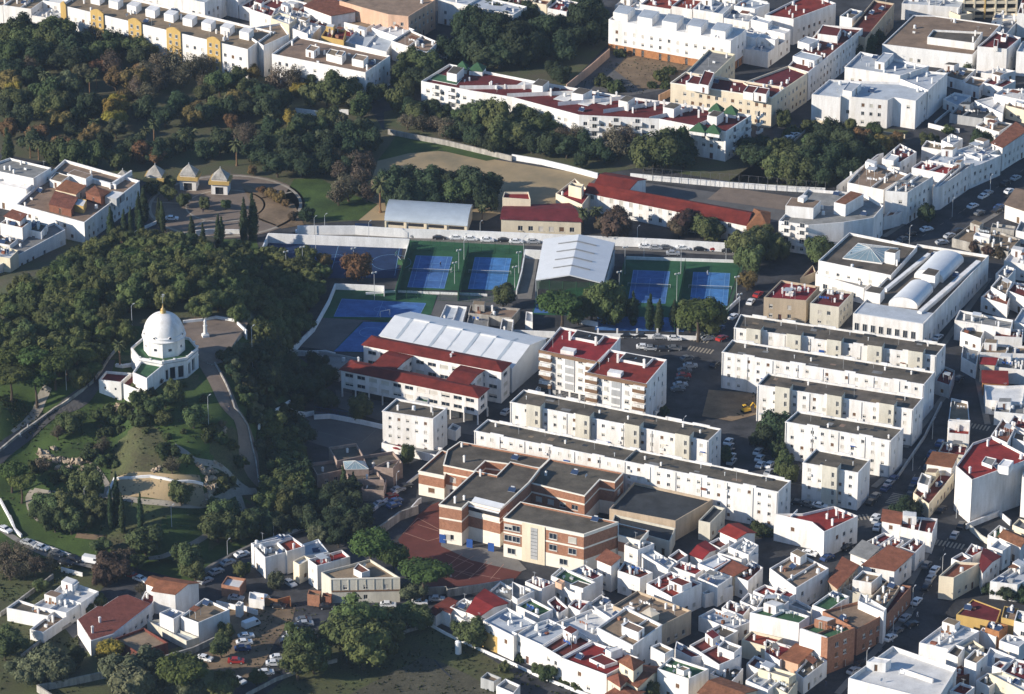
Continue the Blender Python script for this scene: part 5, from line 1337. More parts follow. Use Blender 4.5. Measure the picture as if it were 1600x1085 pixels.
B('D3', '1190,167 1260,202 1312,170 1252,135', 5.4, 'white', 'maroon', where=w)
B('D3', '945,252 1000,282 1066,242 1010,205', 5.8, 'white', 'maroon', where=w)
w = 'below the right end of the brick school'
B('D3', '680,180 762,212 862,172 745,130', 7.0, 'white', 'greyroof', where=w, clut=5)
B('D3', '760,217 945,332 985,290 840,200', 5.8, 'white', 'whiteroof', where=w, win={})
B('D3', '640,337 775,382 852,347 682,277', 6.4, 'white', 'maroon', where=w, clut=4)
B('D3', '515,267 600,302 652,272 572,227', 8.0, 'white', 'tile', kind='shed', rise=.9, where=w)
B('D3', '350,337 490,392 552,362 442,300', 6.4, 'white', 'maroon', where=w, clut=5)
B('D3', '235,367 420,442 507,407 300,312', 6.6, 'white', 'green', where=w, huts=[('350,420 430,445 480,420 400,395', 1.2, 'white', 'bitumen'), ('262,402 300,420 320,400 285,385', 1.6, 'peach', 'peach')])
B('D3', '80,402 180,447 262,412 150,372', 6.0, 'white', 'red', where=w, clut=4)
B('D3', '850,280 930,330 970,300 900,250', 4.4, 'white', 'greyroof', where=w)
w = 'behind the vacant field row'
B('D3', '25,547 165,612 247,572 110,500', 5.8, 'white', 'green', where=w, clut=1)
B('D3', '215,520 280,602 342,562 262,490', 5.2, 'white', 'maroon', where=w)
B('D3', '340,545 412,582 472,522 382,507', 5.6, 'white', 'red', where=w)
B('D3', '0,490 32,512 137,457 0,402', 6.0, 'white', 'greyroof', where=w)
B('D3', '170,610 260,655 340,620 250,575', 4.2, 'white', 'pale', where=w)
B('D3', '460,540 530,570 600,520 540,480', 5.0, 'white', 'greyroof', where=w)
B('D2', '1370,700 1460,740 1520,690 1440,650', 4.6, 'ochre', 'orange', where=w)
B('D2', '1280,582 1350,612 1520,532 1385,450', 5.4, 'white', 'red', where=w, kind='gable', rise=.9)
B('D2', '1175,557 1270,592 1350,547 1262,502', 4.8, 'white', 'greyroof', where=w)
B('D2', '1088,550 1175,590 1212,532 1165,512', 4.4, 'white', 'maroon', where=w, kind='shed', rise=.6)
B('D2', '1048,582 1088,602 1130,578 1085,560', 3.6, 'white', 'maroon', where=w, kind='shed', rise=.5)
B('D2', '1200,600 1340,690 1410,640 1290,570', 3.6, 'white', 'whiteroof', where=w)
B('D2', '1400,470 1540,520 1600,470 1480,400', 4.8, 'white', 'greyroof', where=w)
w = 'beside the shaded alley, middle right'
B('D3', '1130,612 1330,692 1452,642 1222,565', 4.2, 'white', 'pale', where=w)
B('D3', '1180,700 1290,745 1370,700 1260,660', 4.6, 'white', 'bitumen', where=w)
B('D3', '1270,560 1400,610 1440,560 1320,515', 4.8, 'white', 'maroon', where=w, clut=5)
B('D3', '1380,520 1500,570 1550,520 1430,470', 5.2, 'white', 'greyroof', where=w, clut=4)
B('D3', '1460,460 1580,510 1660,460 1530,420', 5.4, 'white', 'red', where=w)
B('D3', '1150,470 1170,480 1340,430 1280,400', 4.0, 'white', 'brownroof', where=w, clut=0, win={})
w = 'left of the wide main street'
B('D4', '690,32 800,52 812,-8 700,-28', 6.2, 'white', 'orange', kind='shed', rise=.3, where=w)
B('D4', '802,72 995,112 1027,22 802,2', 6.0, 'white', 'maroon', where=w, clut=2)
B('D4', '580,168 642,202 762,122 702,105', 5.0, 'white', 'maroon', where=w)
B('D4', '658,192 750,217 822,152 762,132', 5.0, 'white', 'red', where=w, clut=3)
B('D4', '800,192 892,227 952,167 882,135', 5.6, 'white', 'maroon', where=w)
B('D4', '575,302 765,335 872,252 732,202', 5.8, 'white', 'orange', kind='shed', rise=.9, where=w)
B('D4', '500,228 602,267 672,212 572,170', 5.6, 'white', 'greyroof', kind='shed', rise=.8, where=w)
B('D4', '10,322 170,442 368,322 178,225', 7.4, 'white', 'brownroof', where=w, win={0: .05, 1: .8}, clut=3)
B('D4', '370,400 420,440 545,315 452,268', 6.0, 'beige', 'orange', where=w, kind='shed', rise=.5)
B('D4', '512,392 627,412 692,357 572,335', 6.8, 'white', 'brownroof', where=w, clut=0)
B('D4', '410,420 500,460 700,500 720,420 620,400 500,370', 4.2, 'stone', 'brownroof', where=w, clut=4, win={})
B('D4', '268,545 362,580 492,492 395,455', 7.4, 'white', 'green', where=w, clut=1)
B('D4', '330,582 540,692 712,597 545,522', 7.6, 'brick', 'brownroof', where=w, win={0: 0, 1: .9}, clut=2)
B('D4', '545,520 700,590 718,565 560,470', 9.2, 'white', 'whiteroof', where=w, clut=0, win={})
B('D4', '710,560 720,600 868,430 800,420', 5.4, 'brick', 'maroon', where=w, win={0: 0, 1: .9})
B('D4', '600,520 712,560 800,430 720,400', 5.8, 'beige', 'brownroof', where=w, clut=4)
B('D4', '-110,590 188,655 252,612 20,540', 8.6, 'white', 'green', where=w, win={0: .06, 1: .4}, clut=1)
B('D4', '194,690 362,747 527,682 330,638', 10.2, 'brick', 'green', where=w, win={0: 0.0, 1: .9}, clut=1)
B('D4', '192,689 355,742 360,738 200,684', 10.3, 'white', 'white', label='blank white gable wall beside the tall brick house with green roof', name='gable_wall', cat='wall', win={}, clut=0)
B('D4', '75,862 182,897 267,827 172,790', 5.2, 'peach', 'orange', kind='shed', rise=.5, where=w)
B('D4', '165,952 215,990 358,882 272,830', 4.6, 'white', 'bitumen', where=w, win={1: .9})
B('D4', '-20,830 72,882 172,802 -10,752', 5.0, 'white', 'red', where=w, clut=3)
B('D4', '-60,932 127,987 172,962 0,912', 7.2, 'cream', 'greyroof', where=w)
B('D4', '-70,560 82,557 128,522 0,458', 7.4, 'white', 'bitumen', where=w, clut=0)
B('D4', '40,470 130,500 180,470 60,430', 5.6, 'white', 'maroon', where=w)
B('D4', '120,540 260,590 270,560 170,510', 4.8, 'white', 'greyroof', where=w)
B('D4', '-20,1010 120,1085 180,1000 60,960', 5.4, 'cream', 'greyroof', where=w)
r_, P_, c_ = B('Z', '45,558 860,765 1150,838 1400,432 600,155', 8.8, 'white', 'whiteroof', label='large white flat roofed building with parapet walls, at the bottom edge beside the street', name='commercial_building', cat='building', win={0: .2}, par=1.2, clut=2,
               huts=[('272,350 512,372 580,325 360,290', 2.6, 'white', 'white'), ('690,452 1095,582 1115,570 712,435', .9, 'white', 'white')])
w = 'right of the wide main street'
B('D4', '1035,368 1125,380 1285,290 1135,280', 6.6, 'cream', 'orange', where=w, win={0: .5, 1: .8}, clut=0)
B('D4', '1285,300 1300,345 1405,250 1310,205', 6.4, 'white', 'maroon', where=w, kind='gable', rise=.8)
B('D4', '1110,262 1165,285 1230,260 1175,225', 6.2, 'white', 'maroon', where=w)
B('D4', '1190,232 1240,250 1322,204 1232,172', 5.8, 'white', 'red', where=w, clut=2)
B('D4', '1345,402 1510,422 1640,350 1520,285', 5.0, 'white', 'pale', where=w, clut=1)
B('D4', '1345,192 1420,217 1472,182 1392,150', 5.8, 'white', 'pale', where=w)
B('D4', '1400,130 1530,190 1590,150 1460,95', 5.4, 'white', 'tile', kind='gable', rise=1.2, where=w)
B('D4', '1140,602 1385,650 1412,572 1240,508', 5.0, 'ochre', 'maroon', where=w, clut=0, par=.25)
B('D4', '1315,682 1400,707 1452,667 1342,638', 5.8, 'orangewall', 'red', where=w)
B('D4', '1412,620 1495,640 1520,565 1430,550', 6.0, 'ochre', 'brownroof', where=w)
B('D4', '915,772 1090,812 1282,702 1090,640', 5.4, 'white', 'whiteroof', where=w, clut=5)
B('D4', '1285,700 1380,740 1400,715 1300,680', 4.4, 'white', 'white', where=w, clut=0)
B('D4', '1190,872 1262,900 1332,842 1252,812', 7.6, 'white', 'brownroof', where=w, clut=0)
B('D4', '1080,832 1150,862 1192,802 1130,782', 6.4, 'white', 'bitumen', where=w, clut=0)
B('D4', '1160,800 1220,840 1310,800 1240,755', 4.6, 'cream', 'greyroof', where=w)
B('D4', '1290,905 1390,935 1502,862 1345,800', 4.6, 'white', 'pale', where=w, clut=0)
B('D4', '1358,912 1412,932 1452,892 1400,882', 6.4, 'white', 'red', where=w, clut=0)
B('D4', '1415,945 1550,1000 1650,905 1490,868', 6.0, 'white', 'maroon', where=w, clut=3)
B('D4', '1340,960 1550,1070 1600,1020 1420,950', 6.4, 'cream', 'whiteroof', where=w)
B('D4', '1080,950 1130,985 1230,960 1170,910', 4.0, 'brickdark', 'maroon', where=w)
B('D4', '1100,1062 1190,1090 1252,1042 1162,1012', 6.4, 'white', 'red', where=w, clut=0)
B('D4', '1260,1000 1340,1040 1420,990 1330,955', 4.8, 'white', 'bitumen', where=w)
B('D4', '1490,640 1600,670 1640,600 1510,575', 7.6, 'white', 'green', where=w)
B('D4', '1400,760 1520,800 1580,750 1450,720', 4.6, 'white', 'pale', where=w)
B('D4', '1530,290 1620,320 1680,260 1560,250', 6.2, 'white', 'white', where=w)
B('D4', '1480,60 1600,110 1640,60 1520,20', 5.4, 'cream', 'greyroof', where=w)
B('D4', '1330,120 1400,150 1460,90 1400,60', 4.0, 'white', 'green', where=w)
# wedge by the crossroads
w = 'in the wedge between the two streets'
B('C4', '1090,472 1225,502 1210,340 1110,318', 4.6, 'white', 'brownroof', where=w, clut=1)
B('C4', '1090,458 1222,468 1225,452 1095,446', 7.2, 'white', 'whiteroof', where=w, clut=0)
B('C4', '1092,530 1218,540 1222,495 1095,485', 5.2, 'white', 'red', where=w, clut=0)
B('C4', '962,712 1110,735 1145,665 1000,648', 6.6, 'white', 'orange', where=w, clut=0, kind='shed', rise=.2)
B('C4', '1030,642 1190,667 1212,600 1062,583', 4.6, 'stone', 'maroon', where=w, clut=2)
B('C4', '880,892 975,962 1128,775 962,765', 4.4, 'cream', 'maroon', where=w, clut=2)
B('C4', '905,830 970,850 990,790 930,770', 6.2, 'white', 'greyroof', where=w, clut=1)
B('C4', '1010,212 1100,242 1132,152 1062,122', 4.2, 'greywall', 'maroon', where=w, clut=0)
B('D4', '38,-8 265,42 340,103 545,5 400,-55 210,-10', 8.0, 'white', 'red', label='white corner house with red roof terrace in front of the smallest block', name='town_house', win={0: .05, 1: .05, 2: .7}, clut=4)
r_, P_, c_ = B('F', '1518.7,750 1596,722 1612,715 1549.7,682 1520,692 1493.5,728', 13.2, 'white', 'red', label='tall white block with red roof and blank windowless walls, right edge', name='apartment_block', cat='apartment block', win={}, clut=3,
               huts=[('1559,727 1576,730 1584,720 1568,717', 2.4, 'white', 'white'), ('1534,722 1550,728 1557,717 1540,713', 1.0, 'white', 'greyroof')])
B('F', '1597,745 1680,765 1720,720 1612,700', 12.0, 'white', 'greyroof', label='white flats with balconies cut by the right edge', name='apartment_block', cat='apartment block', win={0: .9, 3: .9})
# right strip
w = 'in the strip along the right edge'
B('B4', '1430,532 1600,562 1640,495 1482,465', 5.6, 'white', 'whiteroof', where=w)
B('B4', '1378,612 1450,642 1502,582 1432,560', 5.6, 'white', 'greyroof', where=w)
B('B4', '1290,752 1450,802 1470,740 1350,700', 4.6, 'white', 'tile', where=w)
B('B4', '1350,690 1440,740 1480,660 1410,620', 6.0, 'white', 'brownroof', where=w)
B('B4', '1445,712 1600,772 1640,690 1490,662', 5.8, 'white', 'maroon', where=w)
B('B4', '1130,892 1470,947 1485,892 1160,832', 6.4, 'white', 'greyroof', where=w)
B('B4', '1165,962 1290,1005 1320,935 1195,925', 4.6, 'white', 'bitumen', where=w)
B('B4', '1370,990 1540,1000 1545,950 1380,945', 5.0, 'white', 'maroon', where=w)
B('B4', '1490,900 1640,950 1680,860 1540,820', 5.6, 'white', 'pale', where=w)
B('C4', '1280,42 1560,52 1580,5 1300,-15', 5.2, 'white', 'brownroof', where=w)
B('C4', '1285,108 1372,114 1384,82 1290,78', 6.0, 'cream', 'red', kind='shed', rise=.3, where=w)
B('C4', '1300,220 1450,232 1447,162 1300,158', 4.4, 'orangewall', 'red', kind='shed', rise=.3, where=w)
B('C4', '1370,130 1560,150 1580,80 1400,70', 4.8, 'white', 'greyroof', where=w, clut=4)
B('C4', '1320,330 1540,345 1560,240 1440,245 1310,238', 4.4, 'white', 'whiteroof', where=w, clut=0)
B('C4', '1370,400 1580,420 1600,350 1385,345', 4.2, 'whitewall', 'greyroof', where=w, clut=2)
B('C4', '1350,545 1450,592 1500,490 1420,440', 6.0, 'white', 'tile', where=w, clut=2)
B('C4', '1450,480 1600,520 1640,450 1490,420', 6.4, 'white', 'maroon', where=w)
B('C4', '1480,560 1600,600 1640,540 1500,510', 5.2, 'whitewall', 'bitumen', where=w)
B('C4', '1170,70 1260,120 1280,20 1180,0', 4.4, 'white', 'greyroof', where=w)
w = 'on the low plots opposite the market'
B('B4', '1115,397 1455,480 1530,402 1240,302', 3.0, 'oldwall', 'brownroof', where=w, clut=6, win={})
B('B4', '1245,380 1340,400 1350,375 1260,358', 4.0, 'white', 'whiteroof', where=w, clut=0)
B('B4', '1350,330 1490,350 1500,325 1360,305', 4.0, 'oldwall', 'greyroof', where=w, clut=0)
B('B4', '1435,190 1600,245 1680,150 1500,110', 5.0, 'white', 'brownroof', kind='shed', rise=.8, where=w)
B('B4', '1500,350 1600,370 1640,310 1530,290', 4.0, 'white', 'greyroof', where=w)
# ------------------------------------------------------------------ lower left houses
w = 'near the domed chapel hill foot, lower left'
B('D1', '300,482 490,532 597,462 402,395', 4.6, 'white', 'whiteroof', where=w, clut=2)
B('D1', '200,547 400,592 492,532 310,480', 4.2, 'white', 'pale', where=w, clut=2)
B('D1', '40,562 290,612 332,582 112,512', 3.8, 'white', 'bitumen', where=w, clut=1)
B('D1', '180,692 262,712 440,590 300,600', 3.0, 'white', 'brownroof', where=w, clut=0)
B('K', '205,668 350,895 590,822 1000,502 740,400 640,420 480,525 420,525', 4.4, 'white', 'redtile', kind='flat', par=-.12, label='long low white house with broad red-brown tiled roof, lower left', name='town_house', win={0: .3, 1: .5, 2: .9, 3: .8}, clut=1)
B('D1', '925,457 1060,477 1202,410 1003,378', 6.6, 'white', 'orange', kind='gable', rise=1.3, where=w, win={0: .7, 1: 0})
B('D1', '885,412 932,430 1030,397 930,370', 5.6, 'white', 'orange', kind='gable', rise=.9, where=w)
B('D1', '850,520 915,545 960,480 880,460', 3.6, 'white', 'maroon', where=w, clut=0)
B('D1', '1095,612 1200,652 1390,572 1238,502', 6.2, 'white', 'brownroof', where=w, win={0: .3, 1: .4}, clut=0)
B('D1', '965,592 1050,630 1120,590 1035,562', 6.2, 'white', 'pale', where=w, win={0: .3}, clut=0)
B('D1', '890,640 1128,762 1205,740 1100,700 985,630', 2.6, 'stone', 'pale', where=w, clut=0, win={})
B('D1', '695,747 835,832 1017,772 872,682', 3.6, 'redtile', 'brownroof', label='low shed with brown flat roof and red front wall, lower left', name='shed', cat='shed', win={}, clut=0)
B('D1', '1340,420 1450,442 1490,385 1375,368', 3.4, 'brick', 'whiteroof', label='brick shed with pale flat roof behind the street of parked cars', name='shed', cat='shed', win={}, clut=0)
B('D1', '1505,505 1600,520 1600,475 1510,465', 2.6, 'white', 'white', label='small white gatehouse by the earth car park', name='gatehouse', cat='hut', win={}, clut=0)
B('D1', '1425,540 1455,548 1475,528 1445,520', 3.6, 'white', 'white', label='white gate portal with blue door in the wall by the earth car park', name='gate_portal', cat='gate', win={}, clut=0)
w = 'in the group above the earth car park'
B('D2', '-20,182 55,258 185,224 130,165', 6.2, 'white', 'greyroof', where=w, clut=5)
B('D2', '130,165 187,222 297,188 215,128', 6.6, 'white', 'red', where=w, clut=0)
B('D2', '-30,170 -15,180 215,130 200,118', 6.9, 'white', 'maroon', where=w, clut=2, win={})
B('D2', '295,245 440,225 378,145 285,175', 4.2, 'whitewall', 'pale', where=w)
B('D2', '225,278 262,302 335,265 292,245', 5.6, 'cream', 'whiteroof', where=w, clut=0)
B('D2', '315,268 370,308 570,252 520,210', 7.0, 'white', 'red', where=w, win={0: .4, 1: .1}, clut=0)
r_, P_, c_ = B('D2', '395,345 455,385 870,377 690,265 560,302', 7.2, 'stone', 'brownroof', label='long pale two tier building with brown flat roof facing the umbrella pines', name='warehouse', cat='building', win={0: .2, 1: .9}, pitch=5.2, clut=1, huts=[('590,325 640,350 690,335 620,290', 1.8, 'white', 'tile')])
a, b, d, n, L = edge(P_, 1); obox(r_, c_, a, d, n, 0, L, .003, .12, 3.3, 3.7, 'string_course', 'browntrim'); obox(r_, c_, a, d, n, -.1, L+.1, .003, .14, 6.9, 7.22, 'cornice', 'trim')
for k in range(9): obox(r_, c_, a, d, n, L*k/8-.1, L*k/8+.1, .003, .10, 3.71, 6.89, 'pilaster', 'stone')
B('D2', '310,480 385,490 395,460 320,452', 3.2, 'brick', 'brownroof', label='small brick gate shed below the long pale building', name='shed', cat='shed', win={}, clut=0)
B('D2', '400,490 455,498 460,478 405,470', 2.8, 'brickdark', 'maroon', label='small dark red shed at the left foot of the long pale building', name='shed', cat='shed', win={}, clut=0)
wall('D2', '30,500 130,510 205,490 208,515', 2.2, 'orangewall', .3, 'by the earth car park', 'orange rendered wall')
B('D2', '1360,985 1440,1010 1485,985 1400,950', 3.0, 'greywall', 'brownroof', label='small grey hut in the field at the bottom, left of the pair', name='hut', cat='hut', clut=0, win={})
B('D2', '1455,1035 1560,1080 1600,1030 1510,990', 3.0, 'white', 'greyroof', label='small white hut in the field at the bottom, right of the pair', name='hut', cat='hut', clut=0, win={})
# ------------------------------------------------------------------ left edge flats
B('B1', '-120,-30 202,35 310,-30 60,-90', 10.5, 'white', 'greyroof', label='tall white flats with blank lit wall at the left edge', name='apartment_block', cat='apartment block', win={0: .12, 1: .2}, clut=4)
B('F', '-20,283 16,291 41,296 55,284 20,276', 8.4, 'white', 'white', label='white stepped wing in front of the tall flats at the left edge', name='apartment_block', cat='apartment block', win={0: .1, 1: .1}, clut=1)
kb, Pk, ck = B('B1', '100,192 510,302 845,50 392,-78', 7.4, 'white', 'brownroof', label='big white terraced block with brown flat roof and tiled pergolas beside the plaza', name='apartment_block', cat='apartment block', win={0: .7, 1: .85}, par=.9, clut=5, trim='white',
   huts=[('298,190 430,222 470,160 335,120', 2.5, 'brickdark', 'tile', 'shed', .5), ('335,100 460,130 520,90 400,55', 2.6, 'cream', 'orange', 'shed', .6), ('520,120 610,150 665,115 575,80', 2.8, 'brickdark', 'tile', 'pyramid', 1.0),
         ('435,190 505,205 525,165 460,150', 2.4, 'ochre', 'whiteroof'), ('635,145 705,160 755,120 680,108', 2.4, 'greywall', 'whiteroof'), ('300,40 370,58 420,20 340,-5', 2.6, 'white', 'brownroof')])
sub_box(kb, ck, 'B1', '405,5 520,38 560,12 450,-20', 6.5, 9.4, 'white', 'upper_storey', 'brownroof'); sub_box(kb, ck, 'B1', '530,30 700,75 705,70 540,25', 6.5, 8.0, 'white', 'terrace_wall'); sub_box(kb, ck, 'B1', '660,70 668,75 800,-12 792,-16', 6.5, 8.0, 'white', 'terrace_wall')
w = 'in the row beyond the wood, left edge'
B('B1', '-200,640 0,558 395,345 330,300 -200,500', 5.4, 'whitewall', 'greyroof', where=w, win={0: .8, 1: .8}, clut=5)
B('B1', '0,305 135,335 190,290 60,262', 9.2, 'white', 'tile', kind='flat', where=w, clut=3)
B('B1', '30,262 120,290 160,262 75,235', 10.4, 'white', 'tile', kind='shed', rise=.6, where=w)
B('B1', '150,340 250,362 290,310 200,290', 7.0, 'white', 'bitumen', where=w, clut=5)
B('B1', '-60,500 60,520 110,470 0,440', 7.2, 'cream', 'whiteroof', where=w, clut=3)
B('B1', '-60,420 60,440 110,400 0,370', 6.2, 'white', 'brownroof', where=w, clut=3)
B('B1', '370,545 435,580 500,560 440,510', 4.2, 'brickdark', 'red', kind='gable', rise=.9, where=w)
B('B1', '420,600 490,590 510,545 450,560', 3.6, 'white', 'red', kind='shed', rise=.4, where=w)
B('B1', '120,660 250,655 320,620 180,620', 3.4, 'brick', 'tile', where=w, clut=2)
B('B1', '0,720 60,710 80,680 0,680', 3.6, 'brick', 'red', where=w, clut=1)
B('B1', '640,470 740,420 860,475 830,500', 3.8, 'cream', 'tile', kind='gable', rise=.8, where=w)
# ------------------------------------------------------------------ top band
yb, Py, cy = B('A1', '370,32 1500,300 1650,190 520,-80', 11.5, 'white', 'brownroof', label='long white flats with ochre bays above the park, top left', name='apartment_block', cat='apartment block', win={0: .75}, pitch=3.2, clut=14, par=.9)
a, b, d, n, L = edge(Py, 0)
for t0, t1 in ((0, .03), (.165, .235), (.37, .44), (.575, .65), (.79, .86)):
    obox(yb, cy, a, d, n, L*t0, L*t1, .004, .5, 0, 12.2, 'ochre_bay', 'ochre'); u = L*(t0+t1)/2
    am = MB(); q0, q1 = a+d*L*t0+n*.5, a+d*L*t1+n*.5; pts = [q0+(q1-q0)*(k/8) for k in range(9)]
    for o_, s_ in ((0, 1), (-.4, -1)):
        f = [(*(p+n*o_), 12.21+1.0*sin(pi*k/8)) for k, p in enumerate(pts)]; am.face(f if s_ > 0 else f[::-1])
    shift(am, cy); am.build('curved_gable', 'ochre', yb)
    for z in (1.5, 4.3, 7.1, 9.6):
        if t0 > 0:
            for e_ in (-1.3, 1.3): place('window', window_mesh('glass', 1.0, 1.3), yb, tuple(Vector((*(a+d*(u+e_)+n*.7), z))-cy), atan2(d.y, d.x))
W_ = Py[3]-Py[0]
for k in range(9):
    p0 = Py[0]+d*L*(.1+.1*k)+W_*.45; hm = MB(); hm.prism([tuple(p0), tuple(p0+d*4), tuple(p0+d*4+W_*.22), tuple(p0+W_*.22)], 10.6, 13.3); shift(hm, cy); hm.build('stair_hut', 'white', yb)
bb, Pb2, cb2 = B('A2', '45,278 200,208 150,140 -100,180', 11.5, 'white', 'brownroof', label='white end of the ochre bayed flats with windowed side', name='apartment_block', cat='apartment block', win={0: .8}, clut=2)
B('A2', '95,327 662,440 812,338 250,217', 10.4, 'white', 'brownroof', label='white flats with brown roof and white stair huts at the park corner', name='apartment_block', cat='apartment block', win={0: .6, 1: .7}, clut=6,
  huts=[('300,300 350,312 385,285 330,270', 2.6, 'white'), ('425,325 520,350 545,318 450,295', 2.6, 'white'), ('580,355 650,370 680,340 605,325', 2.6, 'white'), ('480,330 520,338 540,310 500,305', 2.8, 'white')])
w = 'at the top edge, left of the big trees'
B('A2', '505,5 640,45 800,88 922,100 1085,0 900,-70 700,-60', 10.6, 'peach', 'brownroof', label='curved brick coloured building with tan roof at the top edge', name='apartment_block', cat='apartment block', win={0: .8, 1: .8, 2: .8, 3: .9}, clut=2)
B('A2', '700,168 860,225 960,180 800,118', 6.4, 'white', 'whiteroof', where=w, clut=2)
B('A2', '820,248 1035,318 1102,255 930,180', 7.0, 'white', 'brownroof', where=w, clut=5)
B('A2', '1105,275 1170,300 1180,285 1110,262', 4.0, 'white', 'whiteroof', where=w, clut=0)
B('A2', '540,255 790,315 835,240 620,172', 4.8, 'whitewall', 'pale', where=w, clut=0)
B('A2', '290,35 455,95 600,75 420,-30', 8.6, 'white', 'tile', where=w, kind='shed', rise=.4)
B('A2', '395,218 530,245 545,185 430,165', 6.8, 'ochre', 'maroon', where=w, clut=2)
B('A2', '205,168 335,215 395,160 280,120', 6.4, 'white', 'pale', where=w)
B('A2', '-40,55 95,100 120,55 0,15', 7.0, 'white', 'maroon', where=w)
B('A2', '115,80 280,140 330,90 160,30', 6.4, 'white', 'pale', where=w, clut=5)
B('A2', '90,110 200,150 250,110 140,75', 8.0, 'cream', 'whiteroof', where=w)
block('F', '330,-2 560,55 620,20 400,-40', 2, 5, 'at the very top, left', ['pale', 'brownroof', 'red', 'maroon'], seed=3)
block('F', '-40,12 90,30 140,-5 20,-30', 2, 3, 'in the top left corner', ['brownroof', 'whiteroof', 'pale'], hs=(7, 9.5), seed=5)
block('F', '205,-3 320,22 380,-10 260,-40', 2, 3, 'behind the ochre bayed flats', ['brownroof', 'maroon', 'pale'], hs=(8, 10), seed=6)
# flats with green pyramids
gb, Pg, cg = B('F', '658,127 737,142 800,152 905,180 1030,186 1134,206 1174,180 1090,166 960,148 842,128 702,100', 10.4, 'white', 'maroon', label='long white flats with red terraces and green pyramid roofs along the sports field', name='apartment_block', cat='apartment block', win={0: .8, 1: .6, 2: .7, 3: .8, 4: .8, 5: .8}, clut=12, par=.9, wide=1.3,
  huts=[('A', 0)][:0])
def on(tile, s, z0, z1, m, roof=None, pyr=None, root=gb, c=cg, name='stair_hut'):
    P = [Vector((p.x, p.y)) for p in quad(tile, s, z1)]
    if area(P) < 0: P = [P[0]]+P[:0:-1]
    mb = MB(); mb.prism([tuple(p) for p in P], z0, z1, top=pyr is None); shift(mb, c); o = mb.build(name, m, root)
    r = roof_solid('pyramid', P, z1, pyr, over=.25) if pyr else MB()
    if not pyr: r.prism([tuple(p) for p in inset(P, .2)], z1+.002, z1+.06)
    shift(r, c); r.build('hut_roof', roof, o)
for s in ('120,512 185,525 225,492 160,478', '360,562 430,575 485,545 405,530', '645,608 700,620 745,592 690,578', '915,650 980,662 1025,635 960,620', '1182,700 1240,710 1282,680 1220,668'): on('A3', s, 9.5, 12.6, 'white', 'bitumen')
for s in ('1075,790 1165,802 1180,775 1110,762', '1172,800 1255,812 1265,785 1190,775', '1190,672 1265,682 1282,658 1215,645', '1285,685 1355,695 1368,670 1300,660'): on('A3', s, 9.5, 10.9, 'white', 'greentile', 2.4)
for s in ('1215,412 1275,420 1282,398 1228,392', '1290,425 1370,432 1392,405 1315,398'): on('A2', s, 9.5, 11.3, 'white', 'greentile', 2.2)
on('A2', '1155,440 1215,452 1260,412 1195,400', 9.5, 12.4, 'white', 'bitumen')
on('A2', '1050,482 1215,515 1245,480 1085,445', 9.45, 9.6, 'white', 'green', name='green_terrace')
for i, us in ((5, (6, 14, 22)), (0, (6, 12)), (3, (5, 12, 19))): balcony(gb, Pg, cg, i, us, (2.8, 5.6, 8.0), 3.2, 1.0)
for k, (x, y) in enumerate(((250, 600), (330, 616), (20, 520), (440, 610))): on('A3', '%d,%d %d,%d %d,%d %d,%d' % (x, y, x+130, y+26, x+190, y-10, x+60, y-36), 9.45, 9.62, 'whiteroof', 'whiteroof', name='white_terrace')
for x, y in ((75, 530), (235, 570), (495, 615), (598, 620), (632, 590), (757, 640), (865, 655), (920, 640), (1025, 690), (1050, 660), (1130, 700), (1155, 670), (1300, 730), (700, 660), (810, 640), (400, 600)):
    p = G(*px('A3', x, y+12), 9.5); place('chimney', shared('tallch', lambda: chimney_mb(2.4, .6), ['white']), gb, tuple(p-cg), -.2)
for t in (.12, .28, .45, .6, .75, .9):
    a_, b_ = Pg[0]+(Pg[5]-Pg[0])*t, Pg[9]+(Pg[6]-Pg[9])*t; n_ = Vector((.12, .04)); m_ = MB(); m_.prism([tuple(a_*.97+b_*.03-n_), tuple(a_*.97+b_*.03+n_), tuple(a_*.1+b_*.9+n_), tuple(a_*.1+b_*.9-n_)], 9.5, 10.9); shift(m_, cg); m_.build('terrace_wall', 'white', gb)
# big white flats with orange ground floor
bm_, Pb, cb = B('A3', '585,118 1325,248 1420,180 690,40', 11.6, 'white', 'whiteroof', label='white four storey flats with orange ground floor at the vacant plot', name='apartment_block', cat='apartment block', win={0: .8, 1: .6}, clut=4, zones=[(2.8, 2), (99, 0)], ground='garage', pitch=3.3, wide=1.0, tall=1.3)
for k in range(5): on('A3', ' '.join('%d,%d' % (x+k*148, y+k*26) for x, y in ((612, 75), (700, 90), (745, 45), (650, 30))), 10.9, 13.6, 'white', 'pale', root=bm_, c=cb, name='penthouse')
w_ = 'on the street block right of the vacant plot'
B('A3', '960,502 1572,594 1655,530 1050,437', 10.6, 'cream', 'maroon', label='cream corner flats with red roof and white stair huts facing the green pyramids', name='apartment_block', cat='apartment block', win={0: .85, 1: .7}, clut=7, trim='trim', pitch=2.8,
  huts=[('1055,500 1140,515 1175,470 1095,455', 2.6, 'white'), ('1130,508 1190,520 1225,440 1165,425', 2.9, 'white'), ('1400,555 1460,565 1490,525 1430,515', 2.6, 'white'), ('1465,560 1540,572 1560,535 1490,525', 2.9, 'white')])
B('A3', '1052,440 1212,462 1352,328 1192,300', 10.4, 'cream', 'greyroof', label='grey roofed wing of the cream flats beside the vacant plot', name='apartment_block', cat='apartment block', clut=3)
B('A4', '-150,500 20,592 240,442 120,400', 10.4, 'cream', 'maroon', label='cream street wing running up from the corner flats', name='apartment_block', cat='apartment block', win={0: .3, 1: .9}, clut=5)
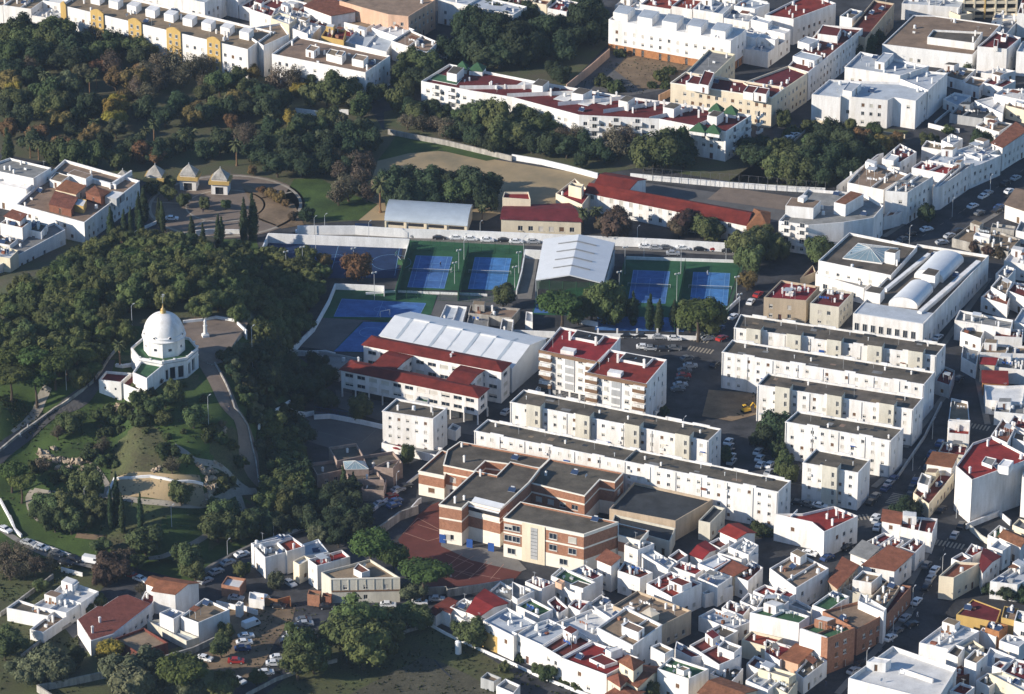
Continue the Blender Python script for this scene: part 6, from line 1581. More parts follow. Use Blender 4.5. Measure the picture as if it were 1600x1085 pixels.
B('A4', '122,400 245,437 575,172 335,150', 10.4, 'white', 'maroon', label='white street block with red roofs going up to the right, top', name='apartment_block', cat='apartment block', win={0: .3, 1: .9}, clut=12, huts=[('300,205 420,220 445,170 330,150', 2.6, 'white'), ('180,250 250,270 310,240 230,220', 2.4, 'white', 'pale'), ('150,340 280,370 330,340 200,310', 2.4, 'white', 'pale')])
B('A4', '-20,90 155,115 412,20 240,-40', 9.6, 'white', 'red', label='white street block with red terraces at the top edge', name='apartment_block', cat='apartment block', win={0: .3, 1: .9}, clut=6)
B('A4', '435,98 510,112 572,68 500,52', 9.4, 'white', 'bitumen', label='small white house with two windows rising above the street, top', name='town_house', win={0: .9}, clut=1)
B('A4', '480,195 590,232 765,22 640,0', 8.8, 'beige', 'maroon', label='shaded beige street row with maroon terrace, top', name='apartment_block', cat='apartment block', win={0: 0, 1: .9}, clut=4)
w = 'behind the flats with orange ground floor'
block('F', '960,10 1170,45 1200,15 1000,-20', 2, 5, w, ['red', 'maroon', 'brownroof', 'green', 'pale'], hs=(7, 9.5), seed=8)
B('A3', '1345,35 1470,55 1560,20 1430,-20', 9.4, 'white', 'pale', where=w)
block('F', '1145,75 1200,85 1235,60 1180,45', 2, 2, w, ['pale', 'bitumen', 'whiteroof'], hs=(8, 10), seed=9)
w = 'at the top edge among the dark trees'
B('A3', '215,50 330,72 402,15 285,-10', 8.4, 'white', 'red', where=w)
B('A3', '125,15 208,30 240,0 150,-15', 9.2, 'cream', 'tile', where=w, clut=0)
B('A3', '-30,15 95,30 130,0 0,-20', 7.8, 'cream', 'maroon', where=w)
B('A2', '1100,-5 1560,90 1640,40 1200,-60', 9.0, 'white', 'pale', where=w, win={0: .9}, clut=6)
# white u-shaped flats
w = 'of the white flats by the wooded plot'
u1, Pu, cu = B('A4', '265,572 440,592 441,580 530,590 725,608 760,590 895,612 972,545 800,500 560,492 372,482', 10.0, 'white', 'pale', label='white flats with grey-blue roof, front wing by the wooded plot', name='apartment_block', cat='apartment block', win={0: 0.0, 2: .6, 3: .6, 5: .5, 6: .5}, clut=6,
  huts=[('452,545 508,555 565,505 490,495', 2.4, 'white', 'pale')])
B('A4', '465,407 800,458 972,402 560,315', 11.6, 'white', 'pale', label='white flats with cornice, rear wing by the wooded plot', name='apartment_block', cat='apartment block', win={0: .8, 1: 0}, clut=6, trim='white', huts=[('648,372 705,382 762,325 700,318', 2.6, 'white', 'pale')])
B('A4', '785,472 970,547 1087,442 850,420', 10.4, 'white', 'pale', label='white flats, right wing with blank shaded side wall', name='apartment_block', cat='apartment block', win={0: .2, 1: .1}, clut=5)
B('A4', '692,268 1240,332 1410,150 1010,95 880,92', 6.2, 'whitewall', 'brownroof', label='wide warehouse with brown-grey roof near the top right', name='warehouse', cat='warehouse', win={0: .4}, clut=5, par=.4)
B('A4', '965,225 1250,262 1300,195 1000,180', 8.4, 'white', 'bitumen', label='raised white gable on the brown-grey warehouse roof', name='roof_room', cat='hut', win={0: .3}, clut=2)
B('A4', '1268,282 1447,298 1532,228 1380,190', 9.6, 'white', 'maroon', label='plain white tower house with maroon roof terrace near the top right corner', name='apartment_block', cat='apartment block', win={0: 0, 1: .5}, clut=0, huts=[('1365,280 1390,283 1395,240 1370,236', 1.6, 'white'), ('1410,225 1440,232 1450,205 1420,200', 1.6, 'white')])
# yellow lattice building
P = [G(*px('A4', x, 108), 0) for x in (1180, 1500)]; h = 14.0
P = [Vector((p.x, p.y)) for p in P]; dd = Vector((0, 16)); P = [P[0], P[1], P[1]+dd, P[0]+dd]
yl, Pyl, cyl_ = B('A4', P, h, 'cream', 'brownroof', label='cream and yellow flats with open gridded balconies at the top right edge', name='apartment_block', cat='apartment block', win={}, clut=3)
a, b, d, n, L = edge(Pyl, 0)
for k in range(6): obox(yl, cyl_, a, d, n, L*k/5-.25, L*k/5+.25, .004, 1.4, 0, h, 'pillar', 'ochre' if k == 2 else 'cream')
for z in (2.8, 5.6, 8.4, 11.2): obox(yl, cyl_, a, d, n, .26, L-.26, .004, 1.3, z, z+1.0, 'balcony', 'cream')
for z in (0, 2.8, 5.6, 8.4, 11.2):
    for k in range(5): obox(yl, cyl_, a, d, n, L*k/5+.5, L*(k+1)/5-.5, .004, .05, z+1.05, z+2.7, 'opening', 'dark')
w = 'in the top right corner'
B('A4', '810,22 1160,45 1190,0 840,-25', 6.0, 'white', 'pale', where=w, clut=3)
B('A4', '1100,70 1165,95 1240,80 1150,50', 4.4, 'cream', 'greyroof', where=w)
B('A4', '1310,195 1440,210 1530,110 1360,140', 5.0, 'white', 'greyroof', where=w, clut=5)
B('A4', '1360,110 1500,125 1540,85 1380,75', 4.6, 'cream', 'whiteroof', where=w, clut=4)
B('A4', '1505,312 1700,330 1700,240 1540,250', 8.8, 'white', 'whiteroof', where=w, win={0: 0, 1: 0})
B('A4', '1510,80 1620,90 1640,30 1530,25', 8.8, 'white', 'maroon', where=w)
w = 'on the low plots, upper right'
B('A4', '1180,500 1280,530 1330,478 1225,460', 4.2, 'white', 'brownroof', where=w, clut=0)
B('A4', '1300,500 1420,530 1500,490 1380,455', 4.4, 'white', 'maroon', where=w, clut=2)
B('A4', '1370,570 1600,620 1640,540 1420,540', 6.4, 'white', 'whiteroof', where=w)
B('A4', '1250,610 1420,690 1440,620 1360,585', 4.0, 'white', 'whiteroof', where=w, clut=0, win={})
B('A4', '1100,690 1300,720 1390,650 1170,640', 3.2, 'greywall', 'bitumendark', where=w, clut=1, win={})
B('A4', '1440,640 1600,680 1620,620 1480,600', 4.6, 'cream', 'brownroof', where=w)
B('A4', '1260,760 1400,800 1480,750 1330,720', 3.8, 'white', 'brownroof', where=w, clut=4)
B('A4', '1060,600 1150,640 1230,580 1130,560', 3.4, 'whitewall', 'pale', where=w, clut=0)
B('A4', '1000,440 1180,490 1260,420 1090,400', 3.6, 'white', 'bitumen', where=w, clut=3)
B('A4', '1290,440 1400,455 1500,430 1400,410', 3.6, 'white', 'whiteroof', where=w)
w = 'in the row facing the diagonal street'
B('A4', '1355,865 1420,892 1565,800 1500,752', 8.4, 'white', 'tile', kind='shed', rise=.6, where=w, win={1: .9})
B('A4', '1430,890 1600,800 1700,700 1600,690 1560,800', 7.6, 'white', 'brownroof', where=w, win={0: .9})
B('A4', '1140,910 1280,960 1425,892 1290,855', 7.2, 'white', 'pale', where=w, win={1: .9}, clut=2)
B('A4', '970,970 1230,1020 1412,940 1060,910', 7.0, 'white', 'pale', where=w, win={1: .9})
B('A4', '870,1015 1110,1062 1230,1022 930,975', 6.8, 'white', 'red', where=w, clut=5, win={1: .9})
B('A4', '690,960 800,985 900,920 800,870', 7.4, 'white', 'maroon', where=w, huts=[('703,965 760,975 795,945 740,930', 1.6, 'white', 'whiteroof')])
B('A4', '1050,850 1120,880 1180,840 1110,810', 7.6, 'white', 'pale', where=w, clut=3)
B('A4', '930,890 1050,910 1060,870 960,850', 5.4, 'white', 'brownroof', where=w)
B('B4', '480,60 700,105 850,10 600,-70', 8.4, 'white', 'brownroof', where=w, clut=6)
B('B4', '415,80 500,20 700,-120 660,-110', 7.0, 'white', 'maroon', where=w, clut=0, par=.5)
B('B4', '710,110 845,120 1000,22 860,0', 10.8, 'white', 'greyroof', where=w, win={0: 0.05, 1: .9})
B('B4', '700,270 800,245 1010,70 850,120', 4.4, 'white', 'tile', where=w, win={0: .5, 1: .9})
B('B4', '1000,90 1050,80 1250,-60 1150,-60', 8.0, 'white', 'greyroof', where=w, win={0: .5, 1: .9})
hm_ = bpy.data.materials.new('haze'); hm_.use_nodes = True; MT['haze'] = hm_; t_ = hm_.node_tree; t_.nodes.remove(t_.nodes['Principled BSDF'])
pv = t_.nodes.new('ShaderNodeVolumePrincipled'); pv.inputs['Color'].default_value = (.62, .78, 1, 1); pv.inputs['Density'].default_value = .000036; pv.inputs['Anisotropy'].default_value = .2
t_.links.new(pv.outputs[0], t_.nodes['Material Output'].inputs['Volume'])
# ------------------------------------------------------------------ domed chapel on the hill
ZT = hz(*GT(257, 560).xy)
def chapel():
    zb = ZT; dz = 5.4; c = G(257, 547, zb+dz); c.z = zb; root = empty('chapel', c)
    root['label'] = 'white domed chapel with gilded finial on top of the wooded hill'; root['category'] = 'chapel'
    # octagonal terrace storey, a corner towards the town
    def octo(r, a0=-pi/2): return [Vector((r*cos(a0+k*pi/4), r*sin(a0+k*pi/4))) for k in range(8)]
    O = octo(9.3); base = MB(); cols_by = {0: [(1.2, 1.1, [(.3, 3.3)]), (3.0, 1.6, [(.3, 3.9)]), (5.4, 1.6, [(.3, 3.9)])], 1: [(1.6, 1.5, [(.3, 3.9)]), (4.0, 1.9, [(.3, 4.2)]), (6.3, 1.5, [(.3, 3.9)])], 2: [(2, 1.4, [(.3, 3.8)]), (5, 1.4, [(.3, 3.8)])]}
    for e in range(8): facade(base, O[e], O[(e+1) % 8], -8, dz+.75, cols_by.get(e, []), depth=.6)
    I = inset(O, .4)
    for e in range(8):
        q = (e+1) % 8; base.face([(*O[e], dz+.75), (*O[q], dz+.75), (*I[q], dz+.75), (*I[e], dz+.75)]); base.face([(*I[q], dz), (*I[e], dz), (*I[e], dz+.75), (*I[q], dz+.75)])
    base.build('lower_storey', ['white'], root)
    t = MB(); t.face([(*p, dz) for p in I]); t.build('green_terrace', ['green'], root)
    for e, cs in cols_by.items():
        a, b = O[e], O[(e+1) % 8]; d = (b-a).normalized(); n = Vector((d.y, -d.x))
        for u, w, ops in cs:
            p = a+d*u-n*.58; mb = MB(); mb.box((0, 0, 0), w, .06, ops[0][1]-ops[0][0], atan2(d.y, d.x)); mb.build('arch_glazing', ['glass'], root, loc=(p.x, p.y, ops[0][0]))
            # arched head moulding
            am = MB(); prev = None
            for k in range(9):
                an = pi*k/8; q = a+d*(u-cos(an)*(w/2+.12))+n*.07; z = ops[0][1]-.1+sin(an)*.5; cur = (q, z)
                if prev: am.tube((prev[0].x, prev[0].y, prev[1]), (q.x, q.y, z), .12, 5)
                prev = cur
            am.build('arch_moulding', ['white'], root)
    for e in (7, 0, 1, 2):
        a, b = O[e], O[(e+1) % 8]; d = (b-a).normalized(); n = Vector((d.y, -d.x)); w = MB()
        w.prism([tuple(a+n*.18), tuple(b+n*.18), tuple(b), tuple(a)], dz-.15, dz+.05, bottom=True); w.build('string_course', ['greywall'], root)
        for u in (.05, .5): p = a+(b-a)*u; w = MB(); w.box((p.x, p.y, dz+.752), .6, .6, .35); w.build('pier_cap', ['white'], root)
    # drum
    D = octo(5.7); H = 4.5; dr = MB()
    for e in range(8):
        L = (D[(e+1) % 8]-D[e]).length; cc = [(L*.5, 1.0, [(dz+1.7, dz+2.5)])]
        facade(dr, D[e], D[(e+1) % 8], dz-.01, dz+H, cc, depth=.3)
        a, b = D[e], D[(e+1) % 8]; d = (b-a).normalized(); n = Vector((d.y, -d.x)); p = a+d*L/2-n*.28
        mb = MB(); mb.box((0, 0, 0), 1.1, .05, .9, atan2(d.y, d.x)); mb.build('drum_window', ['glass'], root, loc=(p.x, p.y, dz+1.65))
    dr.build('drum', ['white'], root)
    m = MB(); m.lathe((0, 0, 0), [(5.1, dz+H), (6.0, dz+H), (6.1, dz+H+.22), (5.8, dz+H+.4), (5.65, dz+H+1.0), (5.85, dz+H+1.12), (5.7, dz+H+1.35), (5.3, dz+H+1.35)], 48); m.build('dome_cornice', ['white'], root)
    z0 = dz+H+1.25; m = MB(); R_ = 5.5; m.lathe((0, 0, 0), [(R_*cos(t*pi/2/18), z0+R_*1.02*sin(t*pi/2/18)) for t in range(18)]+[(.6, z0+R_*1.03)], 56); m.build('dome', ['white'], root, smooth=True, merge=True)
    for k in range(8):                   # little round windows over the cornice
        a = -pi/2-pi/8+k*pi/4; m = MB(); p = Vector((cos(a)*5.55, sin(a)*5.55, dz+H+1.35)); q = p+Vector((cos(a), sin(a), 0))*.25
        m.tube(p, q, .5, 14); o = m.build('dormer', ['white'], root); m = MB(); m.tube(p, q+Vector((cos(a), sin(a), 0))*.02, .32, 12); m.build('porthole', ['dark'], o)
    zt = z0+R_*1.02; m = MB(); m.lathe((0, 0, 0), [(.8, zt-.15), (.82, zt+.35), (.52, zt+.5), (.68, zt+.8), (.58, zt+1.1), (.25, zt+1.4), (.15, zt+1.9), (.05, zt+2.6)], 20)
    m.build('finial', ['gold'], root, smooth=True, merge=True)
    m = MB(); m.tube((0, 0, zt+2.8), (0, 0, zt+5.4), .05, 5); m.box((0, 0, zt+4.7), .9, .08, .08); m.box((.2, 0, zt+5.1), .7, .05, .4); m.build('cross', ['steel'], root)
    # wings towards the lower left
    def wing(s, h0, hz_, wm, rm, tile='H', par=.7):
        P = [Vector((p.x-c.x, p.y-c.y)) for p in quad(tile, s, zb+h0)]
        if area(P) < 0: P = [P[0]]+P[:0:-1]
        mb = MB(); I = inset(P, .3); ws = []
        for e in range(len(P)):
            a, b = P[e], P[(e+1) % len(P)]; L = (b-a).length; cs = []
            if hz_ and e == 0: cs = [(L*.28, .55, [(h0-5.4, h0-4.8), (h0-2.6, h0-1.9)]), (L*.75, .55, [(h0-5.4, h0-4.8), (h0-2.6, h0-1.9)])]
            facade(mb, a, b, -7, h0, cs)
            for u, w, ops in cs:
                for v0, v1 in ops:
                    d = (b-a).normalized(); n = Vector((d.y, -d.x)); p = a+d*u-n*.2; g_ = MB(); g_.box((0, 0, 0), .6, .05, .7, atan2(d.y, d.x)); g_.build('window', ['glass'], root, loc=(p.x, p.y, v0-.03))
        for e in range(len(P)):
            q = (e+1) % len(P); mb.face([(*P[e], h0), (*P[q], h0), (*I[q], h0), (*I[e], h0)]); mb.face([(*I[q], h0-par), (*I[e], h0-par), (*I[e], h0), (*I[q], h0)])
        mb.build('wing_wall', [wm], root); t = MB(); t.face([(*p, h0-par) for p in inset(P, .28)]); t.build('wing_roof', [rm], root)
    wing('345,735 478,795 655,650 520,590 440,600', 5.2, False, 'white', 'green')
    wing('25,805 234,830 330,742 95,722', 2.2, True, 'white', 'maroon')
    wing('234,835 400,905 478,800 335,742', 1.6, False, 'white', 'maroon')
    m = MB(); P = [Vector((p.x-c.x, p.y-c.y)) for p in quad('H', '270,930 330,945 545,905 500,880 360,870', zb-1.5)]
    if area(P) < 0: P = P[::-1]
    m.prism([tuple(p) for p in P], -5, -1.5); m.build('lean_to', ['greywall'], root); m = MB(); m.prism([tuple(p) for p in inset(P, -.3)], -1.49, -1.3); m.build('lean_to_roof', ['maroon'], root)
    # crosswise steps and planter wall at the left
    wall('H', '185,655 250,665 345,650', .8, 'white', 1.0, 'left of the white domed chapel', 'low white bench wall', 'bench_wall')
chapel()
# terrace with the statue
P = [GT(*px('F', *q), 0) for q in nums('286,500 315,497 338,494 365,498 371,503 388,517 372,533 358,550 350,566 330,572 318,566 300,560 285,530')]
mb = MB(); mb.face([(p.x, p.y, ZT+.35) for p in P]); Q = [(p.x, p.y) for p in P]
if area([Vector(q) for q in Q]) < 0: Q = Q[::-1]
mb = MB(); mb.prism(Q, ZT-6, ZT+.35, 1, mtop=0); setting('hilltop_terrace', mb, ['plaza', 'oldwall'])
P = [G(*px('I' if 0 else 'F', *q), ZT+.9) for q in nums('286,500 315,497 338,494 366,499')]
def terrace_wall(s, label):
    pts = [G(*q, ZT+1.1) for q in nums(s)]; mb = MB()
    for a, b in zip(pts, pts[1:]):
        d = (b-a).normalized(); n = Vector((-d.y, d.x, 0))*.2; mb.prism([tuple((a-n).xy), tuple((b-n).xy), tuple((b+n).xy), tuple((a+n).xy)], ZT-5, ZT+1.1)
    o = mb.build('parapet_wall', ['whitewall']); o['label'] = label; o['category'] = 'wall'
terrace_wall('286,501 315,498 338,494 367,499', 'pale parapet wall along the back of the statue terrace'); terrace_wall('371,503 385,516', 'pale parapet wall at the right corner of the statue terrace')
def statue():
    c = G(321, 526, ZT+.35); root = empty('statue', c); root['label'] = 'white robed statue on a tall pillar in the middle of the hilltop terrace'; root['category'] = 'statue'
    m = MB(); m.box((0, 0, 0), 1.9, 1.9, .7, .3); m.box((0, 0, .7), 1.4, 1.4, .25, .3); m.build('plinth', ['marble'], root)
    m = MB(); m.cyl((0, 0, .95), .55, 2.3, 12, 0, .45); m.cyl((0, 0, 3.25), .62, .18, 12); m.build('pillar', ['marble'], root)
    m = MB(); m.lathe((0, 0, 3.43), [(.38, 0), (.40, .3), (.32, .8), (.28, 1.1), (.36, 1.35), (.30, 1.5), (.12, 1.58), (.10, 1.64), (.17, 1.72), (.18, 1.86), (.12, 1.98), (.01, 2.03)], 14)
    m.tube((-.3, 0, 4.85), (-.42, -.2, 4.4), .09, 6); m.tube((.3, 0, 4.85), (.42, -.2, 4.4), .09, 6); m.build('figure', ['marble'], root, smooth=True, merge=True)
statue()
# rock outcrops
def rocks(tile, s, where):
    for x, y, w in nums(s):
        X, Y = px(tile, x, y); p = GT(X, Y, .3); r = w/TILE[tile][2]/kpx(Y)/2*1.6; z = hz(p.x, p.y); mb = MB(); rg = random.Random(int(x*y))
        for k in range(5): lobed(mb, rg.uniform(-.5, .5)*r, rg.uniform(-.4, .4)*r, rg.uniform(-.2, .25)*r, r*rg.uniform(.25, .55), r*rg.uniform(.25, .5), r*rg.uniform(.2, .5), rg.random()*50, 2, .55)
        o = mb.build('rock', ['rock'], None, loc=(p.x, p.y, z)); tag(o, 'rock', 'pale limestone outcrop', where, 'rock outcrops on the hill', X)
rocks('C1', '270,660 90;340,690 70;400,690 60;330,620 50;470,700 90;520,690 60;500,745 70;540,740 40;410,740 60;360,740 60;250,690 50;700,370 60;740,375 50;800,390 40;640,380 40'.replace(';', ' ').replace(' ', ',').replace(',,', ',') if 0 else
      '270,660,80 340,690,60 400,690,50 330,620,40 470,700,80 520,690,50 500,745,60 540,742,36 410,740,50 360,742,50 250,690,40 700,372,50 740,378,40 800,392,30', 'on the grassy slope left below the chapel')
rocks('C1', '1210,730,50 1245,760,60 1260,800,70 1270,850,80 1255,905,60 1240,940,40 1290,760,40 1350,520,40 1365,500,30 960,740,40 940,750,36 1300,700,30 1340,720,30', 'on the slope beside the sandy basin')
# park pavilions
for i, (x, y) in enumerate(((745, 1035), (940, 1005), (1145, 1000), (1335, 1025))):
    X, Y = px('A1', x, y+45); h = 5.2; p = G(X, Y, h); root = empty('pavilion', (p.x, p.y, 0)); tag(root, 'pavilion', 'pavilion with grey pyramid roof and yellow cornice', 'behind the plaza', 'pavilions at the park entrance', X)
    s = 2.6; Q = [Vector(q) for q in ((-s, -s), (s, -s), (s, s), (-s, s))]; a = -.12; Q = [Vector((q.x*cos(a)-q.y*sin(a), q.x*sin(a)+q.y*cos(a))) for q in Q]
    m = MB()
    for e in range(4): facade(m, Q[e], Q[(e+1) % 4], -.2, 3.6, [(2.6, 2.6, [(.1, 2.6)])] if e == 0 and i > 1 else [])
    m.build('wall', ['white' if i > 1 else 'ochre'], root)
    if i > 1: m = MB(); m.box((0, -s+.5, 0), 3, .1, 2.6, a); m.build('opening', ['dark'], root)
    m = MB(); m.prism([tuple(q) for q in inset(Q, -.7)], 3.6, 4.6, bottom=True); m.build('cornice', ['ochre'], root)
    m = MB(); m.prism([tuple(q) for q in inset(Q, .2)], 4.6, 5.3); m.build('attic', ['white'], root)
    roof_solid('pyramid', Q, 5.2, 3.0, over=.05).build('roof', ['oldwall'], root)
    m = MB(); m.cyl((0, 0, 8.1), .12, .5, 8); m.build('finial', ['steel'], root)
# ------------------------------------------------------------------ walls and fences
wall('B2', '250,322 600,322 900,340 1300,352 1550,362', 3.0, 'whitewall', .4, 'behind the row of parked cars, left half', 'long white wall')
wall('B3', '0,362 400,380 640,390 900,402 1290,425', 3.0, 'whitewall', .4, 'behind the row of parked cars, right half', 'long white wall')
mb = MB(); a, b = G(*px('B2', 600, 326), 1.6), G(*px('B2', 702, 330), 1.6); d = (b-a).normalized(); n = Vector((d.y, -d.x, 0)); m_ = MB(); m_.prism([tuple((a+n*.27).xy), tuple((b+n*.27).xy), tuple((b+n*.22).xy), tuple((a+n*.22).xy)], .3, 2.8, bottom=True)
o = m_.build('mural', ['navy']); o['label'] = 'dark blue painted mural panel on the white wall'; o['category'] = 'mural'
wall('B2', '75,367 500,385 928,402', 3.2, 'whitewall', .4, 'along the back of the dark blue ball court', 'white wall')
wall('B2', '75,367 40,450 0,545', 2.6, 'whitewall', .35, 'down the left side of the dark blue ball court', 'white wall')
wall('B2', '928,402 895,540 850,700', 1.2, 'whitewall', .3, 'between the dark ball court and the tennis courts', 'low pale wall')
wall('B2', '480,672 640,678 775,685 775,715', 2.0, 'whitewall', .3, 'at the back of the lower blue courts', 'white wall')
wall('B2', '480,672 440,770 395,850 350,930 280,1000 210,1055', 1.8, 'whitewall', .4, 'down the left side of the lower blue courts', 'stepped white wall')
wall('B2', '210,1055 300,1080 420,1075 480,1090', 1.6, 'whitewall', .3, 'at the foot of the lower blue courts', 'curved white wall')
wall('B2', '665,725 850,712 1100,722 1400,735', .8, 'whitewall', .25, 'between the upper and lower courts', 'low pale wall')
wall('C2', '15,485 120,380 205,330', 2.0, 'whitewall', .4, 'left of the grey school playground', 'stepped pale wall')
wall('C2', '210,380 350,395 352,420 450,415 640,450 770,480', 1.5, 'whitewall', .25, 'along the back of the grey school playground', 'low white wall')
wall('N', '1420,120 1385,330 1335,515', 1.4, 'whitewall', .35, 'on the right of the left pair of tennis courts', 'low white wall')
wall('B3', '80,465 185,470', 3.0, 'whitewall', .3, 'left of the white folded roof', 'short white wall')
wall('B3', '0,952 260,962', 2.0, 'whitewall', .3, 'behind the left red roofed flats', 'white wall')
wall('B3', '420,885 520,905', 1.6, 'whitewall', .3, 'beside the umbrella pine below the folded roof', 'short white wall')
wall('B3', '520,972 760,978 1000,985 1130,990', 1.3, 'whitewall', .3, 'between the pines and the parked cars', 'white wall with posts')
for x in (520, 637, 757, 880, 1003, 1120): 
    p = G(*px('B3', x, 960), 1.6); m_ = MB(); m_.box((p.x, p.y, 0), .5, .5, 2.4); o = m_.build('gate_post', ['white']); tag(o, 'post', 'square white wall post', 'along the wall below the pines', 'posts along the wall below the pines', px('B3', x, 0)[0])
wall('B3', '1130,988 1220,900 1380,750', 1.3, 'whitewall', .35, 'along the street right of the tennis courts', 'low grey-white wall')
wall('B3', '690,508 1040,518 1395,530', 1.0, 'whitewall', .3, 'at the back of the right pair of tennis courts', 'low white wall')
wall('A2', '800,783 960,815 1150,850 1550,945', 1.8, 'oldwall', .5, 'along the back of the sports field, left part', 'long pale wall')
wall('A3', '0,935 180,965 330,1000 520,1050', 1.9, 'whitewall', .5, 'along the back of the sports field, right part', 'long pale wall')
wall('F', '985,271 1140,285 1250,292 1290,294', 1.8, 'whitewall', .4, 'behind the old school playground', 'long white wall')
wall('A3', '330,512 470,400 590,295', 3.2, 'peach', .3, 'down the left side of the vacant plot', 'orange-brown wall')
wall('A3', '890,575 960,540', 2.6, 'peach', .3, 'at the front corner of the vacant plot', 'short orange-brown wall')
wall('A4', '285,725 500,760 640,790 830,815', 1.4, 'cream', .3, 'under the white flats by the wooded plot', 'low cream wall')
wall('A4', '970,745 1070,770 1160,780', 1.6, 'white', .3, 'in front of the low plots upper right', 'low white wall')
wall('A4', '1010,735 1150,620', .9, 'whitewall', .3, 'beside the terraced steps upper right', 'low diagonal wall')
wall('A4', '150,855 260,755', .8, 'oldwall', .3, 'along the street left of the wooded plot', 'low grey wall')
wall('B1', '780,380 860,330 950,290', 1.0, 'whitewall', .3, 'beneath the cypresses by the plaza', 'low pale wall')
wall('B1', '1185,350 1300,342 1450,345', 1.6, 'whitewall', .3, 'at the front of the plaza', 'white wall')
wall('A2', '240,655 440,680 470,700 470,660 560,665', 1.8, 'whitewall', .3, 'among the trees at the park edge', 'low white wall')
wall('S', '-10,480 60,400 80,390', 1.6, 'whitewall', .3, 'left of the brick school', 'pale wall')
wall('D2', '650,120 760,60 870,-20 980,-60', 2.6, 'oldwall', .5, 'between the parked cars and the red school yard', 'long old wall')
wall('C2', '690,1000 860,870 990,770', 1.0, 'whitewall', .3, 'along the street of parked cars by the community centre', 'low pale wall')
wall('D2', '0,165 200,100 300,65 420,52 580,10', .9, 'whitewall', .3, 'curving along the road below the community centre', 'low pale kerb wall')
wall('D1', '0,80 40,100 90,210 130,250 180,290 300,360 470,440 560,490 900,600' if 0 else 'D', .1) if 0 else None
wall('C1', '0,925 40,1000 80,1080', .9, 'white', .5, 'beside the road at the left edge', 'low white painted wall')
wall('D1', '60,0 90,80 130,118', .9, 'white', .5, 'at the road bend, lower left', 'low white painted wall')
wall('D1', '180,145 300,190 420,235 520,270', .7, 'white', .5, 'along the park side of the lower left road', 'low white painted wall')
wall('D1', '740,325 880,380', .7, 'white', .5, 'behind the big brown tree by the road', 'low white painted wall')
wall('D1', '370,315 500,350', .8, 'white', .3, 'beside the white houses, lower left', 'low white wall')
wall('D1', '0,590 100,520 220,430 320,355', 1.2, 'oldwall', .4, 'left of the white flat roofed houses', 'long low grey wall')
wall('D1', '130,845 270,735 430,650', .8, 'oldwall', .4, 'below the white flat roofed houses', 'low grey wall')
wall('D1', '1310,518 1430,545 1440,552', 1.5, 'white', .3, 'left of the white gate portal', 'white wall')
wall('D1', '1475,548 1560,578', 1.5, 'white', .3, 'right of the white gate portal', 'white wall')
wall('D1', '890,870 1000,850 1170,800 1380,700', 1.8, 'oldwall', .4, 'below the brown roofed shed, lower left', 'old grey wall')
wall('D1', '225,1028 450,985 660,940', 2.0, 'oldwall', .4, 'at the bottom edge, lower left', 'old whitewashed wall')
wall('D1', '225,1028 320,1090', 2.0, 'oldwall', .4, 'running out of the bottom edge', 'old whitewashed wall')
wall('D1', '1200,390 1290,310 1400,235 1550,165', .8, 'pavement', .8, 'beside the curved street of parked cars', 'low grey kerb wall')
wall('D2', '-60,1080 120,985 330,910 490,870', 1.0, 'oldwall', .35, 'under the trees at the bottom', 'low grey wall')
wall('D2', '800,740 920,690 1060,650', 1.0, 'oldwall', .3, 'behind the vacant field, left part', 'low pale wall')
wall('D2', '1060,660 1150,710 1300,780 1550,890', .8, 'whitewall', .3, 'behind the vacant field, right part', 'low white wall')
wall('D3', '0,890 160,965 360,1045 480,1090', .8, 'whitewall', .3, 'in front of the white row at the vacant field', 'low white wall')
wall('D2', '1010,440 1150,432 1160,450 1300,428 1560,385', 2.2, 'oldwall', .35, 'along the front of the red school yard', 'long pale wall')
wall('D2', '1440,480 1560,410', 1.5, 'whitewall', .3, 'beside the red roofed house by the school yard', 'short white wall')
wall('C4', '785,785 850,690 950,540 1050,340', 1.0, 'greywall', .4, 'between the slab blocks and the side street', 'low grey wall')
wall('C4', '1260,800 1400,960' , .1, 'greywall', .2, 'x') if 0 else None
wall('D4', '1225,60 1290,120 1360,160 1400,140', 1.6, 'stone', .4, 'curving below the tall white block', 'pale curved wall')
wall('C4', '1200,1080 1400,1000 1470,1060', 1.6, 'white', .4, 'at the foot of the tall white block', 'white wall')
fence('F', '1005,262 1140,272 1290,285', 5.0, 'behind the old school playground', m='fencegrey')
fence('N', '315,25 600,38 870,50 1130,58 1410,65', 3.6, 'at the back of the left pair of tennis courts', 'green court fence', 3, 'courtgreen')
fence('N', '875,55 820,290 775,515', 3.6, 'between the left pair of tennis courts', 'green court fence', 3, 'courtgreen', screen=True)
fence('N', '310,30 240,270 172,510', 3.6, 'on the left of the left pair of tennis courts', 'green court fence', 3, 'courtgreen', screen=True)
fence('N', '172,515 600,528 770,535 1100,545', 3.0, 'in front of the left pair of tennis courts', 'green court fence', 3, 'courtgreen')
fence('B3', '1050,520 1030,640 1005,760 985,900', 3.6, 'between the right pair of tennis courts', 'green court fence', 3, 'courtgreen', screen=True)
fence('B3', '690,508 655,640 620,800', 3.6, 'on the left of the right pair of tennis courts', 'green court fence', 3, 'courtgreen', screen=True)
fence('B3', '1395,532 1350,680 1300,830', 3.2, 'on the right of the right pair of tennis courts', 'green court fence', 3, 'courtgreen')
fence('C2', '355,370 450,385 560,400', 3.0, 'behind the grey school playground', 'blue-grey court fence', 2.5, 'bluedoor')
lamp('B2', '415,258 352,272 1357,300', 6, 'behind the long white wall')
lamp('B2', '180,478 280,450 590,458 715,605', 9, 'at the dark blue ball court', 'flood')
lamp('B2', '360,380 682,300', 7, 'on the wall of the dark blue ball court')
lamp('N', '830,-10 1405,10', 8, 'between the parked cars and the left tennis courts')
lamp('N', '780,130 740,250 1357,150 1318,290', 7, 'beside the left pair of tennis courts', 'flood')
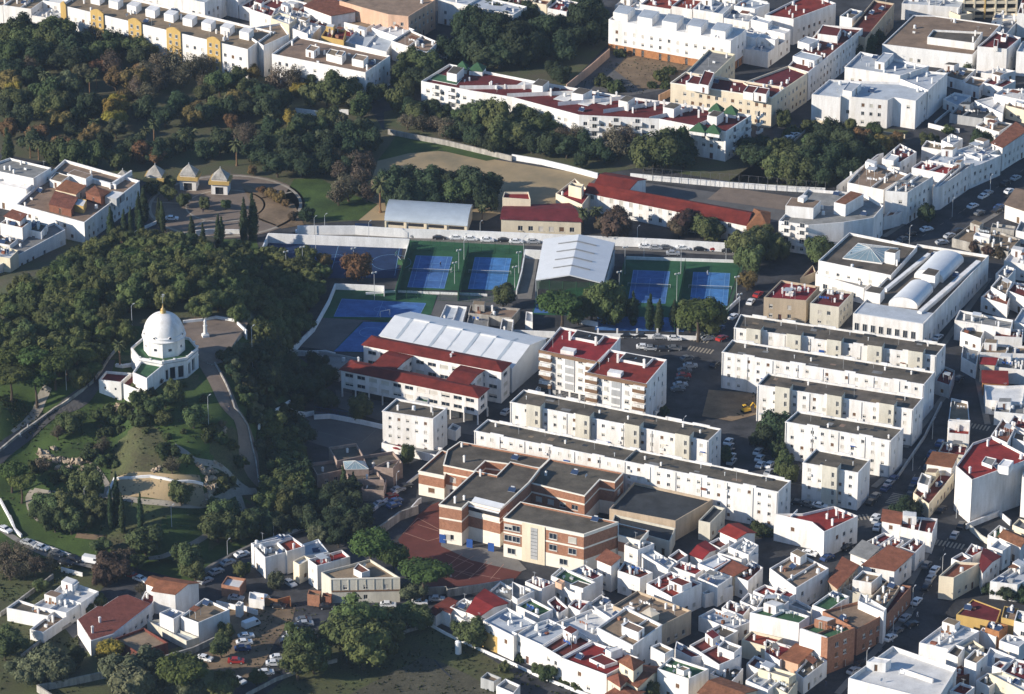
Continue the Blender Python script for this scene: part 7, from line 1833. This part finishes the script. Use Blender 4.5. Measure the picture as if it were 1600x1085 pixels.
lamp('B3', '650,600 1000,612 1025,450 685,450 1362,630 1378,735', 9, 'beside the right pair of tennis courts', 'flood')
lamp('B3', '800,410 760,330 1298,420', 6, 'along the long white wall')
lamp('C1', '395,115', 9, 'on the grass left of the chapel'); lamp('C1', '1257,310', 9, 'on the slope right below the chapel'); lamp('B1', '795,805', 10, 'in the wood behind the chapel')
lamp('C1', '508,865 1035,975', 6, 'by the foot path at the hill foot'); lamp('D1', '1375,155', 5, 'beside the curved street of parked cars')
lamp('B1', '1522,935', 12, 'below the hilltop terrace'); lamp('C2', '850,775', 5, 'in front of the community centre'); lamp('D2', '105,45', 5, 'beside the road below the pines')
lamp('C4', '1145,945', 5, 'by the tall white block'); lamp('C3', '1040,440', 6, 'by the earth yard between the slabs')
def water_tower():
    p = G(*px('D2', 1225, 838)); root = empty('water_tank', p); root['label'] = 'tall white cylindrical tank standing in the vacant field'; root['category'] = 'tank'
    m = MB(); m.cyl((0, 0, 0), .8, 3.4, 16); m.cyl((0, 0, 3.4), .8, .3, 16, 0, .2); m.build('tank', ['tank'], root)
water_tower()
lamp('D4', '880,440 760,640 600,820 1060,250', 6, 'along the wide main street'); lamp('B4', '860,330 1120,160 1350,20', 6, 'along the diagonal street'); lamp('C4', '1000,450 880,640', 6, 'along the side street by the slab blocks')
# small digger in the dug-up plot
def digger():
    p = G(*px('C3', 1418, 405)); root = empty('digger', p, .5); root['label'] = 'small yellow digger in the dug-up earth plot between the slab blocks'; root['category'] = 'digger'
    m = MB(); m.box((-.0, .7, 0), 2.6, .4, .6); m.box((0, -.7, 0), 2.6, .4, .6); m.build('tracks', ['tyre'], root)
    m = MB(); m.box((0, 0, .62), 2.2, 1.6, .7); m.box((-.5, .3, 1.33), .9, .8, 1.0); m.build('body', ['yellowpaint'], root)
    m = MB(); m.tube((.9, 0, 1.1), (2.2, 0, 2.6), .16, 6); m.tube((2.2, 0, 2.6), (3.3, 0, 1.0), .13, 6); m.box((3.3, 0, .5), .6, .7, .5); m.build('arm', ['yellowpaint'], root)
    m = MB(); m.box((-.5, .3, 1.6), .92, .82, .5); m.build('cab_glass', ['glass'], root)
digger()
for s, m_, n_ in (('C2', '858,628', 'red'), ('A2', '38,915', 'red')):
    p = G(*px(s, *nums(m_)[0]), 1.2); m2 = MB(); m2.cyl((0, 0, 0), .06, 1.8, 6); m2.cyl((0, 0, 1.8), 1.5, .6, 10, 1, .05, cap=False); o = m2.build('parasol', ['steel', 'red'], None, loc=(p.x, p.y, 0))
    o['label'] = 'red parasol on the terrace below the white four storey block' if s == 'C2' else 'red play tent among the park trees'; o['category'] = 'parasol'
# basketball stand
p = G(*px('B2', 858, 552)); root = empty('basketball_stand', p, 2.8); root['label'] = 'basketball stand with green pad at the right end of the dark ball court'; root['category'] = 'basketball stand'
m_ = MB(); m_.box((-1, 0, 0), 1.6, 1.4, 1.5); m_.build('padded_base', ['green'], root); m_ = MB(); m_.tube((-1, 0, 1.5), (.4, 0, 3.2), .14, 6); m_.build('arm', ['steel'], root); m_ = MB(); m_.box((.45, 0, 2.9), .06, 1.8, 1.1); m_.build('backboard', ['skyglass'], root)
p = G(*px('B2', 782, 872)); root = empty('goal', p, .4); root['label'] = 'white goal frame on the lower blue ball court'; root['category'] = 'goal'
m_ = MB(); m_.tube((-1.5, 0, 0), (-1.5, 0, 2), .08, 6); m_.tube((1.5, 0, 0), (1.5, 0, 2), .08, 6); m_.tube((-1.5, 0, 2), (1.5, 0, 2), .08, 6); m_.tube((-1.5, 0, 2), (-1.5, 1, 0), .05, 5); m_.tube((1.5, 0, 2), (1.5, 1, 0), .05, 5); m_.build('frame', ['tank'], root)
# ------------------------------------------------------------------ people
person('N', '605,265', 'player in dark clothes on the left tennis court'); person('N', '713,318', 'player in white beside the left tennis court', 'cloth2'); person('B3', '1185,605', 'player at the back of the rightmost tennis court', 'cloth2')
person('C1', '170,490', 'walker in white at the fork of the hill road', 'cloth2'); person('C1', '123,540', 'second walker in white lower down the hill road', 'cloth2'); person('C1', '535,248', 'walker in dark clothes on the hill road by the parapet')
person('C1', '1387,385', 'walker in dark clothes on the road right of the chapel'); person('C1', '800,950', 'person in dark clothes on the path below the basin'); person('D4', '350,1020', 'person in dark clothes in the street at the bottom')
person('D4', '905,600', 'person in pale clothes crossing the wide main street', 'cloth2'); person('D4', '1075,190', 'person in dark clothes on the crossing at the wide main street'); person('C3', '1180,620', 'person in pale clothes between the slab blocks', 'cloth2'); person('B1', '1230,230', 'person in dark clothes walking over the plaza'); person('D2', '1180,360', 'person in pale clothes in the red school yard', 'cloth2')
# ------------------------------------------------------------------ cars
cars('B2', '280,355,0,w 390,355,0,g 975,378,0,s 1110,390,0,b 1215,392,0,w 1300,398,0,w 1400,405,0,w 1505,405,0,b', 'along the long white wall')
cars('B3', '25,415,0,w 130,415,0,s 808,445,0,w 870,452,0,s 935,448,0,g 1035,452,0,w 1140,458,0,b 1240,458,0,r 975,485,0,s 1385,500,c,w 1310,470,0,b', 'in the car park behind the right tennis courts')
cars('B3', '1445,780,70,w 1490,735,60,r 1340,870,60,w 1255,940,55,u 1270,1000,50,r 1190,1000,20,s', 'on the street right of the tennis courts')
cars('B3', '700,985,0,b 790,985,0,b 890,992,0,s 985,1002,0,w 800,1052,0,w 845,1058,0,g 920,1065,0,b 985,1060,0,g', 'in front of the wall below the pines')
cars('Q', '1290,150,0,w 1370,165,0,s', 'behind the red roofed flats')
cars('C3', '1080,120,5,s 1045,150,5,g 1040,180,5,r 1030,205,5,b 1020,235,10,s 1005,262,10,g 1060,75,30,g 1225,115,c,b 190,268,-20,w 320,300,-20,g', 'beside the right red roofed flats')
cars('C3', '1310,580,c,w 1315,610,c,s 1320,640,c,b 1325,670,c,w 1330,700,c,s 1470,580,c,b 1490,640,c,w 1500,680,c,w 1505,720,c,w', 'between the two groups of slab blocks')
cars('C4', '10,720,c,w 5,765,c,s 180,950,-22,b 240,960,-22,g 315,968,-22,w 650,1040,c,w', 'around the smallest slab block')
cars('C4', '760,805,60,u 735,830,60,s 715,860,60,u 650,910,60,g 625,945,60,b 890,820,75,u 870,860,75,b 860,900,75,b 1040,590,70,u 990,655,70,u 960,740,70,b 1155,200,60,b', 'along the side street by the wedge of houses')
cars('C4', '1050,990,60,b', 'at the crossroads')
cars('B4', '960,340,30,w 1305,140,50,w 1055,420,20,s 1400,205,50,u 1390,225,50,b 1030,995,60,w 1440,60,50,b', 'in the street between the market and the flats')
cars('A4', '85,860,40,w 125,835,40,w 160,815,45,w 235,745,50,s', 'on the street left of the wooded plot')
cars('D4', '1010,330,65,w 985,380,65,s 960,430,65,b 900,520,62,w 830,620,58,s 780,700,52,g 740,740,50,w 560,900,48,b 520,940,48,s 960,300,65,g 1130,120,70,s 1170,60,72,b', 'along the wide main street')
cars('B4', '1100,380,42,s 1150,350,42,b 1240,200,45,w 1280,240,45,g 1330,120,48,s 1460,110,50,w 1500,30,50,s 820,400,40,g 870,370,40,b 760,430,40,w 1180,700,62,s 1140,770,62,b 1100,850,62,w', 'along the diagonal street')
cars('D4', '660,70,75,w 660,30,c,s 870,660,40,b 360,255,45,u 480,190,45,b 1120,470,30,b 250,230,-22,w', 'in the dense houses and main street')
cars('D1', '30,85,-40,w 170,165,-30,s 250,195,-28,w 345,230,-28,g 450,262,-28,b 400,285,-28,b 555,275,-20,W 795,360,-30,r 850,385,-35,w', 'on the road along the park, lower left')
cars('D1', '1245,395,45,s 1310,340,42,s 1380,285,40,s 1465,235,35,w 1430,500,-10,s', 'on the curved street, lower left')
cars('D1', '1520,660,40,W 1490,730,15,w 1480,768,12,w 1470,805,8,u 1240,865,-20,w 1430,880,0,r 1445,1000,-40,w', 'in the earth car park, lower left')
cars('D2', '290,632,10,g 300,655,10,s 270,670,10,b 230,700,15,w 210,740,15,s 190,760,15,b 135,860,10,w 110,895,5,w 60,950,10,w 205,410,-50,w 135,545,-10,b 430,552,0,b 800,540,0,w 990,525,0,w 1095,505,0,s', 'by the earth car park and pale building')
cars('D2', '30,510,-20,W', 'by the gate of the earth car park')
cars('C2', '860,870,35,s 905,850,35,b 815,910,35,r 845,940,35,u 755,955,35,s 835,965,35,u', 'on the street by the community centre')
cars('D2', '510,50,10,u', 'beneath the trees by the road bend')
cars('C2', '1515,400,60,s', 'beside the white four storey block')
cars('B1', '1040,275,0,w', 'in front of the plaza')
# ------------------------------------------------------------------ trees
w = 'in the wood behind the chapel'
T('B1', 'pine', '110,760,130 220,720,130 330,760,150 180,830,140 80,850,130 290,850,140 400,640,140 470,700,150 420,800,150 540,660,140 600,720,150 360,900,140 250,960,140 150,980,140 60,980,130 440,930,150 520,820,160 620,600,130 700,560,130 720,480,120 590,560,120 640,660,130 770,600,150 820,560,140 760,680,140 690,780,130 780,760,160 830,700,140 880,640,130 940,560,150 900,500,130 980,620,160 960,690,160 1050,640,150 1120,600,150 1180,560,140 1100,700,160 1020,760,150 1160,690,150 1230,620,150 1290,560,130 1250,700,150 1330,640,150 1400,600,150 1450,540,140 1380,700,150 1460,660,140 1320,760,140 1420,760,150 1500,720,140 1240,780,140 1500,600,130 360,1040,130 240,1060,130 650,960,120 760,980,110 60,1070,130 150,1060,130 480,1020,140 560,940,120 930,780,90 1060,700,140 1180,820,110 1240,840,100 1490,800,140 1440,850,120 1100,480,130 1010,520,130 1350,500,120 1480,480,120', w)
T('B1', 'stonepine', '370,570,140 430,600,110 540,740,150 330,690,130 860,470,120 800,500,130', w)
T('C1', 'stonepine', '215,190,220 60,170,200 330,130,200 60,60,190 200,60,200 400,60,180 520,60,140 570,130,110', 'on the slope left of the chapel')
T('C1', 'pine', '140,20,200 300,20,200 460,20,180 620,30,100 480,200,130', 'on the slope left of the chapel')
T('B1', 'palm', '720,1040,110', 'beside the chapel'); T('B1', 'pine', '650,970,120 770,960,120', 'beside the chapel')
T('B2', 'pine', '60,640,150 150,640,150 30,740,160 130,760,160 220,660,140 310,560,140 330,640,140 300,500,130 400,600,110 60,840,160 160,860,160 240,800,120 260,920,140 100,950,160 180,1000,130 30,980,160 320,760,140 380,700,120', 'right of the wood, above the lower blue courts')
T('B2', 'autumn', '620,570,170 420,530,90', 'by the dark blue ball court')
T('C2', 'dark', '40,60,200 150,60,160 60,180,200 180,200,160 420,150,110 330,250,160 260,200,130 420,320,120 340,180,150', 'in the shaded hollow right of the hill')
T('C2', 'oak', '625,380,140', 'in the grey school playground'); T('C2', 'oak', '920,660,110', 'beside the community centre, right')
T('C2', 'pine', '200,560,140 150,640,150 240,620,130 190,720,170 80,850,170 170,830,180 280,830,150 60,960,170 180,960,180 300,920,140 120,760,140 250,720,120', 'left of the community centre')
T('C2', 'dark', '480,880,170 560,850,130 520,960,160 600,930,120 420,940,130 640,1040,130', 'in front of the community centre')
T('C2', 'cypress', '530,820,60 590,830,50', 'in front of the community centre')
w = 'below the chapel walls'
T('C1', 'oak', '835,330,110 925,370,110 1050,280,120 1170,430,130 1000,330,90', w)
T('C1', 'bush', '840,270,100 900,285,80 770,400,110 860,450,130 1000,450,100 650,430,120 700,460,110', w)
w = 'on the grassy slope of the hill'
T('C1', 'oak', '440,460,130 380,470,110', w)
T('C1', 'bare', '350,520,100 620,600,110 260,710,100 1040,720,110', w)
T('C1', 'bush', '560,660,130 610,700,110 640,530,90 1270,510,90 1330,560,80 1000,640,110 1130,690,70 1400,600,80 1450,700,90 230,730,110 400,770,100 700,720,60 1340,830,120 1300,860,90 350,800,90', w)
w = 'at the hill foot, left'
T('C1', 'stonepine', '65,750,170 125,815,170', w)
T('C1', 'oak', '520,820,180 290,960,160 400,960,160 540,960,130 620,990,120 440,1030,150 250,1000,120', w)
T('C1', 'cypress', '707,930,62 668,985,50 738,1010,50 848,1000,56', w, 1.75)
T('C1', 'oak', '1095,890,150 1320,1000,170 1400,1020,160 1270,1050,110', 'by the foot path right of the basin')
T('D1', 'oak', '330,20,160 430,40,150 520,30,120 880,150,180 930,120,130 620,180,130 830,270,100 1150,270,170 1090,230,110 1310,60,200 1400,80,160 1500,60,150 1180,330,130', 'in the lower park along the road')
T('D1', 'redbrown', '640,290,160 700,330,150 620,360,130 730,260,120', 'beside the road, lower left')
T('D1', 'bare', '60,200,130 130,240,140 210,300,140 60,330,130 300,300,100 140,330,120 20,260,110 850,440,80', 'left of the white flat roofed houses')
T('D1', 'oak', '580,510,90 520,560,70 620,520,70 250,420,90 60,760,170 30,800,160 460,850,110', 'around the white flat roofed houses')
T('D1', 'yellow', '680,800,130 620,840,80', 'below the red-brown tiled house')
T('D1', 'olive', '740,960,230 860,940,230 800,1040,230 950,1010,160 1130,1040,180 250,900,200 340,930,200 180,950,160 120,920,150 330,860,120', 'along the bottom edge, lower left')
T('D1', 'stonepine', '1120,930,260', 'at the bottom left, largest')
T('D1', 'pine', '1380,1010,150 1550,980,120 1350,1060,160', 'at the bottom left')
T('D1', 'oak', '1340,790,150 1360,700,90 1450,330,90 1490,320,70', 'beside the earth car park')
T('D2', 'stonepine', '690,170,250 830,235,210 1010,330,270', 'in the row beside the red school yard', .95)
T('D2', 'pine', '620,620,300 560,720,280 720,640,220 650,800,260 740,760,200 800,680,180', 'below the pale two tier building')
T('D2', 'pine', '270,780,260 250,880,240 350,860,200', 'at the earth car park, right side')
T('D2', 'oak', '940,600,170 1010,620,150 840,610,140 1320,710,180 1250,700,110', 'around the vacant field')
T('D2', 'olive', '950,460,130 120,400,100 370,120,110', 'in the group of houses above the earth car park')
T('D2', 'dark', '500,130,130 430,90,120 540,60,130 620,60,130 470,20,150 560,10,150 160,60,130 60,30,150 330,30,140', 'above the group of houses')
T('D3', 'oak', '220,960,100 150,930,70 850,1070,110', 'in front of the white row at the vacant field')
T('D3', 'bush', '60,870,70 330,1010,80 400,1040,80', 'in front of the white row at the vacant field')
# around the tennis courts
w = 'in the row below the right tennis courts'
T('B3', 'stonepine', '300,785,250', w, .8); T('B3', 'pine', '560,790,240 480,800,180 620,830,180 700,800,130', w)
T('B3', 'cypress', '835,840,80 890,860,70 985,850,70 735,820,70', w); T('B3', 'stonepine', '1130,830,290', w, .8); T('B3', 'pine', '1180,890,200 1080,860,200 400,860,120', w)
T('B2', 'oak', '1500,740,160', 'below the second tennis court')
T('B3', 'oak', '1420,430,200 1520,420,160 1440,520,170 1500,380,160 1550,470,120', 'at the corner by the old school')
T('B3', 'autumn', '1430,650,120', 'beside the rightmost tennis court')
T('B4', 'oak', '40,430,150 90,470,110 290,470,160 330,450,130', 'in front of the corner flats')
T('B3', 'redbrown', '620,270,170 640,330,160 570,320,120 1040,290,150 1010,330,120', 'in front of the long school')
T('B3', 'oak', '1170,330,150 1210,360,130', 'in front of the long school'); T('B3', 'palm', '430,240,100 510,225,90', 'beside the classroom building')
T('B2', 'dark', '820,80,190 930,60,190 1040,60,190 1150,50,180 880,150,170 1330,70,200 1420,80,170 1380,150,160 960,120,170 1060,120,160 1290,30,150', 'behind the barrel roofed shed')
T('B2', 'oak', '1230,110,180', 'behind the barrel roofed shed'); T('B2', 'palm', '750,70,140', 'left of the barrel roofed shed'); T('B2', 'palm', '1385,130,80 1425,125,80 1370,210,80', 'right of the barrel roofed shed')
T('B2', 'bare', '560,80,180 500,120,150 620,60,150 670,110,130 640,30,150', 'on the lawn left of the barrel roofed shed')
T('B2', 'redbrown', '222,260,60', 'at the left end of the long white wall'); T('B2', 'dark', '300,250,90', 'at the left end of the long white wall'); T('B2', 'autumn', '40,100,60 90,120,70 140,150,70 180,180,60', 'in the hedge right of the plaza')
# plaza cypresses and round trees
w = 'around the plaza'
T('B1', 'cypress', '670,300,60 750,300,42 790,300,42 840,240,60 870,190,60 980,265,50 960,230,40 1160,335,50 1320,360,60 1340,340,50 1230,400,50 1475,280,70 1530,270,70 850,330,50', w, 1.35)
T('B1', 'oak', '1020,120,100 920,90,80 1115,165,80 1235,185,75 1365,190,70 1010,60,80 720,380,90', w)
T('B1', 'bare', '960,390,110 1040,400,100 1080,440,80', w)
# big park, upper left
w = 'in the park, upper left'
T('A1', 'oak', '60,230,190 180,240,180 190,320,170 60,330,170 350,180,200 300,260,180 620,310,150 560,340,130 820,290,130 900,310,130 280,570,170 360,620,160 100,600,160 300,650,150 1330,500,160 1440,480,150 1510,540,140 1250,560,130 430,930,190 330,930,170 560,940,170 700,960,140 1360,280,100', w)
T('A1', 'dark', '120,180,190 250,330,190 420,280,190 520,260,170 400,360,180 60,430,170 480,350,160 700,250,150 850,340,150 560,640,160 420,560,150 200,480,150 1480,640,150 1390,650,140 1240,690,140 120,720,150 30,650,150 880,650,140 1000,700,140 800,880,150 1080,620,140 1120,840,140 1330,850,150 1240,900,130 200,850,130 940,920,140 1040,880,100 620,850,120 480,700,120', w)
T('A1', 'autumn', '60,500,160 700,470,150 800,480,150 840,440,130 340,720,120 60,780,130 230,810,130 560,820,150 500,860,120 1150,700,130 1450,620,150 1190,660,110 860,920,140 940,940,120 480,420,110 380,870,120 1530,1030,60', w)
T('A1', 'yellow', '690,660,150 700,720,150 710,610,110', w)
T('A1', 'bare', '900,430,170 980,390,170 1080,390,160 1180,400,150 680,380,150 960,480,150 1100,460,140 820,540,130 900,560,130 580,200,130 1230,380,130 1450,850,150 1500,800,130 620,180,120', w)
T('A1', 'palm', '270,450,110 330,490,110 540,470,90 580,440,80 450,500,90 880,790,90 930,750,90 1110,810,90 1160,800,90 570,740,90 130,650,80 180,860,80 230,870,80 1430,870,110 840,820,70', w)
T('A1', 'cypress', '48,890,90', w)
w = 'at the park edge, top middle'
T('A2', 'oak', '480,540,210 560,560,160 640,640,150 860,600,150 880,470,160 430,560,150 450,720,130 950,370,160 1020,390,160 240,800,140 130,860,150 720,560,120 900,540,120', w)
T('A2', 'dark', '60,640,170 50,560,150 150,600,150 300,740,160 560,800,180 650,790,160 200,900,170 330,880,170 450,880,170 560,900,160 80,780,150 700,850,150 420,960,170 270,980,170 130,990,160 1000,480,160 940,650,130 1060,650,110 20,900,150 560,1000,130', w)
T('A2', 'bare', '150,470,150 230,480,140 310,440,110 920,730,110 1010,740,110 1080,740,110 1150,770,130 240,430,110 590,980,140 650,1000,150 520,1020,130', w)
T('A2', 'olive', '620,620,120 510,750,110 100,690,100', w)
w = 'in front of the green pyramid flats'
T('A2', 'oak', '1400,640,170 1450,720,190 1500,800,170 1350,720,150 1290,730,120 1550,740,160 1480,860,130', w)
T('A2', 'dark', '1250,780,130 1330,820,130 1180,800,110 1420,860,120 1080,690,80', w)
T('A3', 'oak', '60,720,180 150,760,160 250,780,120 40,820,160', w)
T('A3', 'dark', '120,850,150 220,870,150 330,880,150 440,880,140 520,900,130 420,960,110', w)
T('A3', 'bare', '620,840,150 680,820,150 340,820,120 640,900,140 280,820,110', w)
T('A3', 'oak', '870,900,230 800,940,180 940,930,190 1010,880,170', w); T('A3', 'dark', '1050,900,130 1040,960,120', w)
T('A3', 'dark', '1450,930,150 1520,950,140 1500,870,120', 'right of the green pyramid flats')
w = 'in the shaded park, top middle'
T('A2', 'dark', '1270,130,170 1350,150,170 1420,150,170 1500,140,170 1300,230,170 1400,240,180 1490,240,170 1270,290,160 1380,330,160 1480,330,160 1550,300,170', w)
T('A3', 'dark', '60,200,190 160,180,180 40,300,190 150,280,170 260,190,150 420,120,190 480,80,170 520,150,150 440,60,170 360,180,150 300,450,110 250,420,100 420,30,160', w)
T('A3', 'oak', '330,100,120 500,40,120 550,90,100', w)
T('A3', 'bush', '560,500,100 620,540,100 900,470,90 960,430,80 650,330,80 850,520,60 930,520,60', 'in the vacant plot')
w = 'in the wooded plot, upper right'
T('A4', 'dark', '350,820,180 450,850,190 300,900,190 420,950,190 350,1010,190 240,970,180 520,900,170 560,960,150 640,900,130 480,1040,150 300,1050,150 400,780,130', w)
T('A4', 'oak', '120,960,170 60,1010,170 200,1040,160 150,1050,140', w)
T('A4', 'autumn', '600,850,110 700,860,110 760,850,90 560,820,100 780,830,70', w)
T('A4', 'oak', '650,790,90 90,720,90 960,850,80 1010,850,60 600,280,120 660,230,110', 'by the streets, upper right')
T('A4', 'dark', '1270,840,120 1330,850,100 540,300,110', 'by the streets, upper right')
T('A4', 'bush', '1210,420,90 1100,790,80 900,730,60', 'by the streets, upper right')
T('B4', 'dark', '950,240,120', 'along the diagonal street'); T('B4', 'redbrown', '1330,470,80 1400,480,80 1250,450,70', 'on the low plots opposite the market')
T('C4', 'dark', '40,510,210 80,540,180 0,550,170 -20,500,140', 'left of the shorter slab block'); T('C4', 'oak', '100,720,130 130,770,110 60,640,110 80,440,90', 'left of the shorter slab block')
T('C4', 'dark', '820,985,120 880,990,110', 'at the crossroads'); T('C3', 'oak', '1290,640,80 1300,680,70 920,400,60', 'at the right end of the slab blocks')
T('S', 'oak', '960,290,170 940,370,160 1040,410,120 1000,330,130', 'in the inner court of the brick school')
T('D3', 'bush', '1500,90,120 1550,110,90', 'beside the longest slab block')
T('D4', 'dark', '1400,450,90 1450,470,100 1540,480,90 1350,440,80', 'below the pale house on the right'); T('D4', 'oak', '770,340,80 600,460,70', 'in the roof gardens left of the main street')
T('D2', 'oak', '1500,920,70 130,390,80', 'in the vacant field')
scatter('F', '-30,60 60,50 150,45 330,95 480,135 560,165 600,205 620,220 560,260 520,270 470,275 400,262 250,245 100,240 -30,235', ['dark', 'oak', 'olive', 'olive', 'autumn', 'yellow', 'bare'], 36, 'between the taller trees of the park, upper left', gap=6, seed=3)
scatter('F', '-20,480 60,455 130,400 200,385 300,395 400,400 450,430 500,430 500,470 470,545 440,560 400,520 380,490 300,470 220,480 190,540 140,580 60,600 -20,600', ['pine', 'pine', 'pine', 'oak'], 120, 'in the wood behind the chapel', rad=(3.2, 4.8), gap=4.4, seed=4)
scatter('F', '400,520 440,565 500,580 520,600 480,630 440,650 420,640 405,600 380,560', ['dark', 'oak', 'bush', 'bush'], 26, 'in the shaded hollow right of the hill', rad=(2, 4), gap=4, seed=5)
scatter('F', '430,650 470,690 460,740 500,800 470,825 430,780 415,720', ['dark', 'pine', 'dark'], 12, 'left of the community centre', rad=(3.4, 5), gap=4.5, seed=6)
scatter('F', '700,105 720,25 860,10 950,60 880,110 800,95', ['dark'], 26, 'in the shaded park, top middle', rad=(4, 5.5), gap=5.5, seed=8)
scatter('F', '620,190 680,175 900,225 985,250 960,262 780,215 640,205', ['dark', 'oak', 'bush', 'bare'], 40, 'in front of the green pyramid flats', rad=(2.2, 4), gap=4.5, seed=9)
scatter('F', '1150,255 1210,215 1275,190 1370,205 1310,285 1210,288', ['dark', 'oak', 'bush', 'bush'], 16, 'in the wooded plot, upper right', rad=(2.5, 4.6), gap=4.5, seed=10)
scatter('F', '345,560 380,550 400,590 430,640 420,680 405,720 395,660 375,620', ['bush', 'bush', 'olive', 'dark'], 40, 'on the steep bank right of the chapel road', rad=(1.2, 2.6), gap=2.2, seed=12)
scatter('F', '170,640 320,590 335,640 360,690 330,740 250,700 120,720 90,690', ['bush', 'bush', 'bare'], 14, 'on the grassy slope of the hill', rad=(.9, 2.0), gap=3.5, seed=13)
# grass tufts and weeds on the open ground, too many to count
def tufts(name, polys, n, m, size, seed):
    rng = random.Random(seed); mb = MB()
    for s_ in polys:
        P = [Vector((p.x, p.y)) for p in line_pts('F', s_)]; xs = [p.x for p in P]; ys = [p.y for p in P]
        for _ in range(int(n/len(polys))):
            q = Vector((rng.uniform(min(xs), max(xs)), rng.uniform(min(ys), max(ys))))
            if not inpoly(q, P) or noise.noise(Vector((q.x*.12, q.y*.12, seed))) < rng.uniform(-.35, .35): continue
            z = hz(q.x, q.y)+.05; r = size*rng.uniform(.4, 1.5)
            for k in range(3):
                a = rng.uniform(0, 6.28); mb.face([(q.x-cos(a)*r, q.y-sin(a)*r, z), (q.x+cos(a)*r, q.y+sin(a)*r, z), (q.x+rng.uniform(-.2, .2), q.y, z+r*rng.uniform(.7, 1.4))])
    o = mb.build(name, [m]); o['kind'] = 'stuff'
tufts('grass_tufts', ['430,1000 560,960 640,1000 700,980 800,1010 900,1085 430,1085', '0,860 120,890 130,1085 0,1085', '60,650 200,600 330,640 380,760 250,880 90,840 0,780', '0,600 110,600 40,690 0,690', '900,170 1000,250 1150,270 620,200 700,170'], 9000, 'leaf_bush', .32, 3)
tufts('dry_weeds', ['430,1000 560,960 700,980 800,1010 900,1085 430,1085', '60,650 200,600 330,640 380,760 250,880 90,840 0,780', '890,135 955,75 1080,98 1000,150', '1180,610 1270,620 1240,660 1150,650', '330,930 500,950 440,1060 330,1040'], 6000, 'leaf_olive', .25, 4)
hzb = MB(); hzb.box((0, 2800, -1.5), 6700, 9100, 516); ho = hzb.build('haze', ['haze']); ho['kind'] = 'stuff'
finish_labels()
